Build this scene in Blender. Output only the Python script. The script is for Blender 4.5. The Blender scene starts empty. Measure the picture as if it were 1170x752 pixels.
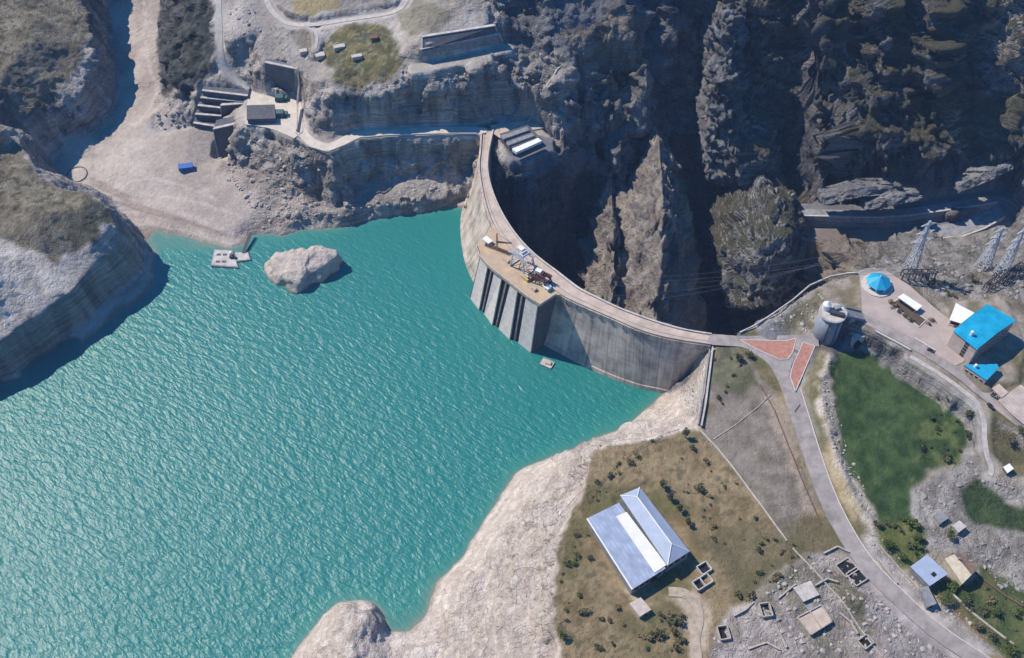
import bpy, bmesh, math, random
import numpy as np
from mathutils import Vector, geometry
random.seed(7); RNG = np.random.default_rng(7)
scene = bpy.context.scene
COL = scene.collection
PI = math.pi
# ------------------------------------------------------------------ camera
CAMZ = 622.0
DEP = math.radians(51.0)
FPX = 1200.0
cam_d = bpy.data.cameras.new("camera")
cam_d.sensor_width = 36.0
cam_d.lens = 36.0 * FPX / 1170.0
cam_d.clip_start = 1.0
cam_d.clip_end = 20000.0
cam = bpy.data.objects.new("camera", cam_d)
COL.objects.link(cam)
cam.location = (0, 0, CAMZ)
cam.rotation_euler = (PI / 2 - DEP, 0, 0)
scene.camera = cam

def W(px, py, z=0.0):
    """world point seen at photograph pixel (px,py) lying at height z"""
    dx = (px - 585.0) / FPX
    dy = (376.0 - py) / FPX
    x = dx
    y = math.cos(DEP) + dy * math.sin(DEP)
    zz = -math.sin(DEP) + dy * math.cos(DEP)
    t = (z - CAMZ) / zz
    return Vector((x * t, y * t, z))

# ------------------------------------------------------------------ noise (numpy)
def _h(ix, iy, iz, seed):
    n = (ix * 374761393 + iy * 668265263 + iz * 2147483647 + seed * 974711) & 0xffffffff
    n = ((n ^ (n >> 13)) * 1274126177) & 0xffffffff
    n = n ^ (n >> 16)
    return (n & 0xffff).astype(np.float32) / 65535.0
def vnoise(x, y, z=None, seed=0):
    if z is None:
        xi = np.floor(x); yi = np.floor(y)
        fx = (x - xi); fy = (y - yi)
        xi = xi.astype(np.int64); yi = yi.astype(np.int64); zi = np.zeros_like(xi)
        u = fx * fx * (3 - 2 * fx); v = fy * fy * (3 - 2 * fy)
        a = _h(xi, yi, zi, seed); b = _h(xi + 1, yi, zi, seed)
        c = _h(xi, yi + 1, zi, seed); d = _h(xi + 1, yi + 1, zi, seed)
        return (a + (b - a) * u) * (1 - v) + (c + (d - c) * u) * v
    xi = np.floor(x); yi = np.floor(y); zi = np.floor(z)
    fx = x - xi; fy = y - yi; fz = z - zi
    xi = xi.astype(np.int64); yi = yi.astype(np.int64); zi = zi.astype(np.int64)
    u = fx * fx * (3 - 2 * fx); v = fy * fy * (3 - 2 * fy); w = fz * fz * (3 - 2 * fz)
    r = []
    for k in (0, 1):
        a = _h(xi, yi, zi + k, seed); b = _h(xi + 1, yi, zi + k, seed)
        c = _h(xi, yi + 1, zi + k, seed); d = _h(xi + 1, yi + 1, zi + k, seed)
        r.append((a + (b - a) * u) * (1 - v) + (c + (d - c) * u) * v)
    return r[0] + (r[1] - r[0]) * w
def fbm(x, y, z=None, octv=4, seed=0, gain=0.5):
    s = 0; a = 1.0; t = 0
    for o in range(octv):
        f = 2.03 ** o
        s = s + a * vnoise(x * f + 17.3 * o, y * f - 9.1 * o, None if z is None else z * f + 3.7 * o, seed + o)
        t += a; a *= gain
    return s / t            # 0..1
def ridged(x, y, z=None, octv=4, seed=0, gain=0.5):
    s = 0; a = 1.0; t = 0
    for o in range(octv):
        f = 2.07 ** o
        n = vnoise(x * f + 7.3 * o, y * f + 5.1 * o, None if z is None else z * f - 3.7 * o, seed + o)
        s = s + a * (1 - np.abs(2 * n - 1)); t += a; a *= gain
    return s / t

# ------------------------------------------------------------------ materials
def new_mat(name):
    m = bpy.data.materials.new(name); m.use_nodes = True
    nt = m.node_tree
    for n in list(nt.nodes): nt.nodes.remove(n)
    out = nt.nodes.new('ShaderNodeOutputMaterial'); b = nt.nodes.new('ShaderNodeBsdfPrincipled')
    nt.links.new(b.outputs[0], out.inputs[0])
    return m, nt, b
def mat(name, col, rough=0.7, metal=0.0, var=0.25, scale=0.4, bump=0.0, spec=0.4, col2=None, stretch=None):
    """painted / mineral surface with a procedural blotch and fine grain"""
    m, nt, b = new_mat(name)
    N = nt.nodes.new; L = nt.links.new
    tc = N('ShaderNodeTexCoord'); mp = N('ShaderNodeMapping')
    L(tc.outputs['Object'], mp.inputs[0])
    if stretch: mp.inputs['Scale'].default_value = stretch
    n1 = N('ShaderNodeTexNoise'); n1.inputs['Scale'].default_value = scale; n1.inputs['Detail'].default_value = 8
    n1.inputs['Roughness'].default_value = 0.65
    L(mp.outputs[0], n1.inputs['Vector'])
    r = N('ShaderNodeValToRGB')
    c = col; d = col2 if col2 else tuple(v * (1 - var) for v in col)
    u = tuple(min(1, v * (1 + var * 0.5)) for v in col)
    r.color_ramp.elements[0].position = 0.35; r.color_ramp.elements[0].color = (*d, 1)
    r.color_ramp.elements[1].position = 0.68; r.color_ramp.elements[1].color = (*u, 1)
    L(n1.outputs['Fac'], r.inputs[0]); L(r.outputs[0], b.inputs['Base Color'])
    b.inputs['Roughness'].default_value = rough; b.inputs['Metallic'].default_value = metal
    b.inputs['Specular IOR Level'].default_value = spec
    if bump:
        n2 = N('ShaderNodeTexNoise'); n2.inputs['Scale'].default_value = scale * 5; n2.inputs['Detail'].default_value = 6
        L(mp.outputs[0], n2.inputs['Vector'])
        bp = N('ShaderNodeBump'); bp.inputs['Strength'].default_value = 1; bp.inputs['Distance'].default_value = bump
        L(n2.outputs['Fac'], bp.inputs['Height']); L(bp.outputs[0], b.inputs['Normal'])
    return m

# ------------------------------------------------------------------ object helpers
def tag(o, label=None, cat=None, group=None, kind=None):
    if label: o['label'] = label
    if cat: o['category'] = cat
    if group: o['group'] = group
    if kind: o['kind'] = kind
    return o
def mesh_obj(name, verts, faces, material, parent=None, smooth=False):
    me = bpy.data.meshes.new(name)
    me.from_pydata([tuple(v) for v in verts], [], faces); me.update()
    if material: me.materials.append(material)
    if smooth: me.shade_smooth()
    o = bpy.data.objects.new(name, me); COL.objects.link(o)
    if parent: o.parent = parent
    return o
def empty(name, loc, rz=0.0, label=None, cat=None, group=None):
    o = bpy.data.objects.new(name, None); COL.objects.link(o)
    o.empty_display_size = 1
    o.location = loc; o.rotation_euler = (0, 0, rz)
    return tag(o, label, cat, group)
def copy_tree(o, parent=None):
    c = o.copy(); COL.objects.link(c); c.parent = parent
    for ch in [x for x in bpy.data.objects if x.parent == o]: copy_tree(ch, c)
    return c
class MB:
    """collects simple solids into one mesh"""
    def __init__(s): s.v = []; s.f = []
    def add(s, vs, fs):
        k = len(s.v); s.v += [Vector(v) for v in vs]; s.f += [tuple(i + k for i in f) for f in fs]; return s
    def box(s, c, d, rz=0.0, taper=1.0):
        cx, cy, cz = c; x, y, z = d[0] / 2, d[1] / 2, d[2] / 2
        ca, sa = math.cos(rz), math.sin(rz); vs = []
        for k, t in ((-1, 1.0), (1, taper)):
            for i, j in ((-1, -1), (1, -1), (1, 1), (-1, 1)):
                a, b = i * x * t, j * y * t
                vs.append((cx + a * ca - b * sa, cy + a * sa + b * ca, cz + k * z))
        return s.add(vs, [(3, 2, 1, 0), (4, 5, 6, 7), (0, 1, 5, 4), (1, 2, 6, 5), (2, 3, 7, 6), (3, 0, 4, 7)])
    def prism(s, poly, z0, z1):
        n = len(poly)
        area = sum(poly[i][0] * poly[(i + 1) % n][1] - poly[(i + 1) % n][0] * poly[i][1] for i in range(n))
        if area < 0: poly = list(poly)[::-1]
        f0 = z0 if callable(z0) else (lambda p: z0)
        f1 = z1 if callable(z1) else (lambda p: z1)
        vs = [(p[0], p[1], f0(p)) for p in poly] + [(p[0], p[1], f1(p)) for p in poly]
        fs = [tuple(range(n))[::-1], tuple(range(n, 2 * n))]
        fs += [(i, (i + 1) % n, n + (i + 1) % n, n + i) for i in range(n)]
        return s.add(vs, fs)
    def bar(s, a, b, w, h=None):
        a = Vector(a); b = Vector(b); h = h or w
        d = (b - a).normalized()
        up = Vector((0, 0, 1)) if abs(d.z) < 0.95 else Vector((1, 0, 0))
        x = d.cross(up).normalized(); y = x.cross(d)
        vs = []
        for p in (a, b):
            for i, j in ((-1, -1), (1, -1), (1, 1), (-1, 1)): vs.append(p + x * i * w / 2 + y * j * h / 2)
        return s.add(vs, [(3, 2, 1, 0), (4, 5, 6, 7), (0, 1, 5, 4), (1, 2, 6, 5), (2, 3, 7, 6), (3, 0, 4, 7)])
    def tube(s, path, rad, n=8, cap=True):
        path = [Vector(p) for p in path]
        rads = rad if isinstance(rad, (list, tuple)) else [rad] * len(path)
        k = len(s.v); m = len(path)
        for i, p in enumerate(path):
            d = (path[min(i + 1, m - 1)] - path[max(i - 1, 0)]).normalized()
            up = Vector((0, 0, 1)) if abs(d.z) < 0.95 else Vector((1, 0, 0))
            x = d.cross(up).normalized(); y = x.cross(d)
            for j in range(n):
                a = 2 * PI * j / n
                s.v.append(p + (x * math.cos(a) + y * math.sin(a)) * rads[i])
        for i in range(m - 1):
            for j in range(n):
                a = k + i * n + j; b = k + i * n + (j + 1) % n
                s.f.append((a, b, b + n, a + n))
        if cap:
            s.f.append(tuple(k + j for j in range(n))[::-1]); s.f.append(tuple(k + (m - 1) * n + j for j in range(n)))
        return s
    def ico(s, c, r, sx=1, sy=1, sz=1, jit=0.0, rnd=random):
        t = (1 + 5 ** .5) / 2
        vs = [(-1, t, 0), (1, t, 0), (-1, -t, 0), (1, -t, 0), (0, -1, t), (0, 1, t), (0, -1, -t), (0, 1, -t), (t, 0, -1), (t, 0, 1), (-t, 0, -1), (-t, 0, 1)]
        fs = [(0, 11, 5), (0, 5, 1), (0, 1, 7), (0, 7, 10), (0, 10, 11), (1, 5, 9), (5, 11, 4), (11, 10, 2), (10, 7, 6), (7, 1, 8), (3, 9, 4), (3, 4, 2), (3, 2, 6), (3, 6, 8), (3, 8, 9), (4, 9, 5), (2, 4, 11), (6, 2, 10), (8, 6, 7), (9, 8, 1)]
        out = []
        for v in vs:
            q = Vector(v).normalized() * r * (1 + rnd.uniform(-jit, jit))
            out.append((c[0] + q.x * sx, c[1] + q.y * sy, c[2] + q.z * sz))
        return s.add(out, fs)
    def build(s, name, material, parent=None, smooth=False, local=None):
        """local: subtract this origin (used when the parent Empty sits there)"""
        vs = s.v if local is None else [v - Vector(local) for v in s.v]
        return mesh_obj(name, vs, s.f, material, parent, smooth)
# ================================================================== terrain
# control lines: heights above the lake (metres) along outlines of the land, (px, py, z[, roughness])
CTRL = []; LINES = []
def line(pts, r=1.0, closed=False, world=False):
    ids = []
    for p in pts:
        q = p if world else None
        if world: v = Vector(p[:3]); rr = p[3] if len(p) > 3 else r
        else: v = W(p[0], p[1], p[2]); rr = p[3] if len(p) > 3 else r
        CTRL.append((v.x, v.y, v.z, rr)); ids.append(len(CTRL) - 1)
    for a, b in zip(ids, ids[1:]): LINES.append((a, b))
    if closed: LINES.append((ids[-1], ids[0]))
def dots(pts, r=1.0):
    for p in pts:
        v = W(p[0], p[1], p[2]); CTRL.append((v.x, v.y, v.z, p[3] if len(p) > 3 else r))
def foot(pts, z, off, side=1, r=1.0):
    """foot of a cliff below the lip pts, moved sideways by off metres"""
    P = [W(*p[:3]) for p in pts]; out = []
    for i, p in enumerate(P):
        d = P[min(i + 1, len(P) - 1)] - P[max(i - 1, 0)]
        n = Vector((d.y, -d.x, 0)).normalized() * side
        o = off[i] if isinstance(off, (list, tuple)) else off
        zz = z[i] if isinstance(z, (list, tuple)) else z
        out.append((p.x + n.x * o, p.y + n.y * o, zz, r))
    line(out, world=True)
def col(px, py0, z0, steps, r=1.4):
    """profile going away from the river: at each py the land has risen with the given slope (tangent)"""
    def ratio(py):
        p = W(585, py, 0); return CAMZ / p.y
    Y = (CAMZ - z0) / ratio(py0); z = z0; out = [(px, py0, z0, r)]
    for st in steps:
        c1 = ratio(st[0]); sl = st[1]
        Y1 = (CAMZ - z + sl * Y) / (c1 + sl); z = z + sl * (Y1 - Y); Y = Y1
        out.append((px, st[0], z, st[2] if len(st) > 2 else r))
    line(out, r)
# ---- shore line
line([(-260, 560, 0), (-120, 500, 0), (0, 436, 0), (40, 412, 0), (90, 386, 0), (130, 366, 0), (165, 345, 0), (181, 324, 0), (176, 302, 0), (166, 280, 0), (158, 268, 0, .3), (175, 263, 0, .3), (210, 268, 0, .3), (235, 277, 0, .3), (262, 284, 0, .3), (283, 280, 0, .6), (290, 268, 0), (318, 270, 0), (345, 262, 0), (372, 263, 0), (400, 258, 0), (430, 249, 0), (455, 246, 0), (480, 243, 0), (505, 235, 0), (530, 226, 0)], .8)
line([(785, 441, 0), (760, 448, 0), (748, 461, 0), (716, 487, 0), (690, 498, 0), (662, 512, 0), (627, 525, 0), (598, 537, 0), (580, 553, 0), (568, 573, 0), (552, 600, 0), (536, 628, 0), (517, 650, 0), (500, 667, 0), (494, 692, 0), (484, 710, 0), (468, 724, 0), (442, 724, 0), (437, 706, 0), (425, 690, 0), (402, 685, 0), (386, 688, 0), (364, 706, 0), (345, 735, 0), (334, 752, 0), (310, 800, 0), (270, 900, 0)], .5)
# ---- lake bed
line([(470, 262, -14), (420, 275, -14), (370, 290, -12), (300, 292, -8), (275, 300, -5), (215, 285, -1.3), (180, 280, -1.5), (195, 305, -10), (200, 330, -16), (170, 370, -22), (90, 415, -25), (0, 470, -28), (-200, 580, -30)], .5)
line([(740, 452, -6), (700, 480, -7), (655, 500, -7), (600, 520, -8), (568, 540, -8), (545, 580, -8), (520, 620, -8), (490, 650, -7), (470, 690, -5), (450, 700, -4), (425, 670, -9), (385, 668, -12), (345, 690, -14), (310, 740, -15), (270, 820, -15)], .4)
dots([(650, 440, -30), (560, 460, -40), (480, 330, -40), (300, 450, -50), (150, 600, -50), (400, 560, -45), (-100, 700, -50), (100, 752, -50), (500, 520, -35), (520, 300, -35), (250, 350, -40), (0, 950, -50), (545, 330, -40), (600, 400, -40)], .5)
# ---- lower-left spur (cliff in shade above the lake)
lip = [(-260, 500, 30), (-120, 446, 30), (0, 397, 29), (20, 381, 29), (50, 360, 30), (83, 336, 31), (100, 314, 33), (130, 293, 33), (146, 281, 30), (153, 265, 16)]
line(lip, .3)
foot(lip, 3, [1.5, 1.5, 1.2, 1.2, 1.5, 2, 3, 3, 3, 2], 1, .3)
line([(-200, 330, 60), (0, 274, 56), (40, 288, 49), (62, 300, 44), (82, 293, 43), (104, 280, 46), (122, 258, 48), (134, 252, 45)], .35)
line([(0, 142, 66), (20, 162, 62), (36, 187, 60), (50, 207, 60), (70, 218, 58), (100, 221, 56), (118, 230, 52), (133, 249, 44)], .5)
line([(20, 153, 50), (42, 158, 34), (56, 172, 18), (60, 190, 12), (63, 205, 11), (78, 210, 10), (105, 214, 9), (125, 225, 7), (140, 246, 3), (158, 262, 1)], .3)
dots([(0, 220, 70, .4), (50, 245, 65, .4), (-120, 240, 90), (90, 240, 60, .4), (30, 190, 64, .4), (-60, 330, 60)])
# ---- upper-left hill
lip = [(-40, 168, 84), (0, 146, 76), (20, 145, 62), (33, 130, 54), (60, 124, 46), (86, 112, 46), (100, 90, 50), (106, 66, 55), (103, 33, 60), (97, 0, 66), (95, -60, 76)]
line(lip, .9)
foot(lip, [72, 60, 50, 36, 20, 13, 12, 14, 16, 20, 28], [6, 6, 6, 7, 7, 8, 9, 9, 9, 10, 10], 1, .6)
line([(0, 90, 76), (40, 84, 66), (70, 80, 58), (85, 50, 63), (80, 20, 68), (78, -40, 78)], .5)
dots([(0, 0, 88, .5), (40, 30, 80, .5), (30, 50, 80, .4), (-100, 0, 100), (-100, 100, 90), (0, -100, 106), (60, -120, 96), (-260, -60, 140), (-260, 150, 110)])
# ---- beach and side valley
dots([(72, 158, 17, .7), (85, 150, 20, .7), (60, 185, 12), (88, 198, 12), (110, 180, 13), (150, 190, 14), (213, 192, 16), (235, 205, 15), (120, 222, 7), (160, 235, 5), (200, 248, 5), (250, 262, 5), (145, 215, 9), (262, 270, 3), (160, 140, 18), (180, 110, 22), (165, 60, 25), (160, 20, 29), (155, -60, 38), (150, -160, 60), (140, 30, 24), (150, 80, 20), (200, 150, 22), (215, 150, 24), (190, 170, 18), (262, 200, 16), (270, 230, 12), (280, 250, 8)], .13)
# ---- dark crag right of the valley
line([(200, -90, 80), (200, 0, 62), (199, 30, 56), (192, 60, 50), (190, 90, 38), (189, 105, 28)], 1.3)
line([(186, -90, 46), (185, 0, 34), (186, 30, 30), (183, 60, 27), (182, 90, 25), (184, 108, 23)], .7)
line([(225, -80, 98), (222, 0, 80), (220, 30, 74), (214, 60, 66), (208, 85, 54), (212, 100, 48), (218, 112, 40)], 1.3)
line([(240, -80, 100), (246, 0, 88), (246, 40, 78), (240, 70, 68), (230, 90, 58), (222, 97, 54)], .9)
# ---- stepped terraces and platform at the left abutment
line([(229, 96, 56), (284, 104, 54)], .1)
line([(221, 142, 25), (244, 147, 26)], .1)
line([(244, 149, 25), (249, 181, 15), (262, 183, 15)], .1)
line([(280, 100, 52), (290, 104, 52), (316, 106, 51), (336, 110, 51)], .1)
line([(266, 150, 46), (282, 142, 50), (300, 146, 50), (318, 150, 50), (336, 168, 50), (375, 178, 50), (392, 166, 50), (410, 158, 50), (430, 154, 50), (470, 153, 50), (540, 153, 50), (552, 156, 50)], .35)
line([(338, 108, 51), (342, 148, 50), (376, 162, 50), (396, 152, 50), (430, 147, 50), (480, 145, 50), (545, 143, 50), (566, 140, 50)], .25)
# rocks under the road towards the beach
line([(268, 152, 42), (285, 152, 41), (305, 156, 40), (322, 168, 38), (345, 180, 38), (374, 186, 38)], 1.1)
line([(258, 186, 17), (285, 195, 18), (315, 200, 20), (335, 205, 22), (350, 215, 18), (365, 212, 14)], 1.1)
dots([(300, 175, 32), (330, 190, 30), (355, 195, 30), (300, 225, 13), (330, 228, 12), (340, 245, 9), (300, 250, 6), (355, 240, 9), (368, 235, 8), (310, 210, 18)], .9)
# cliff below the road
line([(376, 186, 42), (396, 172, 44), (430, 161, 44), (480, 159, 44), (540, 160, 44)], .7)
line([(374, 222, 10), (400, 212, 12), (430, 206, 14), (470, 204, 15), (500, 200, 16), (535, 196, 16)], .9)
line([(372, 246, 9), (400, 240, 10), (425, 232, 11), (450, 230, 11), (480, 228, 10), (505, 220, 10), (530, 212, 10)], 1.0)
# ---- cliff band above the road
line([(345, 118, 58), (362, 112, 72), (378, 106, 80), (400, 102, 83), (420, 107, 82), (432, 114, 78), (445, 106, 80), (460, 116, 80), (480, 106, 83), (505, 100, 84), (530, 96, 84), (556, 92, 84), (575, 88, 82), (596, 100, 76), (612, 112, 66)], 1.0)
line([(362, 146, 54), (384, 146, 54), (400, 144, 54), (422, 141, 55), (450, 138, 55), (480, 138, 54), (510, 138, 54), (540, 137, 53), (563, 132, 52), (590, 130, 53)], .8)
# ---- upland above
dots([(345, 70, 80), (360, 95, 84, .6), (380, 90, 88), (400, 60, 93), (430, 90, 88), (450, 70, 94), (330, 45, 88), (330, 20, 96), (365, 10, 101), (400, 30, 98), (455, 20, 102), (470, 0, 108), (300, 30, 88), (270, 20, 90), (258, 50, 82), (268, 80, 62), (300, 70, 76), (310, 92, 68), (320, 60, 80), (500, 80, 94), (540, 80, 96), (490, 95, 88), (300, -60, 110), (400, -80, 125), (480, -60, 130)], .45)
line([(276, 90, 56), (300, 90, 66), (304, 72, 76), (325, 66, 80), (345, 84, 78), (346, 110, 62)], .8)
# retaining terrace at the top
line([(478, 70, 98), (492, 71, 98), (530, 62, 98), (573, 46, 99)], .4)
line([(480, 60, 106), (495, 58, 107), (530, 50, 107), (565, 38, 108)], .3)
line([(482, 42, 113), (520, 34, 114), (556, 28, 115)], .3)
dots([(500, 20, 118), (540, 0, 125), (520, 5, 122, 1), (560, 0, 125, 1.2), (578, 20, 118, 1.2), (575, 60, 108, .5), (600, 80, 98, .6), (620, 100, 84, .6), (560, 70, 100, .3)])
# gully right of the scree
line([(565, -40, 140), (575, 0, 118), (590, 22, 104), (610, 45, 98), (626, 60, 96)], 1.3)
line([(600, -40, 146), (622, 0, 124), (630, 30, 110), (640, 52, 101), (655, 75, 93), (672, 92, 84), (690, 105, 74), (712, 118, 66)], 1.0)
dots([(680, 30, 103, .6), (680, 0, 116, .8), (660, 50, 98, .6), (700, 70, 86, .5), (720, 40, 100, .5), (742, 62, 92, .6), (742, 82, 82, .6), (720, 0, 118, .8)])
# ---- rim on the left bank behind the dam
line([(566, 152, 50), (572, 172, 49), (582, 188, 48), (604, 190, 48), (632, 176, 48), (646, 160, 49), (654, 142, 52), (684, 134, 56)], 1.0)
foot([(566, 152, 50), (575, 190, 48), (604, 194, 48), (634, 182, 48)], [-100, -110, -112, -112], [10, 10, 12, 14], 1, 1.6)
B = -130
col(664, 345, B, [(300, 3.2), (250, 3.6), (200, 3.6), (150, 4.5), (132, .4, .6)], .9)
col(684, 345, -126, [(300, 2.6), (250, 2.8), (200, 3.2), (146, 4.0), (128, .5, .7), (100, 1.1, .7)], .9)
col(705, 345, -126, [(300, 2.0), (250, 2.2), (200, 2.6), (143, 3.4), (128, .6, .8), (95, .9, .6)], .9)
col(735, 345, -128, [(300, 1.8), (250, 1.8), (170, 1.7), (110, 3.6), (90, 1.0, .8), (60, .7, .7), (0, .8)], .9)
col(768, 345, -130, [(300, 1.6), (250, 1.5), (160, 1.5), (110, 2.6), (60, 3.0), (20, 1.4), (-60, 1)], 1.0)
col(800, 345, -132, [(300, 1.4), (250, 1.4), (150, 1.6), (100, 1.5), (40, 1.7), (0, 2.0), (-60, 1)], 1.0)
col(838, 345, -130, [(300, 1.6), (250, 1.6), (180, 1.9), (130, 1.7), (60, 1.9), (0, 1.6), (-60, .9)], 1.1)
col(880, 345, -128, [(300, 2.0), (250, 2.0), (180, 2.2), (130, 1.7), (60, 1.7), (0, 1.6), (-60, .9)], 1.2)
col(918, 345, -124, [(300, 2.1), (250, 2.2), (200, 2.4), (162, 2.8), (130, 1.1), (60, 1.35), (0, 1.2), (-60, .9)], 1.2)
# ---- river bed (hidden behind the dam)
line([(600, 330, -125), (680, 352, -130), (760, 362, -132), (830, 362, -132), (900, 360, -130), (940, 345, -120)], 1.0)
# ---- gallery terrace and the cliffs above it
line([(935, 240, 4), (1000, 239, 10), (1060, 236, 14), (1105, 232, 18), (1140, 222, 26), (1165, 210, 36), (1300, 196, 60)], .4)
line([(930, 268, -14), (1000, 268, -8), (1060, 262, 0), (1110, 262, 6), (1150, 240, 14), (1175, 240, 20), (1300, 230, 50)], .5)
for px_, z0_, s_ in ((945, 6, 1.0), (975, 10, .8), (1010, 13, 1.15), (1045, 16, .9), (1075, 18, 1.2)):
    col(px_, 232, z0_ + 2, [(222, 1.0), (196, 2.9), (190, .2), (166, 3.0), (130, 1.05 * s_), (90, 1.25 * s_), (50, 1.3 * s_), (0, 1.1 * s_), (-60, .85)], 1.6)
col(1105, 226, 24, [(212, 1.5), (204, .2), (184, 2.6), (150, .8, .8), (110, .85, .8), (60, 1.1), (20, 1.0), (-60, .8)], 1.1)
col(1140, 216, 32, [(198, 1.6), (190, .2), (172, 2.2), (140, .8, .8), (100, .8, .8), (60, 1.4), (20, .9), (-60, .8)], 1.0)
col(1170, 200, 44, [(180, 1.8), (172, .2), (150, 1.8), (110, .8, .8), (88, 1.3), (20, .9), (-60, .8)], 1.0)
col(1240, 190, 50, [(150, 1.5), (100, .9), (0, .9), (-60, .8)], 1.0)
col(1330, 190, 60, [(150, 1.2), (100, .9), (0, .9), (-60, .8)], 1.0)
dots([(640, -160, 190), (500, -180, 185), (380, -190, 170), (780, -160, 210), (900, -160, 220), (1050, -160, 220), (1200, -160, 220), (1420, -160, 220), (1420, 100, 80), (720, -60, 140), (650, -60, 150)])
# ---- valley side right of the gorge, up to the admin platform
line([(928, 292, -32), (940, 288, -24), (962, 300, -20), (985, 302, 5), (1010, 296, 28), (1040, 290, 34), (1070, 290, 34), (1100, 285, 36), (1130, 282, 36), (1175, 275, 44), (1300, 260, 60)], 1.2)
dots([(960, 280, -17), (1000, 282, 4), (1040, 278, 14), (1090, 274, 22), (1140, 262, 26), (1075, 310, 46), (1075, 335, 56), (1120, 325, 52), (1160, 325, 55), (1110, 300, 41), (1058, 308, 46)], 1.0)
# near rim of the gorge (right bank)
rim = [(842, 383, 50), (860, 374, 50), (880, 362, 51), (905, 345, 52), (925, 328, 54), (948, 318, 56), (968, 314, 60), (980, 314, 63), (988, 305, 63), (1022, 303, 63)]
line(rim, .5)
foot(rim[:7], [-100, -105, -105, -100, -95, -85, -50], [14, 14, 14, 14, 14, 16, 18], -1, 1.6)
# ---- right bank: pale slope between lake and plateau
line([(812, 400, 49.5, 0), (808, 440, 49, 0), (803, 478, 47, 0), (799, 490, 46, .1)], .1)
line([(800, 395, 46, 0), (796, 420, 28, .1), (785, 436, 5, .2)], .1)
line([(799, 492, 46), (770, 497, 45), (730, 507, 44), (700, 513, 43), (682, 516, 42), (672, 530, 42), (668, 555, 42), (655, 582, 42), (643, 610, 42), (636, 645, 42), (634, 690, 42), (640, 752, 42), (650, 850, 42), (660, 950, 42)], .5)
line([(790, 480, 34), (755, 490, 36), (720, 500, 37), (690, 506, 37), (668, 520, 37), (655, 550, 37), (643, 580, 37), (628, 620, 36), (622, 680, 36), (628, 752, 36), (635, 850, 36)], .8)
dots([(780, 455, 16), (740, 480, 14), (700, 502, 16), (640, 540, 16), (610, 560, 14), (590, 590, 14), (575, 620, 14), (550, 660, 14), (540, 700, 14), (600, 640, 26), (580, 700, 24), (560, 752, 22), (500, 740, 7), (470, 745, 8), (510, 710, 7), (500, 800, 12), (600, 850, 24)], .7)
dots([(395, 700, 14), (415, 706, 15), (400, 730, 18), (375, 735, 14), (425, 735, 11), (432, 715, 8), (400, 770, 20), (445, 760, 8), (370, 850, 18)], .8)
# ---- plateau with warehouse, road and fields
dots([(820, 402, 50), (850, 410, 50), (830, 450, 49), (815, 480, 47.5), (860, 470, 49), (880, 520, 49), (840, 530, 47), (900, 600, 46), (800, 540, 45), (760, 520, 44.5), (720, 540, 44), (700, 600, 43), (660, 640, 42.5), (660, 700, 42.5), (740, 720, 42.5), (830, 700, 43), (900, 660, 44.5), (850, 640, 44), (900, 740, 43), (980, 700, 43), (1000, 752, 42.5), (780, 752, 42), (700, 850, 42), (1000, 850, 41), (850, 950, 40)], .25)
line([(885, 398, 50.5), (935, 400, 50.5), (932, 430, 50), (935, 470, 50), (948, 520, 49.5), (975, 570, 48), (1000, 612, 47)], .3)
line([(942, 402, 52), (950, 405, 52), (938, 440, 52), (945, 480, 52), (955, 520, 51), (968, 555, 50), (990, 590, 48), (1003, 606, 47)], .6)
line([(960, 405, 48), (953, 430, 47), (955, 480, 46.5), (965, 520, 46), (975, 550, 45.5), (1000, 590, 45), (1015, 610, 45)], .3)
line([(960, 404, 46), (985, 400, 46), (1010, 411, 46), (1045, 430, 46), (1075, 446, 46), (1098, 462, 46), (1106, 490, 46), (1100, 520, 45.5), (1060, 540, 45), (1045, 560, 45)], .3)
line([(930, 376, 46), (945, 390, 44), (955, 396, 45)], .3)
line([(962, 366, 61), (975, 370, 62), (1000, 380, 62.5), (1040, 402, 62.5), (1090, 434, 62), (1118, 458, 60), (1126, 490, 55), (1130, 520, 52), (1140, 545, 50)], .3)
dots([(1000, 330, 63, 0), (1060, 370, 63, 0), (1030, 350, 63, 0), (990, 355, 63, 0), (1110, 360, 63, 0), (1080, 400, 63, 0), (1140, 420, 61, 0), (1170, 400, 61, .2), (1200, 440, 60, .4), (1150, 455, 60, 0), (1170, 480, 58, 0), (1150, 350, 61, .3), (1140, 475, 57, .1), (1300, 420, 60), (1160, 500, 50, .3), (1150, 520, 49, .3)])
dots([(1010, 470, 46), (1060, 500, 45.5), (1020, 540, 45.5), (1080, 480, 46), (1040, 450, 46.5), (1070, 560, 45), (1100, 570, 44), (1140, 590, 42), (1170, 620, 42), (1100, 620, 42), (1060, 610, 44), (1040, 640, 43), (1090, 650, 42), (1140, 660, 40), (1170, 700, 40), (1100, 690, 41), (1150, 740, 39.5), (1060, 690, 42), (1120, 752, 41), (1200, 640, 43), (1300, 700, 50), (1300, 550, 60), (1200, 850, 39), (1420, 900, 60), (1420, 600, 90), (950, 640, 45), (1170, 560, 47), (1120, 545, 46)], .3)
dots([(-260, 900, -50), (600, 1100, 40), (1200, 1100, 40), (-100, 1100, -50), (0, 1300, -50), (800, 1300, 40)])
# bed under the dam itself
line([(*W(546, 225, 50)[:2], -60), (*W(552, 270, 50)[:2], -75), (*W(590, 315, 50)[:2], -80), (*W(640, 345, 50)[:2], -80), (*W(700, 368, 50)[:2], -75), (*W(770, 390, 50)[:2], -40)], .8, world=True)
line([(*W(556, 160, 50)[:2], 30), (*W(549, 185, 50)[:2], 5), (*W(546, 225, 50)[:2], -60)], .3, world=True)
line([(*W(770, 390, 50)[:2], -40), (*W(800, 392, 50)[:2], 20), (*W(820, 392, 50)[:2], 48)], .3, world=True)
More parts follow.
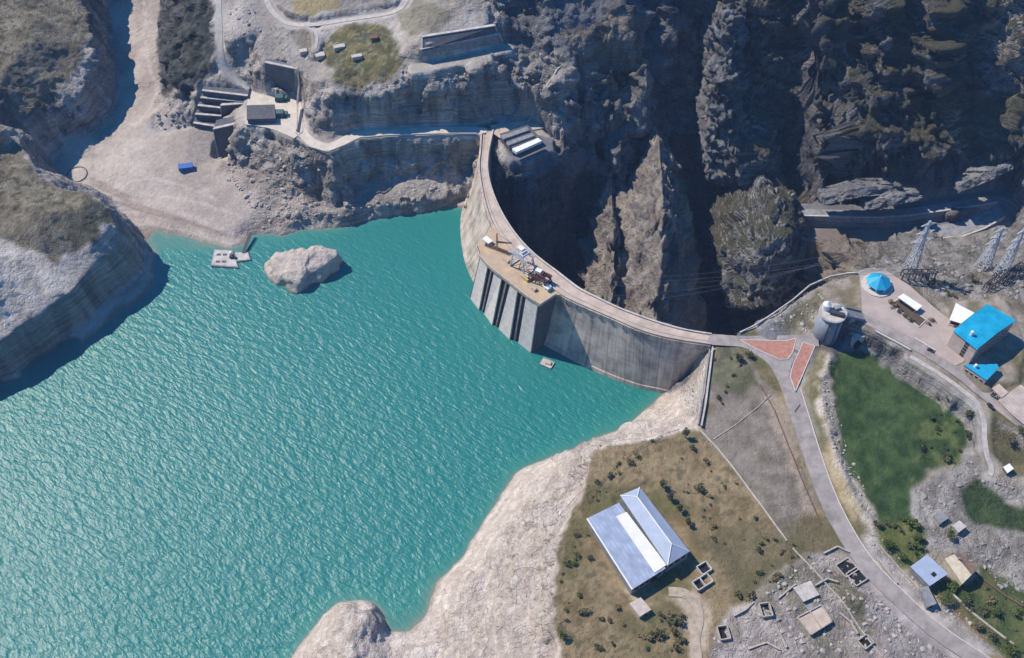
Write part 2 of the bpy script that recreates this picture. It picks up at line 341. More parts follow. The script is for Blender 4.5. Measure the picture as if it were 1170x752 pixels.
# ---- far surroundings (outside the photograph)
for x, y, z in ((-3500, -3000, 60), (3500, -3000, 120), (-3500, 400, 400), (3500, 400, 500), (-3500, 4000, 700), (3500, 4000, 800), (0, 4000, 900), (0, -3000, -20), (-1000, 1700, 420), (0, 1600, 430), (1000, 1600, 520), (-1400, 700, 330), (1400, 700, 300), (-900, 100, 20), (900, 200, 80), (300, -200, 40), (-300, -300, -40), (-1500, -600, 200), (1500, -600, 200)):
    CTRL.append((x, y, z, 2.5))

# ---- merge near-duplicates, triangulate
C = np.array(CTRL)
co, ed, fa, ov, oe, of = geometry.delaunay_2d_cdt([Vector((c[0], c[1])) for c in C], LINES, [], 0, 0.5)
VX = np.array([(v.x, v.y) for v in co]); VZ = np.zeros(len(co)); VR = np.zeros(len(co)); done = np.zeros(len(co), bool)
for i, src in enumerate(ov):
    if len(src):
        VZ[i] = np.mean([C[j, 2] for j in src]); VR[i] = np.mean([C[j, 3] for j in src]); done[i] = True
for i in np.where(~done)[0]:           # crossings: blend the nearest controls
    d = np.hypot(C[:, 0] - VX[i, 0], C[:, 1] - VX[i, 1]); k = np.argsort(d)[:4]; w = 1 / (d[k] + .5) ** 2
    VZ[i] = (C[k, 2] * w).sum() / w.sum(); VR[i] = (C[k, 3] * w).sum() / w.sum()
# ---- raster of the triangles on a regular 1 m lattice
RX0, RX1, RY0, RY1 = -760, 760, 60, 1330
STEP = 1.25
gx = np.arange(RX0, RX1 + 1e-6, STEP); gy = np.arange(RY0, RY1 + 1e-6, STEP)
RZ = np.full((len(gy), len(gx)), np.nan, np.float32); RR = np.zeros_like(RZ)
for f in fa:
    A = VX[list(f)]; z = VZ[list(f)]; rr = VR[list(f)]
    i0 = max(0, int(math.floor((A[:, 0].min() - RX0) / STEP))); i1 = min(len(gx) - 1, int(math.ceil((A[:, 0].max() - RX0) / STEP)))
    j0 = max(0, int(math.floor((A[:, 1].min() - RY0) / STEP))); j1 = min(len(gy) - 1, int(math.ceil((A[:, 1].max() - RY0) / STEP)))
    if i1 < i0 or j1 < j0: continue
    X, Y = np.meshgrid(gx[i0:i1 + 1], gy[j0:j1 + 1])
    (x1, y1), (x2, y2), (x3, y3) = A[:3]
    D = (y2 - y3) * (x1 - x3) + (x3 - x2) * (y1 - y3)
    if abs(D) < 1e-9: continue
    a = ((y2 - y3) * (X - x3) + (x3 - x2) * (Y - y3)) / D
    b = ((y3 - y1) * (X - x3) + (x1 - x3) * (Y - y3)) / D
    c = 1 - a - b
    m = (a >= -1e-6) & (b >= -1e-6) & (c >= -1e-6)
    RZ[j0:j1 + 1, i0:i1 + 1][m] = (a * z[0] + b * z[1] + c * z[2])[m]
    RR[j0:j1 + 1, i0:i1 + 1][m] = (a * rr[0] + b * rr[1] + c * rr[2])[m]
RZ = np.nan_to_num(RZ, nan=100.0)
def bil(A, x, y):
    u = np.clip((x - RX0) / STEP, 0, A.shape[1] - 1.001); v = np.clip((y - RY0) / STEP, 0, A.shape[0] - 1.001)
    i = u.astype(int); j = v.astype(int); fu = u - i; fv = v - j
    return (A[j, i] * (1 - fu) + A[j, i + 1] * fu) * (1 - fv) + (A[j + 1, i] * (1 - fu) + A[j + 1, i + 1] * fu) * fv
def blur(A, n=1):
    for _ in range(n):
        P = np.pad(A, 1, mode='edge')
        A = (P[1:-1, 1:-1] * 4 + 2 * (P[:-2, 1:-1] + P[2:, 1:-1] + P[1:-1, :-2] + P[1:-1, 2:]) + P[:-2, :-2] + P[:-2, 2:] + P[2:, :-2] + P[2:, 2:]) / 16
    return A
GX, GY = np.meshgrid(gx, gy)
def in_poly0(poly):
    m = np.zeros(GX.shape, bool); n = len(poly)
    for i in range(n):
        x1, y1 = poly[i][0], poly[i][1]; x2, y2 = poly[(i + 1) % n][0], poly[(i + 1) % n][1]
        if y1 != y2: m ^= ((y1 > GY) != (y2 > GY)) & (GX < (x2 - x1) * (GY - y1) / (y2 - y1) + x1)
    return m
for poly_, add_ in ((((806, 752), (815, 712), (860, 690), (892, 655), (925, 632), (1000, 665), (1060, 715), (1110, 760)), .55), (((1045, 560), (1105, 520), (1130, 545), (1170, 560), (1200, 700), (1110, 640), (1060, 625)), .5), (((630, 520), (690, 500), (640, 600), (630, 752), (500, 752), (490, 700), (560, 600)), .35)):
    RR[in_poly0([W(q[0], q[1], 43) for q in poly_])] += add_
RR = blur(RR, 3)
wa = 4.0 * np.clip(RR, 0, 1.1)
wx = (fbm(GX / 22, GY / 22, octv=4, seed=11) - .5) * 2 * wa
wy = (fbm(GX / 22, GY / 22, octv=4, seed=21) - .5) * 2 * wa
RZ = bil(RZ, GX + wx, GY + wy)
RZ = blur(RZ, 2)
# large crags
R1m = np.clip(RR - .35, 0, 2.2)
GM_ = blur(((GX > W(650, 150, 50).x) & (GY > 540)).astype(np.float32), 4)
RZ += R1m * ((ridged(GX / 40, GY / 40, octv=5, seed=31) - .62) * (14 - 9 * GM_))
RZ += np.clip(RR, 0, 1.2) * (fbm(GX / 9, GY / 9, octv=3, seed=41) - .5) * 2.2
RZ += (fbm(GX / 14, GY / 14, octv=3, seed=51) - .5) * 0.9 * np.clip(RR * 4, 0, 1)

# ---- level strips under roads and yards ---------------------------------
FLAT = np.zeros_like(RZ)
def seg_dist(pts):
    """distance of raster cells to a polyline and height of its nearest point"""
    P = np.array([(p[0], p[1], p[2]) for p in pts])
    x0, x1 = P[:, 0].min() - 26, P[:, 0].max() + 26; y0, y1 = P[:, 1].min() - 26, P[:, 1].max() + 26
    i0 = max(0, int((x0 - RX0) / STEP)); i1 = min(len(gx), int((x1 - RX0) / STEP) + 1)
    j0 = max(0, int((y0 - RY0) / STEP)); j1 = min(len(gy), int((y1 - RY0) / STEP) + 1)
    X = GX[j0:j1, i0:i1]; Y = GY[j0:j1, i0:i1]
    D = np.full(X.shape, 1e9); Z = np.zeros(X.shape)
    for a, b in zip(P, P[1:]):
        d = b[:2] - a[:2]; L2 = (d ** 2).sum() + 1e-9
        t = np.clip(((X - a[0]) * d[0] + (Y - a[1]) * d[1]) / L2, 0, 1)
        dd = np.hypot(X - a[0] - t * d[0], Y - a[1] - t * d[1])
        m = dd < D
        D[m] = dd[m]; Z[m] = (a[2] + t * (b[2] - a[2]))[m]
    return (slice(j0, j1), slice(i0, i1)), D, Z
def smoothpath(pts, n=6):
    P = [Vector(p) for p in pts]; out = []
    for i in range(len(P) - 1):
        p0 = P[max(i - 1, 0)]; p1 = P[i]; p2 = P[i + 1]; p3 = P[min(i + 2, len(P) - 1)]
        for k in range(n):
            t = k / n
            out.append(0.5 * ((2 * p1) + (p2 - p0) * t + (2 * p0 - 5 * p1 + 4 * p2 - p3) * t * t + (3 * p1 - p0 - 3 * p2 + p3) * t ** 3))
    out.append(P[-1]); return out
def px_path(pts, n=6): return smoothpath([W(*p[:3]) for p in pts], n)
def flat_path(path, hw, drop=0.35, blend=5.0):
    sl, D, Z = seg_dist(path)
    w = np.clip(1 - (D - hw - 1.2) / blend, 0, 1); w = w * w * (3 - 2 * w)
    RZ[sl] = RZ[sl] * (1 - w) + (Z - drop) * w
    FLAT[sl] = np.maximum(FLAT[sl], np.clip(1 - (D - hw - 1.5) / 3, 0, 1))
def in_poly(poly, X, Y):
    m = np.zeros(X.shape, bool); n = len(poly)
    for i in range(n):
        x1, y1 = poly[i][0], poly[i][1]; x2, y2 = poly[(i + 1) % n][0], poly[(i + 1) % n][1]
        if y1 == y2: continue
        c = ((y1 > Y) != (y2 > Y)) & (X < (x2 - x1) * (Y - y1) / (y2 - y1) + x1)
        m ^= c
    return m
def flat_poly(poly, z, drop=0.35, soft=2):
    """poly in world xy; z number or function"""
    M = in_poly(poly, GX, GY).astype(np.float32)
    for _ in range(soft): M = blur(np.clip(M * 1.6, 0, 1), 1)
    zz = z(GX, GY) if callable(z) else z
    global RZ
    RZ = RZ * (1 - M) + (zz - drop) * M
    np.maximum(FLAT, M, out=FLAT)

ROADS = {}
def road(key, pts, width, n=6):
    p = px_path(pts, n); ROADS[key] = (p, width); flat_path(p, width / 2)
road('upper_track', [(470, -20, 112), (463, 2, 107), (448, 14, 102), (400, 22, 98), (360, 28, 95), (335, 28, 92), (318, 20, 92), (306, 4, 94), (300, -20, 98)], 4.6)
road('valley_track', [(252, -30, 98), (250, 0, 92), (251, 30, 84), (252, 58, 74), (258, 78, 64), (270, 92, 57), (284, 102, 52.5)], 4.2)
road('spur_track', [(358, 30, 94), (362, 42, 93), (360, 56, 91)], 2.6)
road('abutment_road', [(338, 118, 50.5), (340, 135, 50.2), (344, 150, 50), (356, 162, 50), (374, 168, 50), (392, 161, 50), (410, 153, 50), (440, 151, 50), (500, 149, 50), (530, 149, 50), (556, 150, 50)], 8.6)
road('main_road', [(862, 394, 50.3), (885, 410, 50.2), (900, 435, 50), (912, 470, 49.6), (926, 515, 49), (942, 560, 48), (962, 602, 47), (990, 645, 45.5), (1026, 682, 44), (1066, 718, 42.8), (1115, 752, 42), (1180, 792, 41)], 13)
road('admin_road', [(968, 357, 63), (980, 361, 63), (1000, 370, 63), (1045, 394, 63), (1090, 422, 62.6), (1120, 446, 61.5), (1150, 470, 59.5), (1190, 500, 58)], 8.5)
road('side_track', [(794, 775, 42.6), (796, 752, 42.6), (794, 730, 42.6), (798, 708, 42.8), (795, 690, 42.8), (782, 678, 42.9), (764, 676, 42.9)], 6.0)
road('lower_lane', [(1040, 407, 62.4), (1075, 428, 62), (1100, 446, 61), (1116, 460, 60), (1124, 480, 57), (1125, 500, 54.5), (1128, 520, 52), (1133, 535, 50), (1131, 543, 49.5)], 3.2)
flat_path([W(918, 262, -14), W(1010, 265, -12), W(1060, 264, -8), W(1085, 268, -4)], 5, 0, 4)
for top_, zd_ in ((((912, 247.5, 4), (960, 248.5, 5), (1005, 249, 6), (1040, 247, 8), (1080, 241.5, 11), (1110, 237, 14), (1146, 231, 17.5)), 8), (((1070, 274, 4), (1100, 271, 6), (1125, 262, 9), (1148, 249, 13)), 6)):
    T_ = [W(*q) for q in top_]
    flat_path([q + Vector((0, -11, -zd_ - 1)) for q in T_], 6, 0, 3)
    flat_path([q + Vector((0, 9, 0)) for q in T_], 7, .8, 4)
def low_patch(front, depth, z):
    P = [W(*q) for q in front]; P = P + [P[-1] + Vector((0, depth, 0)), P[0] + Vector((0, depth, 0))]; flat_poly([(q.x, q.y) for q in P], z, 0, 1)
ya, yb = W(256, 99, 53).y, W(233, 143, 25).y
TERR_ = [W(229, 99, 52), W(285, 106, 51), W(284, 119, 43), W(254, 139, 26), W(247, 147, 24), W(219, 143, 24)]
flat_poly([(q.x, q.y) for q in TERR_], lambda X, Y: 25 + (Y - yb) / (ya - yb) * 28 - 7, 0, 2)
flat_path([W(1078, 283, 6), W(1110, 277, 7), W(1140, 262, 9)], 7, 0, 5)
flat_path([W(476, 74, 96) + Vector((0, -5, 0)), W(530, 63, 96) + Vector((0, -5, 0)), W(578, 50, 97.5) + Vector((0, -5, 0))], 4.5, 0, 4)
low_patch([(252, 141, 26), (281, 139, 28)], 9, 25); low_patch([(243, 183, 12), (274, 181, 13)], 13, 11)
YARD_A = [W(*p) for p in ((282, 102, 50.6), (300, 106, 50.6), (322, 112, 50.6), (334, 112, 50.6), (346, 120, 50.6), (347, 146, 50.6), (336, 160, 50.6), (318, 152, 50.6), (306, 147, 50.6), (280, 143, 50.6), (282, 120, 50.6))]
flat_poly(YARD_A, 50.3, .4)
YARD_B = [W(p[0], p[1], 63) for p in ((980, 312), (1012, 308), (1040, 326), (1080, 358), (1100, 342), (1150, 340), (1172, 395), (1165, 435), (1125, 446), (1094, 420), (1040, 389), (984, 362))]
flat_poly(YARD_B, 63, .45)
FORE = [W(*p) for p in ((690, 660, 42.8), (722, 684, 42.8), (750, 690, 42.8), (790, 682, 42.8), (785, 668, 42.8), (795, 630, 42.8), (745, 550, 42.8), (672, 590, 42.8))]
flat_poly(FORE, 42.8, .5, 3)
BPAD = [W(*p) for p in ((566, 142, 50), (606, 134, 50), (636, 158, 50), (634, 172, 50), (604, 186, 50), (582, 184, 50), (572, 166, 50))]
flat_poly(BPAD, 49.6, .3)

# ---- ray hit on the height field, for placing things
def height(x, y): return float(bil(RZ, np.array([x]), np.array([y]))[0])
_ts = np.arange(350, 1900, 1.2)
def hit(px, py):
    d = (W(px, py, 0) - Vector((0, 0, CAMZ))).normalized()
    x = d.x * _ts; y = d.y * _ts; z = CAMZ + d.z * _ts
    k = np.argmax(z < bil(RZ, x, y))
    return Vector((float(x[k]), float(y[k]), float(bil(RZ, x[k:k + 1], y[k:k + 1])[0])))

# ------------------------------------------------------------------ what the ground is made of
ALB = np.zeros(RZ.shape + (3,), np.float32)
GY_, GX_ = np.gradient(RZ, STEP)
SL = np.sqrt(GX_ ** 2 + GY_ ** 2)                    # tan of slope
n1 = fbm(GX / 30, GY / 30, octv=5, seed=61); n2 = fbm(GX / 7, GY / 7, octv=4, seed=71); n3 = fbm(GX / 2.6, GY / 2.6, octv=3, seed=81)
ww = 3.0
WXo = GX + (n2 - .5) * 2 * ww * 1.6 + (fbm(GX / 3, GY / 3, octv=2, seed=5) - .5) * 3
WYo = GY + (fbm(GX / 7, GY / 7, octv=4, seed=91) - .5) * 2 * ww * 1.6 + (fbm(GX / 3, GY / 3, octv=2, seed=6) - .5) * 3
def c3(c): return np.array(c, np.float32)
def mixin(mask, col):
    global ALB
    ALB = ALB * (1 - mask[..., None]) + (col if getattr(col, 'ndim', 1) == 3 else c3(col)) * mask[..., None]
def zone(px_poly, warp=True, soft=1, z=None):
    P = [(hit(*p) if z is None else W(p[0], p[1], z)) for p in px_poly]
    M = in_poly(P, WXo if warp else GX, WYo if warp else GY).astype(np.float32)
    M = blur(M, soft)
    if warp: M = np.clip((blur(M, 5) - .5) * 2.4 + (n3 - .5) * 1.6 + .5, 0, 1) * .5 + M * .5
    return M
def two(a, b, n, lo=.35, hi=.65):
    t = np.clip((n - lo) / (hi - lo), 0, 1)[..., None]
    return c3(a) * (1 - t) + c3(b) * t
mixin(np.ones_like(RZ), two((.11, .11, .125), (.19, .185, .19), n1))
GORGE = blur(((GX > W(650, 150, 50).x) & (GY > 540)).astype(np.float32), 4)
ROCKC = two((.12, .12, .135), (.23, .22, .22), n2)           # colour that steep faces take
def rockzone(M, a, b):
    global ROCKC
    ROCKC = ROCKC * (1 - M[..., None]) + two(a, b, n2) * M[..., None]
west = blur(((GX < W(575, 150, 50).x + 0 * GX) & (GY > 300)).astype(np.float32), 4)
mixin(west, two((.30, .265, .235), (.45, .405, .36), n1)); rockzone(west, (.29, .26, .235), (.50, .455, .41))
south = blur((GY < 430).astype(np.float32), 4); mixin(south, two((.22, .19, .14), (.36, .32, .26), n1)); rockzone(south, (.28, .25, .22), (.44, .40, .36))
# scree and upland around the left abutment
z_ = zone([(560, 30), (640, 60), (690, 110), (700, 130), (640, 170), (570, 150), (520, 140)]); mixin(z_ * .9, two((.27, .245, .22), (.40, .365, .33), n2)); rockzone(z_, (.25, .23, .215), (.42, .385, .35))
z_ = zone([(628, 128), (700, 112), (712, 130), (690, 145), (650, 140)]); mixin(z_ * .8, (.17, .15, .10))
z_ = zone([(690, 140), (735, 90), (780, 0), (760, 80), (722, 200), (695, 240), (676, 250)]); rockzone(z_, (.2, .195, .2), (.33, .32, .31))
# pale lake slopes
z_ = zone([(812, 385), (785, 441), (760, 448), (748, 461), (716, 487), (640, 515), (580, 540), (535, 600), (480, 690), (420, 670), (330, 720), (300, 752), (250, 900), (240, 1000), (670, 1000), (655, 900), (642, 800), (640, 752), (634, 690), (636, 645), (643, 610), (655, 582), (668, 555), (672, 530), (682, 516), (730, 507), (799, 492)])
lay = (np.sin(RZ * 1.9 + n2 * 7 + n1 * 9) * .5 + .5) * (n3 * .6 + .4)
mixin(z_, two((.50, .42, .355), (.66, .58, .505), lay * .5 + n2 * .5)); rockzone(z_, (.46, .39, .34), (.60, .53, .47))
# beach and side valley
z_ = zone([(60, 160), (36, 187), (70, 218), (130, 245), (158, 262), (262, 284), (290, 266), (350, 262), (372, 240), (350, 200), (285, 180), (245, 185), (215, 145), (183, 110), (186, 50), (186, 0), (190, -60), (140, -60), (120, 60), (100, 140)])
mixin(z_, two((.34, .285, .245), (.47, .405, .35), n1)); rockzone(z_, (.33, .29, .27), (.47, .41, .38))
# reddish-brown silt bands of the falling lake level
band = np.clip(1 - np.abs(RZ - 3.2) / 3.2, 0, 1) * (np.sin(RZ * 5.5 + n1 * 6) * .5 + .5)
mixin(np.clip(band * z_ * .55, 0, 1), (.27, .195, .16))
def tracks(px_pts, w, col, a):
    P = smoothpath([hit(*q) for q in px_pts], 6); sl, D, Z = seg_dist(P); m = np.zeros_like(RZ); m[sl] = np.clip(1 - (D - w / 2) / 1.2, 0, 1); mixin(m * a * np.clip(n3 * 2.2 - .3, 0, 1), col)
for off in (0, 5, 11): tracks([(105, 205 + off), (140, 222 + off), (175, 236 + off * .8), (215, 249 + off * .5), (250, 262 + off * .3), (272, 272)], 2.2, (.25, .19, .165), .8)
tracks([(150, 228), (190, 240), (235, 256), (266, 268)], 3.0, (.52, .45, .41), .7); tracks([(110, 190), (150, 170), (175, 140), (180, 110), (168, 60), (165, 0)], 2.4, (.50, .43, .39), .6)
for q in ([(130, 215), (170, 205), (215, 215), (250, 230)], [(160, 222), (210, 228), (250, 240), (275, 248)], [(120, 190), (140, 176), (165, 168)]): tracks(q, 1.6, (.52, .45, .41), .6)
z_ = zone([(165, 148), (172, 132), (205, 126), (218, 138), (200, 146), (180, 152)]); mixin(z_ * .8, two((.24, .225, .215), (.40, .37, .35), n3))
# lower-left spur
z_ = zone([(0, 390), (150, 285), (134, 250), (104, 280), (62, 300), (0, 272), (-100, 300), (-200, 480)]); mixin(z_, two((.42, .37, .325), (.58, .52, .465), n2)); rockzone(z_, (.38, .34, .30), (.54, .485, .43))
z_ = zone([(-250, 270), (0, 272), (40, 288), (62, 300), (82, 293), (104, 280), (122, 258), (130, 246), (116, 230), (100, 221), (70, 218), (50, 207), (36, 187), (20, 162), (0, 142), (-250, 100)])
mixin(z_, two((.15, .125, .085), (.25, .215, .155), n2, .3, .7)); HILL1 = z_
z_ = zone([(100, 222), (118, 232), (128, 250), (108, 276), (80, 288), (78, 262), (92, 240)]); mixin(z_ * .7, (.07, .07, .045))
z_ = zone([(-250, 100), (0, 146), (33, 130), (60, 122), (96, 70), (104, 33), (97, -60), (-250, -100)]); mixin(z_, two((.155, .13, .09), (.27, .23, .165), n2, .3, .7)); HILL2 = z_
rockzone(z_, (.10, .095, .09), (.2, .185, .175))
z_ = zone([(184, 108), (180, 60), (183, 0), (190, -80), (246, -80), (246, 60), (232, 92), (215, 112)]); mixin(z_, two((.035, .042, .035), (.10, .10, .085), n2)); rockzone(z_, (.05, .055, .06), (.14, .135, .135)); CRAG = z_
# upland colours
z_ = zone([(375, 40), (400, 28), (440, 30), (462, 70), (450, 88), (410, 104), (385, 98), (372, 78), (368, 56)]); mixin(np.clip(z_ * (.55 + n2), 0, 1), two((.075, .078, .03), (.20, .165, .08), n2, .4, .62)); mixin(z_ * np.clip((n3 - .6) * 6, 0, 1) * .6, (.32, .29, .22)); GREENPATCH = z_
z_ = zone([(332, -10), (385, -10), (386, 12), (360, 20), (336, 20)]); mixin(z_ * .85, (.30, .235, .11))
z_ = zone([(330, 36), (360, 34), (362, 52), (340, 56)]); mixin(z_ * .6, (.16, .135, .075))
z_ = zone([(452, 18), (480, 0), (520, 20), (490, 40), (470, 44), (456, 36)]); mixin(z_ * .7, (.17, .155, .10))
z_ = zone([(630, 35), (690, 20), (742, 55), (744, 84), (716, 112), (690, 100), (662, 86)]); mixin(z_, two((.19, .15, .115), (.29, .24, .19), n2)); rockzone(z_, (.20, .17, .14), (.32, .28, .24))
# spur tops and vegetated ledges in the gorge
for p, c in (([(838, 128), (880, 130), (884, 165), (870, 182), (842, 178)], (.15, .14, .095)), ([(870, 214), (908, 236), (914, 262), (890, 272), (850, 278), (828, 288), (832, 262), (850, 244)], (.19, .165, .095)),
             ([(752, 166), (735, 195), (715, 262), (680, 330), (760, 340), (760, 280), (740, 230)], (.29, .245, .205)), ([(1035, 100), (1100, 90), (1170, 110), (1170, 165), (1110, 182), (1040, 170)], (.10, .095, .06)),
             ([(820, -30), (860, -30), (850, 20), (822, 22)], (.12, .10, .07)), ([(905, 90), (1000, 60), (1010, 160), (940, 165)], (.07, .075, .06)), ([(1010, 0), (1100, 0), (1080, 90), (1020, 90)], (.08, .085, .06))):
    z_ = zone(p); mixin(z_ * .85, two(tuple(v * .75 for v in c), tuple(v * 1.25 for v in c), n2))
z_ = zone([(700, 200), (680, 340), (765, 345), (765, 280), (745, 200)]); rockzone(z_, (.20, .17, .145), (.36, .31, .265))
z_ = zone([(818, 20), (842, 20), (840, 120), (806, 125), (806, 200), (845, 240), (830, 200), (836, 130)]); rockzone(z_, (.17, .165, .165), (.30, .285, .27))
z_ = zone([(1105, -30), (1300, -60), (1300, 90), (1170, 92), (1145, 70), (1120, 40)]); mixin(z_, two((.24, .21, .18), (.34, .31, .27), n2)); rockzone(z_, (.22, .20, .18), (.34, .31, .285))
z_ = zone([(1092, 112), (1100, 150), (1106, 188), (1098, 188), (1090, 150), (1086, 110)], soft=1); mixin(z_ * .8, (.27, .25, .23))
z_ = zone([(920, 275), (1110, 268), (1170, 240), (1300, 240), (1300, 380), (1170, 345), (1060, 345), (1030, 322), (930, 330)]); mixin(z_, two((.16, .145, .12), (.29, .265, .24), n2)); rockzone(z_, (.17, .16, .155), (.29, .27, .255))
z_ = zone([(1050, 200), (1100, 204), (1150, 182), (1152, 200), (1110, 214), (1060, 222), (1000, 220), (940, 226), (935, 215), (1000, 212)]); rockzone(z_ * .8, (.19, .185, .18), (.32, .30, .28))
z_ = zone([(842, 384), (880, 362), (905, 345), (925, 328), (948, 318), (985, 314), (1000, 312), (1060, 330), (1172, 345), (1300, 380), (1300, 520), (1172, 500), (1120, 462), (1000, 384), (960, 372), (930, 400), (905, 386)])
mixin(z_, two((.16, .135, .09), (.30, .26, .215), n2)); rockzone(z_, (.24, .215, .19), (.38, .35, .32))
z_ = zone([(884, 372), (905, 352), (935, 330), (932, 352), (915, 372), (900, 384)]); mixin(z_ * .7, (.13, .12, .06))
z_ = zone([(842, 384), (862, 368), (900, 340), (935, 318), (940, 330), (905, 352), (880, 372), (850, 388)]); mixin(z_ * .7, two((.30, .27, .23), (.46, .41, .36), n2)); rockzone(z_, (.30, .27, .24), (.45, .41, .37))
z_ = zone([(1150, 400), (1200, 400), (1200, 520), (1150, 500), (1136, 476), (1162, 430)]); mixin(z_ * .8, two((.10, .095, .04), (.19, .16, .08), n2))
# plateau
z_ = zone([(800, 400), (870, 398), (1000, 620), (1200, 752), (1400, 1000), (670, 1000), (655, 900), (642, 800), (640, 752), (634, 690), (636, 645), (643, 610), (655, 582), (668, 555), (672, 530), (682, 516), (730, 507), (799, 492)])
mixin(z_, two((.145, .11, .055), (.25, .19, .105), n2, .35, .6))
mixin(z_ * np.clip((n1 - .52) * 7, 0, 1) * .7, (.105, .105, .04)); mixin(z_ * np.clip((.50 - n1) * 8, 0, 1) * np.clip(n3 * 2 - .5, 0, 1) * .75, (.33, .245, .145))
mixin(z_ * np.clip((n3 * n2 - .33) * 14, 0, 1) * .7, (.06, .06, .03))
z_ = zone([(800, 402), (846, 400), (880, 440), (900, 500), (935, 580), (905, 600), (900, 620), (806, 494)]); mixin(z_, two((.16, .135, .105), (.235, .2, .165), n2))
z_ = zone([(812, 400), (848, 402), (870, 440), (840, 455), (812, 440)]); mixin(z_ * .8, two((.075, .08, .04), (.13, .125, .065), n2))
z_ = zone([(800, 618), (850, 600), (910, 590), (955, 600), (990, 640), (930, 640), (890, 660), (850, 690)]); mixin(z_ * .55, (.11, .095, .05))
z_ = zone([(875, 455), (893, 450), (905, 500), (918, 545), (935, 590), (922, 590), (900, 530), (884, 490)]); mixin(z_ * .75, (.34, .27, .20))
# pale stony ruins ground
z_ = zone([(806, 752), (812, 720), (850, 690), (890, 655), (920, 632), (980, 630), (1010, 662), (1060, 705), (1120, 752), (1200, 850), (1250, 1000), (780, 1000), (795, 850)])
mixin(z_, two((.28, .235, .21), (.44, .385, .35), n2)); mixin(z_ * np.clip((n1 - .52) * 8, 0, 1) * .7, (.17, .155, .10))
z_ = zone([(978, 612), (1000, 608), (1030, 640), (1060, 680), (1100, 715), (1150, 752), (1120, 750), (1075, 716), (1030, 680), (992, 640)]); mixin(z_, two((.28, .25, .22), (.42, .37, .33), n2))
z_ = zone([(668, 628), (690, 648), (735, 690), (800, 676), (815, 690), (800, 752), (785, 752), (788, 704), (775, 690), (755, 688), (735, 698)]); mixin(z_ * .9, two((.33, .265, .19), (.43, .35, .265), n3))
for pl_, a_ in (([(948, 652), (970, 662), (996, 700), (984, 712), (965, 690), (948, 672)], .85), ([(835, 705), (852, 712), (850, 735), (836, 730)], .5), ([(1000, 700), (1030, 712), (1050, 745), (1015, 745)], .4), ([(895, 652), (915, 645), (930, 655), (905, 668)], .6)):
    z_ = zone(pl_); mixin(z_ * a_, two((.095, .09, .045), (.18, .155, .09), n2))
z_ = zone([(985, 690), (1020, 690), (1085, 752), (1020, 752)]); mixin(z_ * .7, two((.25, .225, .225), (.37, .335, .33), n2))
# escarpment, fields right of the road
z_ = zone([(935, 398), (950, 400), (1000, 600), (975, 600), (935, 510), (920, 440)]); mixin(z_, two((.13, .12, .06), (.21, .18, .10), n2))
z_ = zone([(948, 404), (958, 408), (948, 430), (954, 470), (962, 510), (985, 560), (1006, 600), (998, 606), (975, 580), (955, 540), (942, 500), (932, 460), (938, 425)]); mixin(z_, two((.40, .34, .27), (.55, .475, .39), n2)); rockzone(z_, (.38, .33, .27), (.53, .46, .385))
z_ = zone([(945, 500), (958, 530), (985, 580), (976, 600), (955, 560), (940, 520)]); mixin(z_ * .8, (.37, .29, .17))
GF = zone([(958, 402), (985, 398), (1040, 430), (1100, 458), (1110, 490), (1098, 525), (1060, 542), (1045, 562), (1040, 600), (1050, 625), (1018, 625), (1008, 608), (985, 562), (965, 522), (952, 470), (948, 430)])
rz_ = zone([(975, 376), (1110, 455), (1122, 470), (1130, 545), (1170, 560), (1200, 620), (1200, 700), (1110, 640), (1040, 620), (1040, 560), (1098, 525), (1105, 490), (1075, 445), (985, 400)])
mixin(rz_, two((.22, .195, .17), (.37, .335, .30), n2)); rockzone(rz_, (.22, .21, .2), (.36, .345, .33))
GF2 = zone([(1092, 568), (1110, 545), (1150, 572), (1200, 590), (1200, 612), (1150, 608), (1110, 598)])
GF3 = zone([(1075, 655), (1100, 668), (1120, 650), (1170, 672), (1220, 700), (1220, 850), (1150, 752), (1100, 700), (1065, 672)])
GF4 = zone([(1130, 470), (1160, 470), (1220, 480), (1220, 560), (1150, 540), (1128, 515)])
GF5 = zone([(1000, 600), (1050, 598), (1060, 640), (1030, 650), (1012, 635)])
for Z_, a, b in ((GF, (.026, .050, .016), (.060, .095, .032)), (GF2, (.035, .058, .022), (.06, .088, .034)), (GF3, (.05, .075, .025), (.11, .12, .045)), (GF4, (.09, .085, .04), (.16, .135, .07)), (GF5, (.09, .11, .03), (.17, .16, .06))):
    mixin(Z_, two(a, b, n2, .3, .7))
z_ = zone([(1050, 470), (1110, 470), (1105, 530), (1060, 545), (1040, 560), (1048, 520)]); mixin(z_ * np.clip((n2 - .48) * 6, 0, 1) * .6, (.12, .135, .045))
# steep faces show bare rock
SLb = blur(SL, 1)
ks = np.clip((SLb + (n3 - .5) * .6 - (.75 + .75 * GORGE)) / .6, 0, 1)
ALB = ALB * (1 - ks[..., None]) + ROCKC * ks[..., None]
# scrub dots on the dry hills
dots_ = np.clip((fbm(GX / 3.4, GY / 3.4, octv=2, seed=101) - .60) * 14, 0, 1) * np.clip((.6 - SLb) * 4, 0, 1)
mixin(dots_ * np.clip(HILL1 + HILL2, 0, 1) * .75, (.05, .05, .03))
# damp mud below the water and just above it
wet = np.clip(1 - (RZ - .2) / .9, 0, 1) * (RZ > -40); mixin(wet * .55, (.22, .165, .12)); mixin(np.clip(1 - np.abs(RZ - 1.6) / .8, 0, 1) * .35, (.60, .54, .47))
ALB *= (1 + (n3[..., None] - .5) * .35)
ALB = np.clip(ALB, .012, .75)

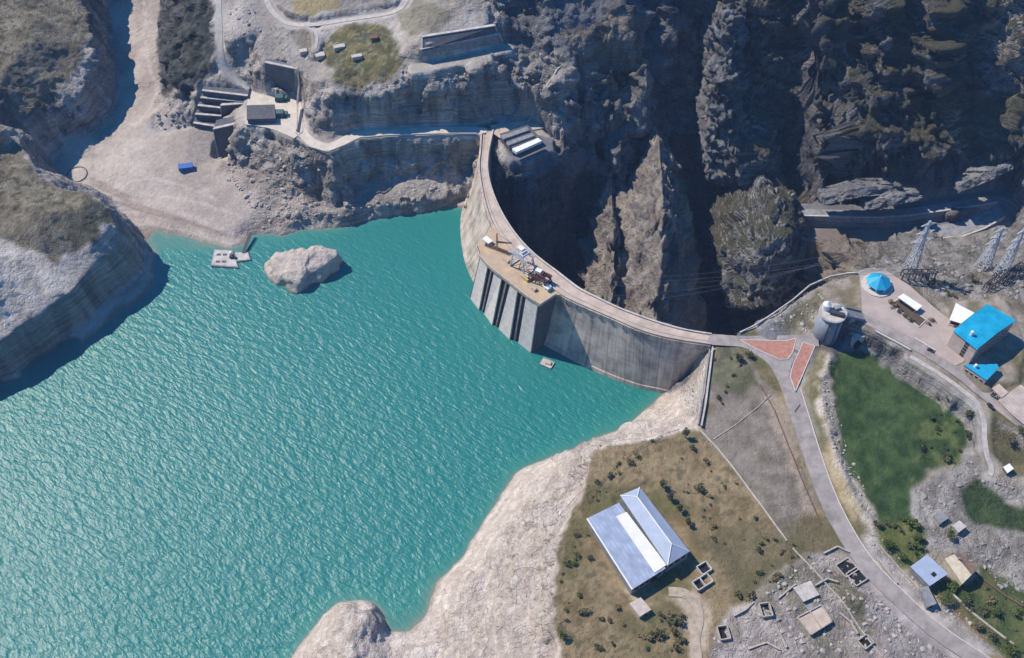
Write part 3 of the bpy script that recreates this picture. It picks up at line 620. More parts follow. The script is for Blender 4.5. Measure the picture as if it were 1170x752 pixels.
# ------------------------------------------------------------------ mesh: fine where the photo looks, coarse beyond
def axis(lo, hi, a, b, s):
    core = list(np.arange(a, b + 1e-6, s)); st = s; x = b; up = []
    while x < hi: st *= 1.16; x += st; up.append(x)
    st = s; x = a; dn = []
    while x > lo: st *= 1.16; x -= st; dn.append(x)
    return np.array(dn[::-1] + core + up)
GRID = 1.1
xs = axis(-3300, 3300, -640, 640, GRID); ys = axis(-2600, 3800, 215, 1215, GRID)
MX, MY = np.meshgrid(xs, ys)
Hm = bil(RZ, MX, MY).astype(np.float64); Fm = bil(FLAT, MX, MY); Rm = bil(RR, MX, MY)
far = np.clip(np.maximum.reduce([np.abs(MX) - 740, MY - 1310, 80 - MY, 0 * MX]) / 400, 0, 1)
fx_, fy_ = MX / 900, MY / 900
Hm = Hm * (1 - far) + (120 + 620 * fbm(fx_, fy_, octv=5, seed=131) - 250 * np.clip((200 - MY) / 800, 0, 1)) * far
Hm += (far > 0) * far * (ridged(MX / 160, MY / 160, octv=4, seed=141) - .5) * 90
# normals of the height field, sideways relief on cliffs
dHy, dHx = np.gradient(Hm, ys, xs)
ln = np.sqrt(dHx ** 2 + dHy ** 2 + 1); NX, NY, NZ = -dHx / ln, -dHy / ln, 1 / ln
steep = np.clip((1 - NZ) * 2.2, 0, 1); core = (1 - far)
amp = core * (1 - Fm) * np.clip(Rm, 0, 1.6)
q = ridged(MX / 17, MY / 17, Hm / 17, octv=5, seed=151, gain=.55) - .6
strata = vnoise(MX / 60, MY / 60, Hm / 2.6, 161) - .5
strata2 = vnoise(MX / 40, MY / 40, Hm / 6.5, 171) - .5
gorge_ = np.clip((MX - 40) / 40, 0, 1) * np.clip((MY - 540) / 30, 0, 1)
def facets(X, Y, Z, cell, seed):
    """blocky rock: every cell of a jittered lattice tilts its own way"""
    x, y, z = X / cell, Y / cell, Z / cell; xi, yi, zi = np.floor(x).astype(np.int64), np.floor(y).astype(np.int64), np.floor(z).astype(np.int64)
    best = np.full(x.shape, 9e9); out = np.zeros(x.shape)
    for i in (-1, 0, 1):
        for j in (-1, 0, 1):
            for k in (-1, 0, 1):
                a, b, c = xi + i, yi + j, zi + k
                dx = a + _h(a, b, c, seed) - x; dy = b + _h(a, b, c, seed + 1) - y; dz = c + _h(a, b, c, seed + 2) - z
                d = dx * dx + dy * dy + dz * dz; m = d < best; best[m] = d[m]
                v = dx * (_h(a, b, c, seed + 3) - .5) * 2 + dy * (_h(a, b, c, seed + 4) - .5) * 2 + dz * (_h(a, b, c, seed + 5) - .5) * 2.4 + (_h(a, b, c, seed + 6) - .5) * .7
                out[m] = v[m]
    return out
msk = (amp * steep > .06) & (Hm > -150)
def on(fn):
    o = np.zeros(MX.shape); jx = (fbm(MX[msk] / 9, MY[msk] / 9, Hm[msk] / 9, octv=2, seed=201) - .5) * 5; o[msk] = fn(MX[msk] + jx, MY[msk] + jx, Hm[msk] - jx); return o
fa = on(lambda x, y, z: facets(x * .8 + z * .25, y, z * 1.0, 36, 301)); fb = on(lambda x, y, z: facets(x + z * .2, y, z * 1.3, 13, 311)); fc = on(lambda x, y, z: facets(x, y, z * 1.5, 5.5, 321))
qb = fbm(MX / 60, MY / 60, Hm / 60, octv=2, seed=191) - .5
led = (Hm + (fbm(MX / 50, MY / 50, Hm / 50, octv=3, seed=195) - .5) * 40 + MX * .12) / 17; led = (led - np.floor(led)) ; led = np.where(led < .85, led / .85, (1 - led) / .15) - .5
disp = amp * (q * (1.6 + 3.0 * steep) + steep * (strata * 1.8 + strata2 * 2.6 + fa * (3 + 10 * gorge_) + fb * (4 + 1.5 * gorge_) + fc * 1.8 + led * (1.5 + 3.0 * gorge_) + qb * 16 * gorge_))
disp += core * (1 - Fm) * np.clip(Rm * 3, 0, 1) * (fbm(MX / 2.4, MY / 2.4, Hm / 2.4, octv=2, seed=181) - .5) * .55
lim = np.clip((Hm + 1) / 6, .15, 1); disp *= np.where(Hm > -2, lim, 1)
PX = MX + NX * disp; PY = MY + NY * disp; PZ = Hm + NZ * disp
nyv, nxv = MX.shape
co_ = np.stack([PX, PY, PZ], -1).reshape(-1, 3).astype(np.float32)
idx = np.arange(nyv * nxv).reshape(nyv, nxv)
quads = np.stack([idx[:-1, :-1], idx[:-1, 1:], idx[1:, 1:], idx[1:, :-1]], -1).reshape(-1, 4)
col_ = np.stack([bil(ALB[..., k], MX, MY) for k in range(3)], -1)
col_ = np.concatenate([col_, np.ones(col_.shape[:2] + (1,))], -1).reshape(-1, 4).astype(np.float32)
veg_ = (np.clip((MX - 130) / 60, .25, 1) * gorge_ * (1 - Fm) * np.clip((Hm + 30) / 40, 0, 1) * np.clip((MY - 600) / 40, 0, 1)).reshape(-1).astype(np.float32)
# roughness of relief as an attribute (0 yard .. 1 rock)
rel_ = np.clip(np.maximum(Rm, steep) * (1 - Fm), 0, 1).reshape(-1).astype(np.float32)

def ground_material():
    m, nt, b = new_mat('ground_rock_and_soil'); N = nt.nodes.new; L = nt.links.new
    at = N('ShaderNodeAttribute'); at.attribute_name = 'albedo'
    rl = N('ShaderNodeAttribute'); rl.attribute_name = 'relief'
    geo = N('ShaderNodeNewGeometry')
    nz = N('ShaderNodeSeparateXYZ'); L(geo.outputs['True Normal'], nz.inputs[0])
    # fine mottling
    a = N('ShaderNodeTexNoise'); a.inputs['Scale'].default_value = .55; a.inputs['Detail'].default_value = 9; a.inputs['Roughness'].default_value = .7
    L(geo.outputs['Position'], a.inputs['Vector'])
    ra = N('ShaderNodeMapRange'); ra.inputs[1].default_value = .3; ra.inputs[2].default_value = .7; ra.inputs[3].default_value = .80; ra.inputs[4].default_value = 1.18
    L(a.outputs['Fac'], ra.inputs[0])
    # bedding: thin layers stacked in height, slightly wavy
    mp = N('ShaderNodeMapping'); mp.inputs['Scale'].default_value = (.018, .018, .42); mp.inputs['Rotation'].default_value = (.07, .05, 0)
    L(geo.outputs['Position'], mp.inputs[0])
    s = N('ShaderNodeTexNoise'); s.inputs['Scale'].default_value = 1.6; s.inputs['Detail'].default_value = 6; s.inputs['Roughness'].default_value = .62; s.inputs['Distortion'].default_value = .4
    L(mp.outputs[0], s.inputs['Vector'])
    rs = N('ShaderNodeMapRange'); rs.inputs[1].default_value = .35; rs.inputs[2].default_value = .65; rs.inputs[3].default_value = .62; rs.inputs[4].default_value = 1.28
    L(s.outputs['Fac'], rs.inputs[0])
    stp = N('ShaderNodeMapRange'); stp.inputs[1].default_value = .85; stp.inputs[2].default_value = .55; stp.inputs[3].default_value = 0; stp.inputs[4].default_value = 1
    L(nz.outputs['Z'], stp.inputs[0])
    mx = N('ShaderNodeMix'); mx.data_type = 'FLOAT'; mx.inputs['A'].default_value = 1
    L(stp.outputs[0], mx.inputs['Factor']); L(rs.outputs[0], mx.inputs['B'])
    mu = N('ShaderNodeMath'); mu.operation = 'MULTIPLY'; L(ra.outputs[0], mu.inputs[0]); L(mx.outputs['Result'], mu.inputs[1])
    vm = N('ShaderNodeVectorMath'); vm.operation = 'SCALE'; L(at.outputs['Color'], vm.inputs[0]); L(mu.outputs[0], vm.inputs['Scale'])
    vg = N('ShaderNodeAttribute'); vg.attribute_name = 'veg'
    vn = N('ShaderNodeTexNoise'); vn.inputs['Scale'].default_value = .035; vn.inputs['Detail'].default_value = 7; vn.inputs['Roughness'].default_value = .7; L(geo.outputs['Position'], vn.inputs['Vector'])
    va = N('ShaderNodeMath'); va.operation = 'ADD'; L(vn.outputs['Fac'], va.inputs[0]); L(nz.outputs['Z'], va.inputs[1])
    vr_ = N('ShaderNodeMapRange'); vr_.inputs[1].default_value = 1.06; vr_.inputs[2].default_value = 1.2; L(va.outputs[0], vr_.inputs[0])
    vk = N('ShaderNodeMath'); vk.operation = 'MULTIPLY'; L(vr_.outputs[0], vk.inputs[0]); L(vg.outputs['Fac'], vk.inputs[1])
    vx = N('ShaderNodeMix'); vx.data_type = 'RGBA'; L(vk.outputs[0], vx.inputs[0]); L(vm.outputs[0], vx.inputs[6]); vx.inputs[7].default_value = (.075, .070, .045, 1)
    L(vx.outputs[2], b.inputs['Base Color'])
    b.inputs['Roughness'].default_value = .92; b.inputs['Specular IOR Level'].default_value = .15
    # relief
    v = N('ShaderNodeTexVoronoi'); v.feature = 'DISTANCE_TO_EDGE'; v.inputs['Scale'].default_value = .16
    dn = N('ShaderNodeTexNoise'); dn.inputs['Scale'].default_value = .12; dn.inputs['Detail'].default_value = 4; L(geo.outputs['Position'], dn.inputs['Vector'])
    sc = N('ShaderNodeVectorMath'); sc.operation = 'SCALE'; sc.inputs['Scale'].default_value = 14; L(dn.outputs['Color'], sc.inputs[0])
    ad = N('ShaderNodeVectorMath'); L(geo.outputs['Position'], ad.inputs[0]); L(sc.outputs[0], ad.inputs[1]); L(ad.outputs[0], v.inputs['Vector'])
    vr = N('ShaderNodeMapRange'); vr.inputs[1].default_value = 0; vr.inputs[2].default_value = .12; L(v.outputs['Distance'], vr.inputs[0])
    f = N('ShaderNodeTexNoise'); f.inputs['Scale'].default_value = .33; f.inputs['Detail'].default_value = 10; f.inputs['Roughness'].default_value = .68; L(geo.outputs['Position'], f.inputs['Vector'])
    h1 = N('ShaderNodeMath'); h1.operation = 'MULTIPLY_ADD'; L(vr.outputs[0], h1.inputs[0]); h1.inputs[1].default_value = .16; L(f.outputs['Fac'], h1.inputs[2])
    h2 = N('ShaderNodeMath'); h2.operation = 'MULTIPLY'; L(s.outputs['Fac'], h2.inputs[0]); L(stp.outputs[0], h2.inputs[1])
    h3 = N('ShaderNodeMath'); h3.operation = 'ADD'; L(h1.outputs[0], h3.inputs[0]); L(h2.outputs[0], h3.inputs[1])
    st = N('ShaderNodeMapRange'); st.inputs[3].default_value = .3; st.inputs[4].default_value = 3.2; L(rl.outputs['Fac'], st.inputs[0])
    bp = N('ShaderNodeBump'); bp.inputs['Strength'].default_value = 1; L(st.outputs[0], bp.inputs['Distance']); L(h3.outputs[0], bp.inputs['Height'])
    L(bp.outputs[0], b.inputs['Normal'])
    return m
GROUND_MAT = ground_material()
def grid_mesh(name, faces):
    used = np.zeros(len(co_), bool); used[faces.ravel()] = True
    remap = np.cumsum(used) - 1
    vv = co_[used]; ff = remap[faces].astype(np.int32)
    me = bpy.data.meshes.new(name)
    me.vertices.add(len(vv)); me.vertices.foreach_set('co', vv.ravel())
    me.loops.add(ff.size); me.loops.foreach_set('vertex_index', ff.ravel())
    me.polygons.add(len(ff)); me.polygons.foreach_set('loop_start', np.arange(0, ff.size, 4, dtype=np.int32))
    me.update(calc_edges=True)
    me.shade_smooth()
    a = me.attributes.new('albedo', 'FLOAT_COLOR', 'POINT'); a.data.foreach_set('color', col_[used].ravel())
    g_ = me.attributes.new('veg', 'FLOAT', 'POINT'); g_.data.foreach_set('value', veg_[used])
    r = me.attributes.new('relief', 'FLOAT', 'POINT'); r.data.foreach_set('value', rel_[used])
    me.materials.append(GROUND_MAT)
    o = bpy.data.objects.new(name, me); COL.objects.link(o)
    return tag(o, kind='structure')
grid_mesh('ground', quads)
# ================================================================== rock masses standing out of the far gorge wall
def PY(px, py, Y):
    p = W(px, py, 0); k = Y / p.y; return Vector((p.x * k, Y, CAMZ - (CAMZ) * k))
def spur(name, pts, tris, rock, rock2, N=30, veg=1.0, rough=1.0, seed=0, back=70):
    """pts: {key: (px, py, distance)}; coarse facets are subdivided and broken up"""
    keys = list(pts); P = np.array([tuple(PY(*pts[k])) for k in keys]); T = [tuple(keys.index(c) for c in t) for t in tris]
    vn = np.zeros_like(P)
    T2 = []
    for t in T:
        n = np.cross(P[t[1]] - P[t[0]], P[t[2]] - P[t[0]])
        if n[1] * 1.0 - n[2] * .8 > 0: t = (t[0], t[2], t[1]); n = -n
        T2.append(t)
        for i in t: vn[i] += n / (np.linalg.norm(n) + 1e-9)
    # skirt: open edges run back into the hill
    from collections import Counter
    E = Counter(tuple(sorted((t[i], t[(i + 1) % 3]))) for t in T2 for i in range(3)); Pl = P.tolist(); vnl = vn.tolist(); bk = {}
    def backv(i):
        if i not in bk: q = P[i] + np.array([0, back, -back * .35]); bk[i] = len(Pl); Pl.append(q.tolist()); vnl.append(vn[i].tolist())
        return bk[i]
    for (a, b), c in list(E.items()):
        if c == 1: T2.append((a, b, backv(a))); T2.append((b, backv(b), backv(a)))
    P = np.array(Pl); vn = np.array(vnl); vn /= np.linalg.norm(vn, axis=1)[:, None] + 1e-9
    index = {}; V = []; Nn = []; F = []
    for t in T2:
        ids = {}
        for i in range(N + 1):
            for j in range(N + 1 - i):
                k = N - i - j; p = (P[t[0]] * i + P[t[1]] * j + P[t[2]] * k) / N; key = (round(p[0], 2), round(p[1], 2), round(p[2], 2))
                if key not in index: index[key] = len(V); V.append(p); Nn.append((vn[t[0]] * i + vn[t[1]] * j + vn[t[2]] * k) / N)
                ids[i, j] = index[key]
        for i in range(N):
            for j in range(N - i):
                F.append((ids[i, j], ids[i + 1, j], ids[i, j + 1]))
                if j < N - i - 1: F.append((ids[i + 1, j], ids[i + 1, j + 1], ids[i, j + 1]))
    V = np.array(V); Nn = np.array(Nn); Nn /= np.linalg.norm(Nn, axis=1)[:, None] + 1e-9
    x, y, z = V.T; jx = (fbm(x / 9, y / 9, z / 9, octv=2, seed=201 + seed) - .5) * 5
    led = (z + (fbm(x / 40, y / 40, z / 40, octv=3, seed=195 + seed) - .5) * 26 + x * .15) / 11; led = led - np.floor(led); led = np.where(led < .85, led / .85, (1 - led) / .15) - .5
    d = facets(x + jx, y, z * 1.1, 22, 401 + seed) * 8 + facets(x + jx, y + jx, z * 1.3, 9, 411 + seed) * 4.5 + facets(x, y, z * 1.5, 4, 421 + seed) * 1.6 + (ridged(x / 15, y / 15, z / 15, octv=4, seed=431 + seed) - .6) * 4.5 + led * 3.0 + (vnoise(x / 50, y / 50, z / 2.2, 441) - .5) * 1.4
    V = V + Nn * (d * rough)[:, None]
    me = bpy.data.meshes.new(name); me.from_pydata(V.tolist(), [], F); me.update()
    bm = bmesh.new(); bm.from_mesh(me); bmesh.ops.recalc_face_normals(bm, faces=bm.faces)
    bm.to_mesh(me); bm.free(); me.shade_smooth()
    n = fbm(x / 8, y / 8, z / 8, octv=4, seed=77 + seed)
    t = np.clip((n - .35) / .3, 0, 1)[:, None]; c = np.array(rock)[None] * (1 - t) + np.array(rock2)[None] * t; c = np.concatenate([c, np.ones((len(c), 1))], 1).astype(np.float32)
    a = me.attributes.new('albedo', 'FLOAT_COLOR', 'POINT'); a.data.foreach_set('color', c.ravel())
    a = me.attributes.new('relief', 'FLOAT', 'POINT'); a.data.foreach_set('value', np.ones(len(V), np.float32))
    a = me.attributes.new('veg', 'FLOAT', 'POINT'); a.data.foreach_set('value', np.full(len(V), veg, np.float32))
    me.materials.append(GROUND_MAT); o = bpy.data.objects.new(name, me); COL.objects.link(o); return tag(o, kind='structure')
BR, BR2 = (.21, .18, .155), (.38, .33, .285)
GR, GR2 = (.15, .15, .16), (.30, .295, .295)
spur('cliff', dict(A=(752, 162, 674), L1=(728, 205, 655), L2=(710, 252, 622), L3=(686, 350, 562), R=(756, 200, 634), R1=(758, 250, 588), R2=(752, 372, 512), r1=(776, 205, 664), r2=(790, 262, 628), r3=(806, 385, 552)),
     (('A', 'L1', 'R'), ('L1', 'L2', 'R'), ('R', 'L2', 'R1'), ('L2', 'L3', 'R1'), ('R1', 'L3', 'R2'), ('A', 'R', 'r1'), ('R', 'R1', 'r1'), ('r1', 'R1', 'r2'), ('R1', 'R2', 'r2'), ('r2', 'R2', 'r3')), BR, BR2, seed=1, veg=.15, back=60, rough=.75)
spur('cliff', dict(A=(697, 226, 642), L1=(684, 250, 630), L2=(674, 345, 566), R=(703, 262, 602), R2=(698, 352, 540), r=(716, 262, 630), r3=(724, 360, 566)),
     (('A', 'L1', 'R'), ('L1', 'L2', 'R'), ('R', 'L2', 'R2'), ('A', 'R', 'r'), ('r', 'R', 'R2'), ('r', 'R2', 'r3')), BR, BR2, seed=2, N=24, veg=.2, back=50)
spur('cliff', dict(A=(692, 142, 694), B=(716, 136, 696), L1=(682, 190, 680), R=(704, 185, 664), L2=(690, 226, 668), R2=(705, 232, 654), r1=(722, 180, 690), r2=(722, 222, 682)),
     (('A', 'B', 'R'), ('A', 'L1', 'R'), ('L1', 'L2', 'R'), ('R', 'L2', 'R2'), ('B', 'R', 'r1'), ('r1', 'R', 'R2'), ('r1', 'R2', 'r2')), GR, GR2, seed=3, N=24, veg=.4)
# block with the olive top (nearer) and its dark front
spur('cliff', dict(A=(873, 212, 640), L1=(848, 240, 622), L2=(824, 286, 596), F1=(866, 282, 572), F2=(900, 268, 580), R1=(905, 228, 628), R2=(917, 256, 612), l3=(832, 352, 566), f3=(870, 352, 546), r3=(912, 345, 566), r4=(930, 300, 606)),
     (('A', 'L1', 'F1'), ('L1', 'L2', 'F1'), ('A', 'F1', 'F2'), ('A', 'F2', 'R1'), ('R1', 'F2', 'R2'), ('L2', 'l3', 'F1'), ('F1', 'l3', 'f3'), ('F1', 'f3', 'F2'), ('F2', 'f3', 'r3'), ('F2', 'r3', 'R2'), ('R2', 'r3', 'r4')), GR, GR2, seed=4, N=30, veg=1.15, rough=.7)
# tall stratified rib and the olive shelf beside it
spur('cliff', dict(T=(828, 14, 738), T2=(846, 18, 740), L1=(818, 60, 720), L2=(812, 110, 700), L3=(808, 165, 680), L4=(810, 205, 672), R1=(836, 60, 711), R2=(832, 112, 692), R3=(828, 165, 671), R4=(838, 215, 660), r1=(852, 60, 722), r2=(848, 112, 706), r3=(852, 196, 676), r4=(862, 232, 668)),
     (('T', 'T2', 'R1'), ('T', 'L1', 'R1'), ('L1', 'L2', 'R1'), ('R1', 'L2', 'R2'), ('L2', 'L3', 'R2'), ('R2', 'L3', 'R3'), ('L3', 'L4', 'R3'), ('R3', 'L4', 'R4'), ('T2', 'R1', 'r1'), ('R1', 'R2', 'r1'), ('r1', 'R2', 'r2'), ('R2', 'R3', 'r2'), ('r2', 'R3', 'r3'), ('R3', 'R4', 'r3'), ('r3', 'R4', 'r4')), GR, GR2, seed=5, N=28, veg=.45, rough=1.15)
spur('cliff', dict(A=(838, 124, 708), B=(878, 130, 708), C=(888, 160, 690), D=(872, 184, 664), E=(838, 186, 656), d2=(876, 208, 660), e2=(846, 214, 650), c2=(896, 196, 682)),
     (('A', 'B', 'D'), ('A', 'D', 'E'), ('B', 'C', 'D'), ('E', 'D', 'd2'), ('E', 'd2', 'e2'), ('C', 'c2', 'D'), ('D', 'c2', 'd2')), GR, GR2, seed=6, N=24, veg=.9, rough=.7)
# pale ledges above the gallery road
for k, (p1, p2, p3) in enumerate((((940, 226, 618), (985, 216, 622), (1030, 213, 626)), ((988, 232, 612), (1020, 226, 615), (1052, 220, 620)), ((1095, 212, 620), (1125, 200, 626), (1158, 184, 634)))):
    spur('cliff', dict(a=p1, b=(p2[0], p2[1] - 3, p2[2] - 2), c=p3, a2=(p1[0], p1[1] + 9, p1[2] - 5), b2=(p2[0], p2[1] + 9, p2[2] - 8), c2=(p3[0], p3[1] + 9, p3[2] - 5)), (('a', 'b', 'a2'), ('b', 'b2', 'a2'), ('b', 'c', 'b2'), ('c', 'c2', 'b2')), (.15, .15, .155), (.27, .26, .255), seed=7 + k, N=18, veg=0, rough=.45, back=16)
# ================================================================== materials
M = {}
def face_material(name, light, dark, joint=13.0, lift=4.0, streak=.5):
    """cast concrete: block joints, lift lines and run-off streaks laid along the wall (UV = metres along, metres up)"""
    m, nt, b = new_mat(name); N = nt.nodes.new; L = nt.links.new
    uv = N('ShaderNodeUVMap'); sx = N('ShaderNodeSeparateXYZ'); L(uv.outputs[0], sx.inputs[0])
    n = N('ShaderNodeTexNoise'); n.inputs['Scale'].default_value = .06; n.inputs['Detail'].default_value = 9; n.inputs['Roughness'].default_value = .65; L(uv.outputs[0], n.inputs['Vector'])
    mp = N('ShaderNodeMapping'); mp.inputs['Scale'].default_value = (.45, .035, 1); L(uv.outputs[0], mp.inputs[0])
    s = N('ShaderNodeTexNoise'); s.inputs['Scale'].default_value = 1; s.inputs['Detail'].default_value = 6; L(mp.outputs[0], s.inputs['Vector'])
    ad = N('ShaderNodeMath'); ad.operation = 'MULTIPLY_ADD'; L(s.outputs['Fac'], ad.inputs[0]); ad.inputs[1].default_value = streak; L(n.outputs['Fac'], ad.inputs[2])
    r = N('ShaderNodeValToRGB'); r.color_ramp.elements[0].position = .45 + streak * .25; r.color_ramp.elements[0].color = (*dark, 1)
    r.color_ramp.elements[1].position = .62 + streak * .55; r.color_ramp.elements[1].color = (*light, 1); L(ad.outputs[0], r.inputs[0])
    def groove(sock, period, width):
        a = N('ShaderNodeMath'); a.operation = 'PINGPONG'; L(sock, a.inputs[0]); a.inputs[1].default_value = period / 2
        c = N('ShaderNodeMapRange'); c.inputs[1].default_value = 0; c.inputs[2].default_value = width; L(a.outputs[0], c.inputs[0]); return c.outputs[0]
    g1 = groove(sx.outputs[0], joint, .35); g2 = groove(sx.outputs[1], lift, .22)
    g2b = N('ShaderNodeMapRange'); g2b.inputs[3].default_value = .82; L(g2, g2b.inputs[0])
    g1b = N('ShaderNodeMapRange'); g1b.inputs[3].default_value = .55; L(g1, g1b.inputs[0])
    mu = N('ShaderNodeMath'); mu.operation = 'MULTIPLY'; L(g1b.outputs[0], mu.inputs[0]); L(g2b.outputs[0], mu.inputs[1])
    vm = N('ShaderNodeVectorMath'); vm.operation = 'SCALE'; L(r.outputs[0], vm.inputs[0]); L(mu.outputs[0], vm.inputs['Scale']); L(vm.outputs[0], b.inputs['Base Color'])
    b.inputs['Roughness'].default_value = .85; b.inputs['Specular IOR Level'].default_value = .2
    bp = N('ShaderNodeBump'); bp.inputs['Distance'].default_value = .25; L(mu.outputs[0], bp.inputs['Height']); L(bp.outputs[0], b.inputs['Normal'])
    return m
M['face'] = face_material('weathered_dam_concrete', (.58, .50, .42), (.21, .19, .17))
M['bathtub'] = mat('bleached_wet_concrete', (.70, .63, .58), .8, scale=.3, var=.2)
M['conc'] = mat('pale_concrete', (.50, .46, .42), .85, scale=.25, var=.3, bump=.05)
M['cream_road'] = mat('cream_dusty_road', (.58, .51, .43), .9, scale=.15, var=.2)
M['conc_pink'] = mat('dusty_pink_concrete', (.50, .40, .325), .85, scale=.15, var=.25)
M['conc_grey'] = mat('grey_concrete', (.25, .25, .26), .85, scale=.25, var=.35, bump=.05)
M['conc_dark'] = mat('stained_and_shade_concrete', (.10, .10, .115), .85, scale=.3, var=.35)  # dark concrete; on the intake flank it stands in for shade
M['kerb'] = mat('white_kerb_paint', (.58, .53, .49), .7, scale=.8, var=.25)
M['road'] = mat('dusty_asphalt', (.33, .285, .265), .9, scale=.12, var=.34, bump=.03)
M['dirt'] = mat('tan_dirt_drive', (.41, .335, .255), .95, scale=.3, var=.3, bump=.06)
M['track'] = mat('pale_gravel_track', (.46, .42, .38), .95, scale=.3, var=.25, bump=.08)
M['brick_red'] = mat('red_paving', (.42, .20, .145), .85, scale=.5, var=.3)
M['ochre'] = mat('ochre_deck_slab', (.46, .33, .19), .85, scale=.12, var=.35, col2=(.36, .28, .22))
M['rack'] = mat('rusted_rack_and_slot_shade', (.030, .024, .024), .9, scale=1.2, var=.5)
M['steel'] = mat('galvanised_steel', (.50, .52, .56), .6, .0, scale=1.0)
M['steel_dark'] = mat('dark_steel', (.07, .065, .07), .6, .3, scale=1.0)
M['steel_red'] = mat('dull_red_steel', (.14, .05, .045), .6, .2, scale=1.0)
M['white'] = mat('white_painted_metal', (.78, .77, .74), .5, scale=.5, var=.12)
M['blue_roof'] = mat('bright_blue_metal_roof', (.012, .33, .55), .45, .0, scale=.25, var=.18)
M['blue_hut'] = mat('blue_painted_metal', (.04, .13, .42), .5, scale=.5)
M['lilac_roof'] = mat('faded_blue_grey_sheet_roof', (.33, .38, .50), .45, .2, scale=.2, var=.14)
M['lilac_pale'] = mat('pale_blue_grey_sheet_roof', (.33, .385, .50), .6, .0, scale=.2, var=.12)
M['white_roof'] = mat('cream_translucent_roof_sheet', (.74, .72, .66), .5, scale=.25, var=.1)
M['brown_roof'] = mat('rusty_tiled_roof', (.24, .15, .11), .8, scale=.8, var=.35)
M['cream'] = mat('cream_render', (.50, .43, .32), .85, scale=.4, var=.2)
M['plaster'] = mat('pinkish_plaster', (.52, .43, .38), .85, scale=.3, var=.18)
M['window'] = mat('dark_window_glass', (.02, .025, .03), .2, scale=1, spec=.6)
M['teal'] = mat('faded_green_canvas', (.06, .13, .125), .8, scale=.8)
M['hole'] = mat('shade_and_tyre_black', (.012, .012, .013), .95)  # flat black: darkness of openings put into the colour; also tyres
M['stone'] = mat('pale_field_stone', (.44, .39, .34), .9, scale=.8, var=.35, bump=.1)
M['wire'] = mat('aluminium_wire', (.12, .13, .16), .8, .0)
M['rust'] = mat('rust_brown_iron', (.17, .09, .06), .8, scale=1)
M['orange'] = mat('orange_paint', (.62, .22, .07), .6)
M['yellow'] = mat('yellow_ochre_paint', (.52, .40, .12), .6)
M['soilbed'] = mat('brown_bed_soil', (.10, .07, .05), .95, scale=1, var=.4)
M['pave'] = mat('pinkish_yard_paving', (.40, .325, .285), .9, scale=.1, var=.18, bump=.02)
def rib_mat(name, col, dark, per, rough=.6):
    """corrugated or seamed sheet: ribs along the local Y axis of the UVs"""
    m, nt, b = new_mat(name); N = nt.nodes.new; L = nt.links.new
    uv = N('ShaderNodeUVMap'); sx = N('ShaderNodeSeparateXYZ'); L(uv.outputs[0], sx.inputs[0])
    a = N('ShaderNodeMath'); a.operation = 'PINGPONG'; L(sx.outputs[0], a.inputs[0]); a.inputs[1].default_value = per / 2
    c = N('ShaderNodeMapRange'); c.inputs[1].default_value = 0; c.inputs[2].default_value = per * .2; L(a.outputs[0], c.inputs[0])
    n = N('ShaderNodeTexNoise'); n.inputs['Scale'].default_value = .15; n.inputs['Detail'].default_value = 7; L(uv.outputs[0], n.inputs['Vector'])
    r = N('ShaderNodeValToRGB'); r.color_ramp.elements[0].position = .35; r.color_ramp.elements[1].position = .7
    r.color_ramp.elements[0].color = (*[v * .68 for v in col], 1); r.color_ramp.elements[1].color = (*[min(1, v * 1.1) for v in col], 1); L(n.outputs['Fac'], r.inputs[0])
    mx = N('ShaderNodeMix'); mx.data_type = 'RGBA'; L(c.outputs[0], mx.inputs[0]); mx.inputs[6].default_value = (*dark, 1); L(r.outputs[0], mx.inputs[7])
    L(mx.outputs[2], b.inputs['Base Color']); b.inputs['Roughness'].default_value = rough; b.inputs['Specular IOR Level'].default_value = .35
    return m
M['lilac_ribs'] = rib_mat('faded_blue_grey_seamed_roof', (.36, .41, .53), (.27, .31, .42), 2.6, .45)
M['blue_ribs'] = rib_mat('bright_blue_seamed_roof', (.012, .36, .58), (.008, .25, .43), 2.2, .4)
M['pink_ribs'] = rib_mat('pink_ribbed_sheet_roof', (.52, .43, .37), (.36, .28, .24), 2.2, .6)
M['sheetpile'] = rib_mat('ribbed_concrete_wall', (.17, .17, .185), (.09, .09, .105), 2.4, .8)
def set_uv(o, fn):
    me = o.data; uv = me.uv_layers.new(name='UVMap')
    for lp in me.loops:
        v = me.vertices[lp.vertex_index].co; uv.data[lp.index].uv = fn(v, lp.vertex_index)

# ================================================================== the arch dam
TR = [((550, 153), (540, 216), (564, 149)), ((549, 172), (533, 228), (559, 172)), ((547.5, 190), (528, 244), (557.5, 192)), ((550, 212), (527, 262), (561, 212)), ((555, 236), (529, 284), (570, 236)), ((562, 256), (534, 305), (582.5, 258)), ((574, 275), (544, 326), (598, 278)), ((592, 294), (560, 348), (616, 295)),
      ((613, 314), (582, 370), (636, 310)), ((632, 330), (606, 386), (650, 321)), ((648, 341), (632, 399), (664, 331)), ((673, 352.5), (662, 415), (684, 341)), ((700, 364), (694, 430), (707, 352)), ((726, 375.5), (724, 441), (732, 361.5)), ((753, 384), (746, 446), (757, 370)), ((780, 389.5), (768, 448), (783, 377)), ((812, 394), (790, 432), (813, 382))]
ZC = 50.0
U = smoothpath([W(*t[0], ZC) for t in TR], 6); Wt = smoothpath([W(*t[1], 0) for t in TR], 6); Dn = smoothpath([W(*t[2], ZC) for t in TR], 6)
NS = len(U)
ARC = [0]
for a, b in zip(U, U[1:]): ARC.append(ARC[-1] + (b - a).length)
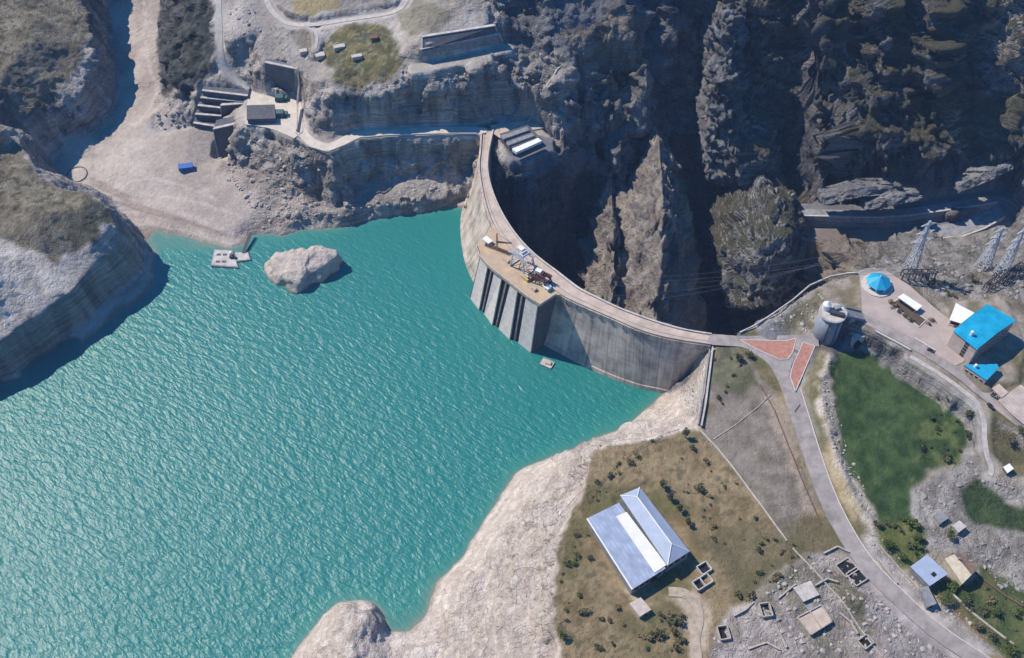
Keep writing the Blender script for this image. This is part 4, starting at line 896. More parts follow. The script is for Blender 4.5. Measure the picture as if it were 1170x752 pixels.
def loft(name, cols, material, parent, closed=False, smooth=True, uv=True):
    """cols: list over the arc of lists of points"""
    n = len(cols[0]); vs = [p for c in cols for p in c]; fs = []
    for i in range(len(cols) - 1):
        for j in range(n if closed else n - 1):
            k = (j + 1) % n
            fs.append((i * n + j, (i + 1) * n + j, (i + 1) * n + k, i * n + k))
    if closed:
        fs.append(tuple(range(n))); fs.append(tuple((len(cols) - 1) * n + j for j in range(n))[::-1])
    me = bpy.data.meshes.new(name); me.from_pydata([tuple(v) for v in vs], [], fs); me.materials.append(material)
    bm = bmesh.new(); bm.from_mesh(me); bmesh.ops.recalc_face_normals(bm, faces=bm.faces); bm.to_mesh(me); bm.free()
    o = bpy.data.objects.new(name, me); COL.objects.link(o)
    if parent: o.parent = parent
    if uv: set_uv(o, lambda v, i: (ARC[min(i // n, NS - 1)] if len(cols) == NS else i // n * 3.0, v.z))
    return o
base = Vector((0, 0, 0))
dam = empty('arch_dam', base, 0, 'tall curved concrete arch dam holding back the turquoise lake', 'dam')
def up_pt(i, z):
    """upstream face: leans out towards the lake on its way down"""
    t = (ZC - z) / ZC
    o = Wt[i].to_2d() - U[i].to_2d()
    if t <= 1: k = t ** 1.15
    else: k = 1 - (t - 1) ** 2 * .35
    p = U[i].to_2d() + o * k
    return Vector((p.x, p.y, z))
def out_dir(i):
    d = (U[i].to_2d() - Dn[i].to_2d()).normalized(); return Vector((d.x, d.y, 0))
body = []
for i in range(NS):
    o = out_dir(i); c = []
    c.append(Vector((U[i].x, U[i].y, ZC - .25)) + o * .9); c.append(Vector((U[i].x, U[i].y, ZC - 4.6)) + o * .9); c.append(up_pt(i, ZC - 5.4))
    for z in (38, 30, 22, 14, 7, 3.2): c.append(up_pt(i, z))
    c.append(up_pt(i, 3.0) + o * .7); c.append(up_pt(i, 0) + o * .8)
    for z in (-8, -25, -45, -60): c.append(up_pt(i, z))
    for z, k in ((-125, 14), (-60, 9), (0, 4), (30, 1.5), (44, 0)): c.append(Vector((Dn[i].x, Dn[i].y, z)) - o * k)
    c.append(Vector((Dn[i].x, Dn[i].y, ZC - 4)) - o * .5); c.append(Vector((Dn[i].x, Dn[i].y, ZC - .25)) - o * .5)
    body.append(c)
loft('dam_wall', body, M['face'], dam, closed=True)
def strip(name, A, B, za, zb, material, th=.3):
    cols = []
    for p, q in zip(A, B): cols.append([Vector((p.x, p.y, za)), Vector((q.x, q.y, zb)), Vector((q.x, q.y, zb - th)), Vector((p.x, p.y, za - th))])
    return cols
def lerp2(i, t):
    p = U[i].to_2d().lerp(Dn[i].to_2d(), t); return Vector((p.x, p.y, 0))
cr = strip('', [lerp2(i, .09) for i in range(NS)], [lerp2(i, .90) for i in range(NS)], ZC + .02, ZC + .02, None, .25)
loft('crest_road', cr, M['conc_pink'], dam, closed=True)
for nm, a, b, h in (('upstream_parapet', -.02, .07, 1.2), ('downstream_parapet', .91, 1.02, 1.2)):
    cols = [[lerp2(i, a) + Vector((0, 0, ZC + h)), lerp2(i, b) + Vector((0, 0, ZC + h)), lerp2(i, b) + Vector((0, 0, ZC - .3)), lerp2(i, a) + Vector((0, 0, ZC - .3))] for i in range(NS)]
    loft('parapet', cols, M['conc'] if a > .5 else M['conc_pink'], dam, closed=True)
# thin walkway line along the road
cols = [[lerp2(i, .30) + Vector((0, 0, ZC + .2)), lerp2(i, .33) + Vector((0, 0, ZC + .2)), lerp2(i, .33) + Vector((0, 0, ZC - .1)), lerp2(i, .30) + Vector((0, 0, ZC - .1))] for i in range(NS)]
loft('kerb', cols, M['conc_grey'], dam, closed=True)
# brackets under the cornice on the lake side
for i in range(60, NS - 2, 3):
    m = MB(); o = out_dir(i); p = U[i] + o * .9; m.bar(p + Vector((0, 0, -4.9)) + o * .15, p + Vector((0, 0, -.6)) + o * .15, .7, .6); m.build('bracket', M['conc_grey'], dam)
# iron ladders and landings at the left end of the wall
for k in range(7):
    i = 2 + k * 2; m = MB(); z = ZC - 6 - k * 5.2
    p = up_pt(i, z) + out_dir(i) * .8
    m.box((p.x, p.y, z), (3.4, 2.4, .4), .3); m.bar(p + Vector((-.9, -1, 0)), p + Vector((-.9, -1, 3.6)), .35); m.bar(p + Vector((.9, -1, 0)), p + Vector((.9, -1, 5.0)), .35)
    m.build('landing', M['rust'], dam)
# right end wall where the dam meets the bank
# ================================================================== intake block
ftop = [W(*p, 49) for p in ((549, 294), (557, 303), (565, 309.5), (573, 316.5), (583, 325), (591, 331.5), (601, 339), (614, 348))]
fbot = [W(*p, 0) for p in ((537.5, 341.5), (547, 354), (553, 359), (562, 371.5), (569.5, 376), (582, 388), (592, 392), (606, 403))]
intake = empty('intake_block', base, 0, 'intake block with four pale piers and dark slots against the lake side of the dam', 'intake')
ed = (ftop[-1] - ftop[0]).normalized(); inw = Vector((-ed.y, ed.x, 0))
if inw.y < 0: inw = -inw
def skew(m, t0, t1, b0, b1, back0, back1, zb=-10):
    """block from front edge t0-t1 (top) and b0-b1 (waterline), between two setbacks"""
    k = (49 - zb) / 49
    vs = []
    for (t, b) in ((t0, b0), (t1, b1)):
        bb = t + (b - t) * k
        vs += [t + inw * back0, t + inw * back1, bb + inw * back1, bb + inw * back0]
    m.add(vs, [(0, 1, 2, 3), (7, 6, 5, 4), (0, 4, 5, 1), (1, 5, 6, 2), (2, 6, 7, 3), (3, 7, 4, 0)])
for k in range(4):
    m = MB(); skew(m, ftop[2 * k], ftop[2 * k + 1], fbot[2 * k], fbot[2 * k + 1], 0, 26); m.build('pier', M['bathtub'], intake)
for k in range(3):
    a, b = ftop[2 * k + 1], ftop[2 * k + 2]; c, d = fbot[2 * k + 1], fbot[2 * k + 2]
    m = MB(); skew(m, a, b, c, d, 1.4, 9); m.build('gate', M['rack'], intake)  # rack set forward and blackened, the slot's shade put into its colour
    m = MB(); skew(m, a.lerp(b, .44), a.lerp(b, .6), c.lerp(d, .44), c.lerp(d, .6), .5, 1.3); m.build('rib', M['conc_grey'], intake)
m = MB(); skew(m, ftop[-1] + ed * .05, ftop[-1] + ed * 1.6, fbot[-1] + ed * .05, fbot[-1] + ed * 1.6, 1.2, 26); m.build('dark_side_block', M['conc_dark'], intake)  # dark block added over the pier's flank, its shade put into the colour
m = MB(); skew(m, ftop[0] - ed * 1.5, ftop[0] - ed * .05, fbot[0] - ed * 1.5, fbot[0] - ed * .05, 1.0, 24); m.build('dark_side_block', M['conc_dark'], intake)
deckp = [W(*p, 50) for p in ((543.5, 281), (547, 292), (555, 302), (565, 311), (577, 320), (590, 330.5), (603, 340.5), (616.5, 349), (635, 337))] + [U[i].copy() for i in (58, 54, 50, 46, 42, 38, 34, 31)]
m = MB(); m.prism([(p.x, p.y) for p in deckp], 48.4, 50.35); m.build('deck', M['ochre'], intake)
m = MB()
for a, b in zip(deckp[:9], deckp[1:9]): m.bar(a + Vector((0, 0, .9)) + inw * .4, b + Vector((0, 0, .9)) + inw * .4, .55, 1.3)
m.build('parapet', M['conc'], intake)

def lattice(m, a, b, w, n, t=.25, w2=None):
    """square lattice boom from a to b"""
    a = Vector(a); b = Vector(b); d = (b - a).normalized(); up = Vector((0, 0, 1)) if abs(d.z) < .9 else Vector((0, 1, 0))
    x = d.cross(up).normalized(); y = x.cross(d); w2 = w2 or w
    def P(i, c): f = i / n; ww = (w + (w2 - w) * f) / 2; return a.lerp(b, f) + x * c[0] * ww + y * c[1] * ww
    cs = ((-1, -1), (1, -1), (1, 1), (-1, 1))
    for c in cs: m.bar(P(0, c), P(n, c), t)
    for i in range(n):
        for k in range(4):
            c, e = cs[k], cs[(k + 1) % 4]
            m.bar(P(i, c), P(i + 1, e), t * .7)
            if i: m.bar(P(i, c), P(i, e), t * .7)
DK = 50.4
def gantry(loc, rz, mt, L_, Wd, H, label, cabin=True):
    g = empty('gantry_crane', loc, rz, label, 'crane', 'cranes on the intake deck')
    for sx in (-1, 1):
        for sy in (-1, 1):
            m = MB(); m.bar((sx * L_ / 2, sy * Wd / 2, 0), (sx * L_ / 2 * .72, sy * Wd / 2 * .8, H), .8); m.bar((sx * L_ / 2, sy * Wd / 2, .4), (sx * L_ / 2 * .5, sy * Wd / 2 * .9, H * .6), .35); m.build('leg', mt, g)
    for sx in (-1, 1):
        m = MB(); m.bar((sx * L_ / 2, -Wd / 2, .6), (sx * L_ / 2, Wd / 2, .6), .8); m.bar((sx * L_ * .43, -Wd / 2, H * .5), (sx * L_ * .43, Wd / 2, H * .5), .45)
        m.bar((sx * L_ * .49, -Wd / 2, .8), (sx * L_ * .43, Wd / 2, H * .5), .35); m.bar((sx * L_ * .49, Wd / 2, .8), (sx * L_ * .43, -Wd / 2, H * .5), .35); m.build('side_frame', mt, g)
    m = MB()
    for sy in (-1, 1): lattice(m, (-L_ * .55, sy * Wd * .36, H + .6), (L_ * .55, sy * Wd * .36, H + .6), 1.6, 8, .3)
    m.build('bridge_girder', mt, g)
    m = MB(); m.box((L_ * .1, 0, H + 2.2), (L_ * .3, Wd * .6, 1.8)); m.tube([(L_ * .1, -Wd * .2, H + 3.6), (L_ * .1, Wd * .2, H + 3.6)], .9, 10); m.build('hoist', mt, g)
    if cabin: m = MB(); m.box((-L_ * .2, Wd * .1, H + 3.0), (4.6, 3.4, 2.6)); m.build('cabin', M['white'], g)
    return g
DANG = math.atan2(ed.y, ed.x)
p = W(597, 306, DK); gantry((p.x, p.y, DK), DANG, M['steel'], 15, 11, 14, 'tall grey lattice gantry crane with a white cabin on the intake deck')
p = W(618, 322, DK); gantry((p.x, p.y, DK), DANG + .25, M['steel_red'], 13, 9, 6, 'low dark red gantry crane at the right end of the intake deck', True)
g = empty('jib_crane', (*W(568, 284, DK)[:2], DK), 0, 'brown jib crane with a raised mast at the left end of the intake deck', 'crane', 'cranes on the intake deck')
m = MB(); lattice(m, (0, 0, 0), (0, 0, 16), 1.3, 7, .25, .7); m.build('mast', M['rust'], g)
m = MB(); lattice(m, (0, 0, 7), (11, -5, 11), 1.0, 6, .22, .5); m.bar((0, 0, 16), (11, -5, 11), .15); m.build('boom', M['rust'], g)
m = MB(); lattice(m, (-9, 3, 2), (8, -6, 2), 1.3, 8, .3); m.bar((-9, 3, 0), (-9, 3, 2), .5); m.bar((8, -6, 0), (8, -6, 2), .5); m.build('rail_frame', M['rust'], g)
for px_, py_, dx, dy, dz, mt, nm, lab in ((557, 277, 6.5, 4, 2.6, 'white', 'equipment_cabin', 'small white cabin at the left tip of the intake deck'), (625, 330, 5, 4, 2.8, 'white', 'equipment_cabin', 'small white cabin at the right tip of the intake deck, beside the dark red crane'),
                                  (601, 318, 7, 4.2, 2.0, 'yellow', 'equipment_skid', 'yellow equipment skid under the grey gantry crane'), (579, 298, 5, 3, 1.2, 'conc_pink', 'slab_stack', 'stack of pinkish concrete slabs on the ochre intake deck'), (610, 331, 4, 3, 1.6, 'conc_pink', 'slab_stack', 'pink slab stack between the two gantry cranes')):
    p = W(px_, py_, DK); g = empty(nm, (p.x, p.y, DK), DANG, lab, nm.replace('_', ' '))
    m = MB(); m.box((0, 0, dz / 2), (dx, dy, dz)); m.build('body', M[mt], g)
    if 'cabin' in nm:
        m = MB(); m.box((0, 0, dz + .15), (dx + .5, dy + .5, .3)); m.build('roof', M['white'], g)
        m = MB(); m.box((dx * .2, -dy / 2 - .02, dz * .6), (1.4, .1, 1)); m.build('window', M['window'], g)
    elif 'skid' in nm:
        m = MB(); m.tube([(-2.4, 0, dz + .8), (2.4, 0, dz + .8)], .9, 10); m.build('tank', M['conc'], g)
    else:
        m = MB(); m.box((.3, .2, dz + .25), (dx * .8, dy * .8, .4), .1); m.build('top_slab', M['conc_pink'], g)
# small work raft under the dam wall
def raft(name, px_, py_, L_, B_, rz, lab, cat):
    p = W(px_, py_, 0); g = empty(name, (p.x, p.y, 0), rz, lab, cat)
    m = MB()
    for s in (-1, 1): m.box((0, s * B_ * .36, .1), (L_, B_ * .22, 1.3), 0, .94)
    m.build('float', M['conc_grey'], g)
    m = MB(); m.box((0, 0, .95), (L_ * .98, B_, .3)); m.build('deck', M['conc'], g)
    return g
g = raft('work_raft', 625, 416, 9.5, 6.5, -.5, 'small square grey work raft floating below the dam wall', 'raft')
m = MB(); m.box((1, .3, 1.7), (4.6, 3.2, 1.2), .1, .9); m.build('deck_box', M['conc_pink'], g)
m = MB()
for s in (-1, 1):
    for q in (-1, 0, 1): m.bar((q * 4.4, s * 3, 1), (q * 4.4, s * 3, 2.2), .18)
    m.bar((-4.4, s * 3, 2.2), (4.4, s * 3, 2.2), .16)
m.build('railing', M['steel'], g)
# floating pump pontoon by the beach
p = W(262, 297, 0); g = empty('pump_pontoon', (p.x, p.y, 0), 0, 'pale floating pump pontoon moored off the pink beach, left of the islet', 'pontoon')
def locp(px_, py_, z=0): q = W(px_, py_, z); return (q.x - p.x, q.y - p.y)
m = MB(); m.prism([locp(*q) for q in ((241, 305), (245, 286), (266, 287), (273, 307))], -.6, 1.2); m.prism([locp(*q) for q in ((270, 300), (268, 289), (284, 289), (287, 298))], -.6, 1.1); m.build('hull', M['conc_grey'], g)
m = MB(); m.prism([locp(*q) for q in ((242, 304), (246, 287), (265.5, 288), (272, 306))], 1.2, 1.5); m.prism([locp(*q) for q in ((272.5, 299), (269, 290), (283.5, 290), (286, 297.5))], 1.1, 1.45); m.build('deck', M['conc'], g)
m = MB()
for q in ((250, 291), (257, 291), (249, 299), (256, 299)): c = locp(*q, 1.5); m = MB(); m.box((c[0], c[1], 1.55), (3.4, 2.2, .12)); m.build('hatch', M['conc_dark'], g)
c = locp(265, 294, 1.5); m = MB(); m.box((c[0], c[1], 2.7), (3.2, 3, 2.4)); m.build('pump_house', M['steel_dark'], g)
m = MB(); m.tube([(c[0], c[1] + 1, 3.9), (c[0], c[1] + 1, 6.5), (c[0], c[1] + 1, 7.2)], [1.1, 1.3, .4], 10); m.build('vent_drum', M['white'], g)
m = MB(); a_ = locp(278, 289, 1.6); b_ = locp(287, 266, 4); m.bar((a_[0], a_[1], 1.8), (b_[0], b_[1], 4.4), 2.4, .4)
for s in (-1.1, 1.1): m.bar((a_[0] + s, a_[1], 2.9), (b_[0] + s, b_[1], 5.5), .2)
m.build('gangway', M['steel_dark'], g)
# ================================================================== lake
def water_material():
    m, nt, b = new_mat('turquoise_lake_water'); N = nt.nodes.new; L = nt.links.new
    at = N('ShaderNodeAttribute'); at.attribute_name = 'depth'
    geo = N('ShaderNodeNewGeometry')
    n = N('ShaderNodeTexNoise'); n.inputs['Scale'].default_value = .012; n.inputs['Detail'].default_value = 5; L(geo.outputs['Position'], n.inputs['Vector'])
    ad = N('ShaderNodeMath'); ad.operation = 'MULTIPLY_ADD'; L(n.outputs['Fac'], ad.inputs[0]); ad.inputs[1].default_value = .35; L(at.outputs['Fac'], ad.inputs[2])
    r = N('ShaderNodeValToRGB'); e = r.color_ramp.elements
    e[0].position = .05; e[0].color = (.20, .155, .10, 1)
    e[1].position = 1.0; e[1].color = (.012, .165, .152, 1)
    for p, c in ((.16, (.17, .20, .14)), (.32, (.055, .19, .16)), (.6, (.022, .185, .158))):
        x = e.new(p); x.color = (*c, 1)
    L(ad.outputs[0], r.inputs[0]); L(r.outputs[0], b.inputs['Base Color'])
    b.inputs['Roughness'].default_value = .40; b.inputs['IOR'].default_value = 1.33; b.inputs['Specular IOR Level'].default_value = .75
    # wind waves: short crests, running roughly to the north-east, plus chop
    def waves(ang, sx, sy, det, dist):
        r1 = N('ShaderNodeMapping'); r1.inputs['Rotation'].default_value = (0, 0, math.radians(ang)); L(geo.outputs['Position'], r1.inputs[0])
        r2 = N('ShaderNodeMapping'); r2.inputs['Scale'].default_value = (sx, sy, 1); L(r1.outputs[0], r2.inputs[0])
        w = N('ShaderNodeTexNoise'); w.inputs['Scale'].default_value = 1.0; w.inputs['Detail'].default_value = det; w.inputs['Roughness'].default_value = .5; w.inputs['Distortion'].default_value = dist; L(r2.outputs[0], w.inputs['Vector']); return w
    w1 = waves(124, .27, .115, 3, .35); w2 = waves(140, .55, .28, 4, .2)
    c = N('ShaderNodeMath'); c.operation = 'MULTIPLY_ADD'; L(w2.outputs['Fac'], c.inputs[0]); c.inputs[1].default_value = .38; L(w1.outputs['Fac'], c.inputs[2])
    ex = N('ShaderNodeAttribute'); ex.attribute_name = 'wind'
    ds = N('ShaderNodeMath'); ds.operation = 'MULTIPLY'; L(ex.outputs['Fac'], ds.inputs[0]); ds.inputs[1].default_value = 1.6
    bp = N('ShaderNodeBump'); bp.inputs['Strength'].default_value = 1; L(ds.outputs[0], bp.inputs['Distance']); L(c.outputs[0], bp.inputs['Height']); L(bp.outputs[0], b.inputs['Normal'])
    return m
def make_lake():
    xs_ = np.concatenate([[-3300, -2000, -1200, -900], np.arange(-800, 260.1, 2.5)]); ys_ = np.concatenate([[-2600, -1200, -400, 0, 100], np.arange(160, 800.1, 2.5)])
    X, Y = np.meshgrid(xs_, ys_)
    # the lake ends inside the dam and the rock beside it
    edge = [W(*p, 0) for p in ((-300, 60), (60, 110), (480, 200), (560, 190))] + [W(*p, 50) for p in ((551, 225), (556, 250), (575, 285), (600, 310), (640, 336), (680, 355), (730, 374), (790, 391))] + [W(*p, 25) for p in ((820, 470), (700, 700), (640, 1000))]
    poly = [(p.x, p.y) for p in edge] + [(-2, -2700), (-3400, -2700), (-3400, 790)]
    inside = in_poly(poly, X, Y)
    dep = np.clip(-bil(RZ, X, Y), 0, 99); dep[(X < RX0) | (Y < RY0)] = 45
    d = 1 - np.exp(-dep / 7.0)
    nx_, ny_ = X.shape[1], X.shape[0]
    vs = np.stack([X, Y, 0 * X], -1).reshape(-1, 3)
    idx = np.arange(nx_ * ny_).reshape(ny_, nx_)
    c = inside[:-1, :-1] & inside[:-1, 1:] & inside[1:, :-1] & inside[1:, 1:]
    q = np.stack([idx[:-1, :-1], idx[:-1, 1:], idx[1:, 1:], idx[1:, :-1]], -1)[c]
    # calmer water in the lee of the far shore and the bay by the dam
    wind = (.65 + .6 * fbm(X / 90, Y / 140, octv=3, seed=7)) * np.clip((640 - Y - X * .35) / 270, .22, 1.0) * np.clip(dep / 5, .3, 1)
    me = bpy.data.meshes.new('lake_water'); me.from_pydata(vs.tolist(), [], q.tolist()); me.update()
    for nme, arr in (('depth', d), ('wind', wind)):
        a = me.attributes.new(nme, 'FLOAT', 'POINT'); a.data.foreach_set('value', arr.reshape(-1).astype(np.float32))
    me.materials.append(water_material())
    o = bpy.data.objects.new('lake_water', me); COL.objects.link(o); tag(o, kind='structure')
make_lake()
# ================================================================== roads, paved areas
def ribbon(name, path, width, material, lift=.0, z_th=.5, edges=None):
    n = len(path); L_, R_ = [], []
    for i, p in enumerate(path):
        d = (path[min(i + 1, n - 1)] - path[max(i - 1, 0)]).to_2d().normalized(); nrm = Vector((-d.y, d.x))
        w = width(i / (n - 1)) if callable(width) else width
        L_.append(Vector((p.x + nrm.x * w / 2, p.y + nrm.y * w / 2, p.z + lift))); R_.append(Vector((p.x - nrm.x * w / 2, p.y - nrm.y * w / 2, p.z + lift)))
    cols = [[a, b, b - Vector((0, 0, z_th)), a - Vector((0, 0, z_th))] for a, b in zip(L_, R_)]
    o = loft(name, cols, material, None, closed=True, uv=False); tag(o, kind='structure')
    return L_, R_, o
rl = {}
for k, mt in (('upper_track', 'track'), ('valley_track', 'track'), ('spur_track', 'track'), ('abutment_road', 'cream_road'), ('main_road', 'road'), ('admin_road', 'road'), ('side_track', 'dirt'), ('lower_lane', 'track')):
    p, w = ROADS[k]; w = (lambda t: 13.5 - 4.0 * t) if k == 'main_road' else w; rl[k] = ribbon({'upper_track': 'track', 'valley_track': 'track', 'spur_track': 'track', 'side_track': 'track', 'lower_lane': 'track'}.get(k, 'road'), p, w, M[mt], .02)
def slab(name, px_poly, z, th, material, kind='structure'):
    P = [W(q[0], q[1], z) for q in px_poly]; m = MB(); m.prism([(q.x, q.y) for q in P], z - th, z); o = m.build(name, material); return tag(o, kind=kind)
slab('road_junction', ((806, 393.5), (812, 381.5), (846, 384), (912, 383), (934, 380), (936, 396), (917, 391.5), (904, 418), (901, 431), (908, 449), (914, 462), (908, 470), (893, 440), (880, 418), (864, 402), (846, 396)), 50.35, .6, M['road'])
slab('yard', [(p[0], p[1]) for p in ((982, 313), (1012, 309), (1040, 327), (1066, 350), (1086, 366), (1100, 352), (1112, 360), (1092, 380), (1116, 396), (1100, 414), (1092, 418), (1040, 387), (986, 361))], 62.95, .6, M['pave'])
slab('yard', ((284, 103), (300, 107), (322, 112), (334, 112), (345, 120), (346, 150), (336, 158), (318, 150), (306, 146), (280, 142), (282, 120)), 50.45, .6, M['cream_road'])
slab('yard', ((560, 143), (606, 137), (622, 146), (600, 150), (572, 158), (563, 152)), 50.3, .8, M['conc_pink'])
def border(pts, z, w, h, closed=True):
    m = MB(); P = [W(*q, z) for q in pts]; n = len(P)
    for i in range(n if closed else n - 1): m.bar(P[i] + Vector((0, 0, h / 2)), P[(i + 1) % n] + Vector((0, 0, h / 2)), w, h)
    return m
for pts, lab in ((((845, 388.6), (899, 389.6), (910, 386.4), (905.5, 402.8), (900, 410.5), (891, 411), (866, 399.8)), 'triangular red paved traffic island with a white kerb at the end of the dam'), (((917.6, 391.5), (931, 395.5), (908.8, 447.5), (902.8, 430.6), (906, 417)), 'narrow red paved island with a white kerb beside the pale escarpment')):
    g = empty('traffic_island', base, 0, lab, 'traffic island', 'red traffic islands')
    P = [W(*q, 50.5) for q in pts]; m = MB(); m.prism([(q.x, q.y) for q in P], 50.2, 50.56); m.build('paving', M['brick_red'], g)
    border(pts, 50.4, .55, .35).build('kerb', M['kerb'], g)
def side_kerb(path, w=.5, h=.35, mt='kerb', name='kerb', lab=None, step=1):
    m = MB()
    for a, b in zip(path, path[1:]): m.bar(a + Vector((0, 0, h / 2)), b + Vector((0, 0, h / 2)), w, h)
    return m
L_, R_, o = rl['main_road']; m = side_kerb(L_[14:], .55, .35); tag(m.build('kerb', M['kerb']), kind='structure')
m = side_kerb(R_[20:], .4, .3); tag(m.build('kerb', M['conc_grey']), kind='structure')
def wall_thing(name, pts, w, h, mt, lab, cat, ground=False):
    """free-standing wall along photo points (px,py,z)"""
    P = [W(*q) for q in pts]; c = P[len(P) // 2].copy()
    if ground:
        Q = []
        for a, b in zip(P, P[1:]):
            k = max(1, int((b - a).length / 5)); Q += [a.lerp(b, i / k) for i in range(k)]
        P = Q + [P[-1]]
        for q in P: q.z = height(q.x, q.y)
    c.z = min(q.z for q in P); m = MB()
    for a, b in zip(P, P[1:]): m.bar(a + Vector((0, 0, h / 2)), b + Vector((0, 0, h / 2)), w, h)
    o = m.build(name, M[mt], None, False, c); o.location = c; return tag(o, lab, cat)
wall_thing('boundary_wall', ((814, 398, 50), (810, 430, 49), (806, 462, 48), (801, 488, 47)), 1.1, 2.0, 'conc', 'pale concrete wall running from the right end of the dam down the edge of the grass', 'wall')
wall_thing('boundary_wall', ((810.5, 400, 49), (806, 430, 48), (801.5, 462, 47), (797.5, 486, 45.5)), .8, 1.4, 'conc_grey', 'thin grey wall just lake side of the pale wall at the right end of the dam', 'wall')
wall_thing('field_wall', ((800, 492, 46), (820, 514, 46), (850, 552, 46), (880, 592, 46), (899, 618, 46)), .7, .9, 'conc', 'long straight pale wall dividing the tan field from the warehouse scrub', 'wall', True)
wall_thing('field_wall', ((905, 628, 44), (930, 655, 44), (960, 688, 43), (985, 720, 43), (1008, 752, 42)), .8, .9, 'stone', 'pale stone wall line running past the ruins towards the bottom edge', 'wall', True)
wall_thing('field_wall', ((815, 502, 47), (840, 486, 48), (866, 466, 48), (880, 452, 49)), .5, .5, 'stone', 'faint low stone line crossing the tan field from lower left to the road', 'wall', True)
wall_thing('field_wall', ((868, 440, 49), (885, 470, 49), (900, 510, 48), (918, 556, 47), (938, 600, 46)), .5, .6, 'rust', 'thin dark wall line between the tan field and the main road', 'wall', True)
wall_thing('roadside_wall', ((1000, 379, 62.8), (1030, 395, 62.8), (1040, 400.5, 62.8)), 1.0, 1.2, 'kerb', 'short white wall at the edge of the admin yard above the rock face', 'wall')
wall_thing('roadside_wall', ((1045, 387, 63), (1068, 401, 63)), .9, 1.0, 'kerb', 'white low wall segment between the yard and the admin road', 'wall')
wall_thing('rim_wall', ((845, 381, 50.5), (862, 373, 50.5), (882, 360, 51), (905, 344, 52), (925, 327, 54.5), (948, 317, 57), (968, 313.5, 60), (980, 313, 62.8)), .8, 1.6, 'conc', 'pale wall along the gorge rim from the dam to the blue pavilion', 'wall')
wall_thing('path_wall', ((1002, 625, 44), (1020, 642, 44), (1045, 668, 43), (1058, 682, 43)), .8, 1.2, 'stone', 'stone wall between the main road and the grey-roofed shed', 'wall', True)
wall_thing('path_wall', ((1100, 640, 43), (1125, 662, 42), (1150, 680, 42), (1170, 692, 42)), .8, 1.0, 'rust', 'dark wall line climbing behind the house towards the right edge', 'wall', True)
wall_thing('path_wall', ((1088, 680, 41), (1110, 700, 41), (1130, 716, 40), (1160, 738, 40)), 1.2, 1.0, 'stone', 'pale stone wall below the house leading to the lower right corner', 'wall', True)
# wire fence along the edge of the pale bank
g = None
P = [hit(*q) for q in ((690, 512), (704, 505), (740, 498), (775, 488))]
def fence(pts, lab, sp=7.0, h=1.9):
    P = [hit(*q) for q in pts]; g = empty('wire_fence', P[0], 0, lab, 'fence'); o0 = P[0]
    Q = []
    for a, b in zip(P, P[1:]):
        k = max(1, int((b - a).length / sp)); Q += [a.lerp(b, i / k) for i in range(k)]
    Q.append(P[-1])
    for q in Q: q.z = height(q.x, q.y)
    for q in Q: m = MB(); m.bar(q - o0, q - o0 + Vector((0, 0, h)), .28); m.build('post', M['rust'], g)
    m = MB()
    for a, b in zip(Q, Q[1:]):
        for t in (.5, .97): m.bar(a - o0 + Vector((0, 0, h * t)), b - o0 + Vector((0, 0, h * t)), .12)
    m.build('wire', M['rust'], g)
fence(((672, 575), (690, 548), (712, 524), (745, 505), (775, 492)), 'rusty wire fence along the top of the pale bank beside the warehouse')
fence(((640, 590), (655, 572), (672, 556)), 'short rusty fence where the pale bank meets the brown scrub left of the warehouse')

# ================================================================== buildings
def poly_building(name, lab, cat, roofpx, zr, zg, wall, roofmat, kind='flat', ridge=None, ridge_h=0, over=.8, group=None, uvdir=None):
    """roofpx: photo outline of the eaves at height zr, zg: ground"""
    P = [W(q[0], q[1], zr) for q in roofpx]; c = sum(P, Vector()) / len(P); o = Vector((c.x, c.y, zg))
    g = empty(name, o, 0, lab, cat, group)
    Q = [Vector((q.x - o.x, q.y - o.y)) for q in P]
    cc = sum(Q, Vector((0, 0))) / len(Q); In = [q + (cc - q).normalized() * over for q in Q]
    m = MB(); m.prism([(q.x, q.y) for q in In], -1.0, zr - zg); m.build('wall', M[wall], g)
    m = MB(); zz = zr - zg
    if kind == 'flat': m.prism([(q.x, q.y) for q in Q], zz, zz + .6)
    elif kind == 'gable' or kind == 'hip':
        # Q: four corners; ridge from the middle of side 0-1 to the middle of side 2-3
        a = (Q[0] + Q[1]) / 2; b = (Q[2] + Q[3]) / 2
        if kind == 'hip': a, b = a.lerp(b, .17), b.lerp(a, .17)
        h = ridge_h; v = [(*q, zz) for q in Q] + [(*a, zz + h), (*b, zz + h)] + [(*q, zz - .35) for q in Q]
        m.add(v, [(0, 4, 1), (1, 4, 5, 2), (2, 5, 3), (3, 5, 4, 0), (0, 1, 7, 6), (1, 2, 8, 7), (2, 3, 9, 8), (3, 0, 6, 9), (6, 7, 8, 9)])
    elif kind == 'pyramid':
        n = len(Q); v = [(*q, zz) for q in Q] + [(*cc, zz + ridge_h)] + [(*q, zz - .35) for q in Q]
        m.add(v, [(i, (i + 1) % n, n) for i in range(n)] + [(i, n + 1 + i, n + 1 + (i + 1) % n, (i + 1) % n) for i in range(n)] + [tuple(n + 1 + i for i in range(n))])
    r = m.build('roof', M[roofmat], g)
    bm = bmesh.new(); bm.from_mesh(r.data); bmesh.ops.recalc_face_normals(bm, faces=bm.faces); bm.to_mesh(r.data); bm.free()
    d = (Q[1] - Q[0]).normalized() if uvdir is None else uvdir(Q)
    set_uv(r, lambda v, i: (v.x * d.x + v.y * d.y, -v.x * d.y + v.y * d.x))
    return g, Q, In, zz
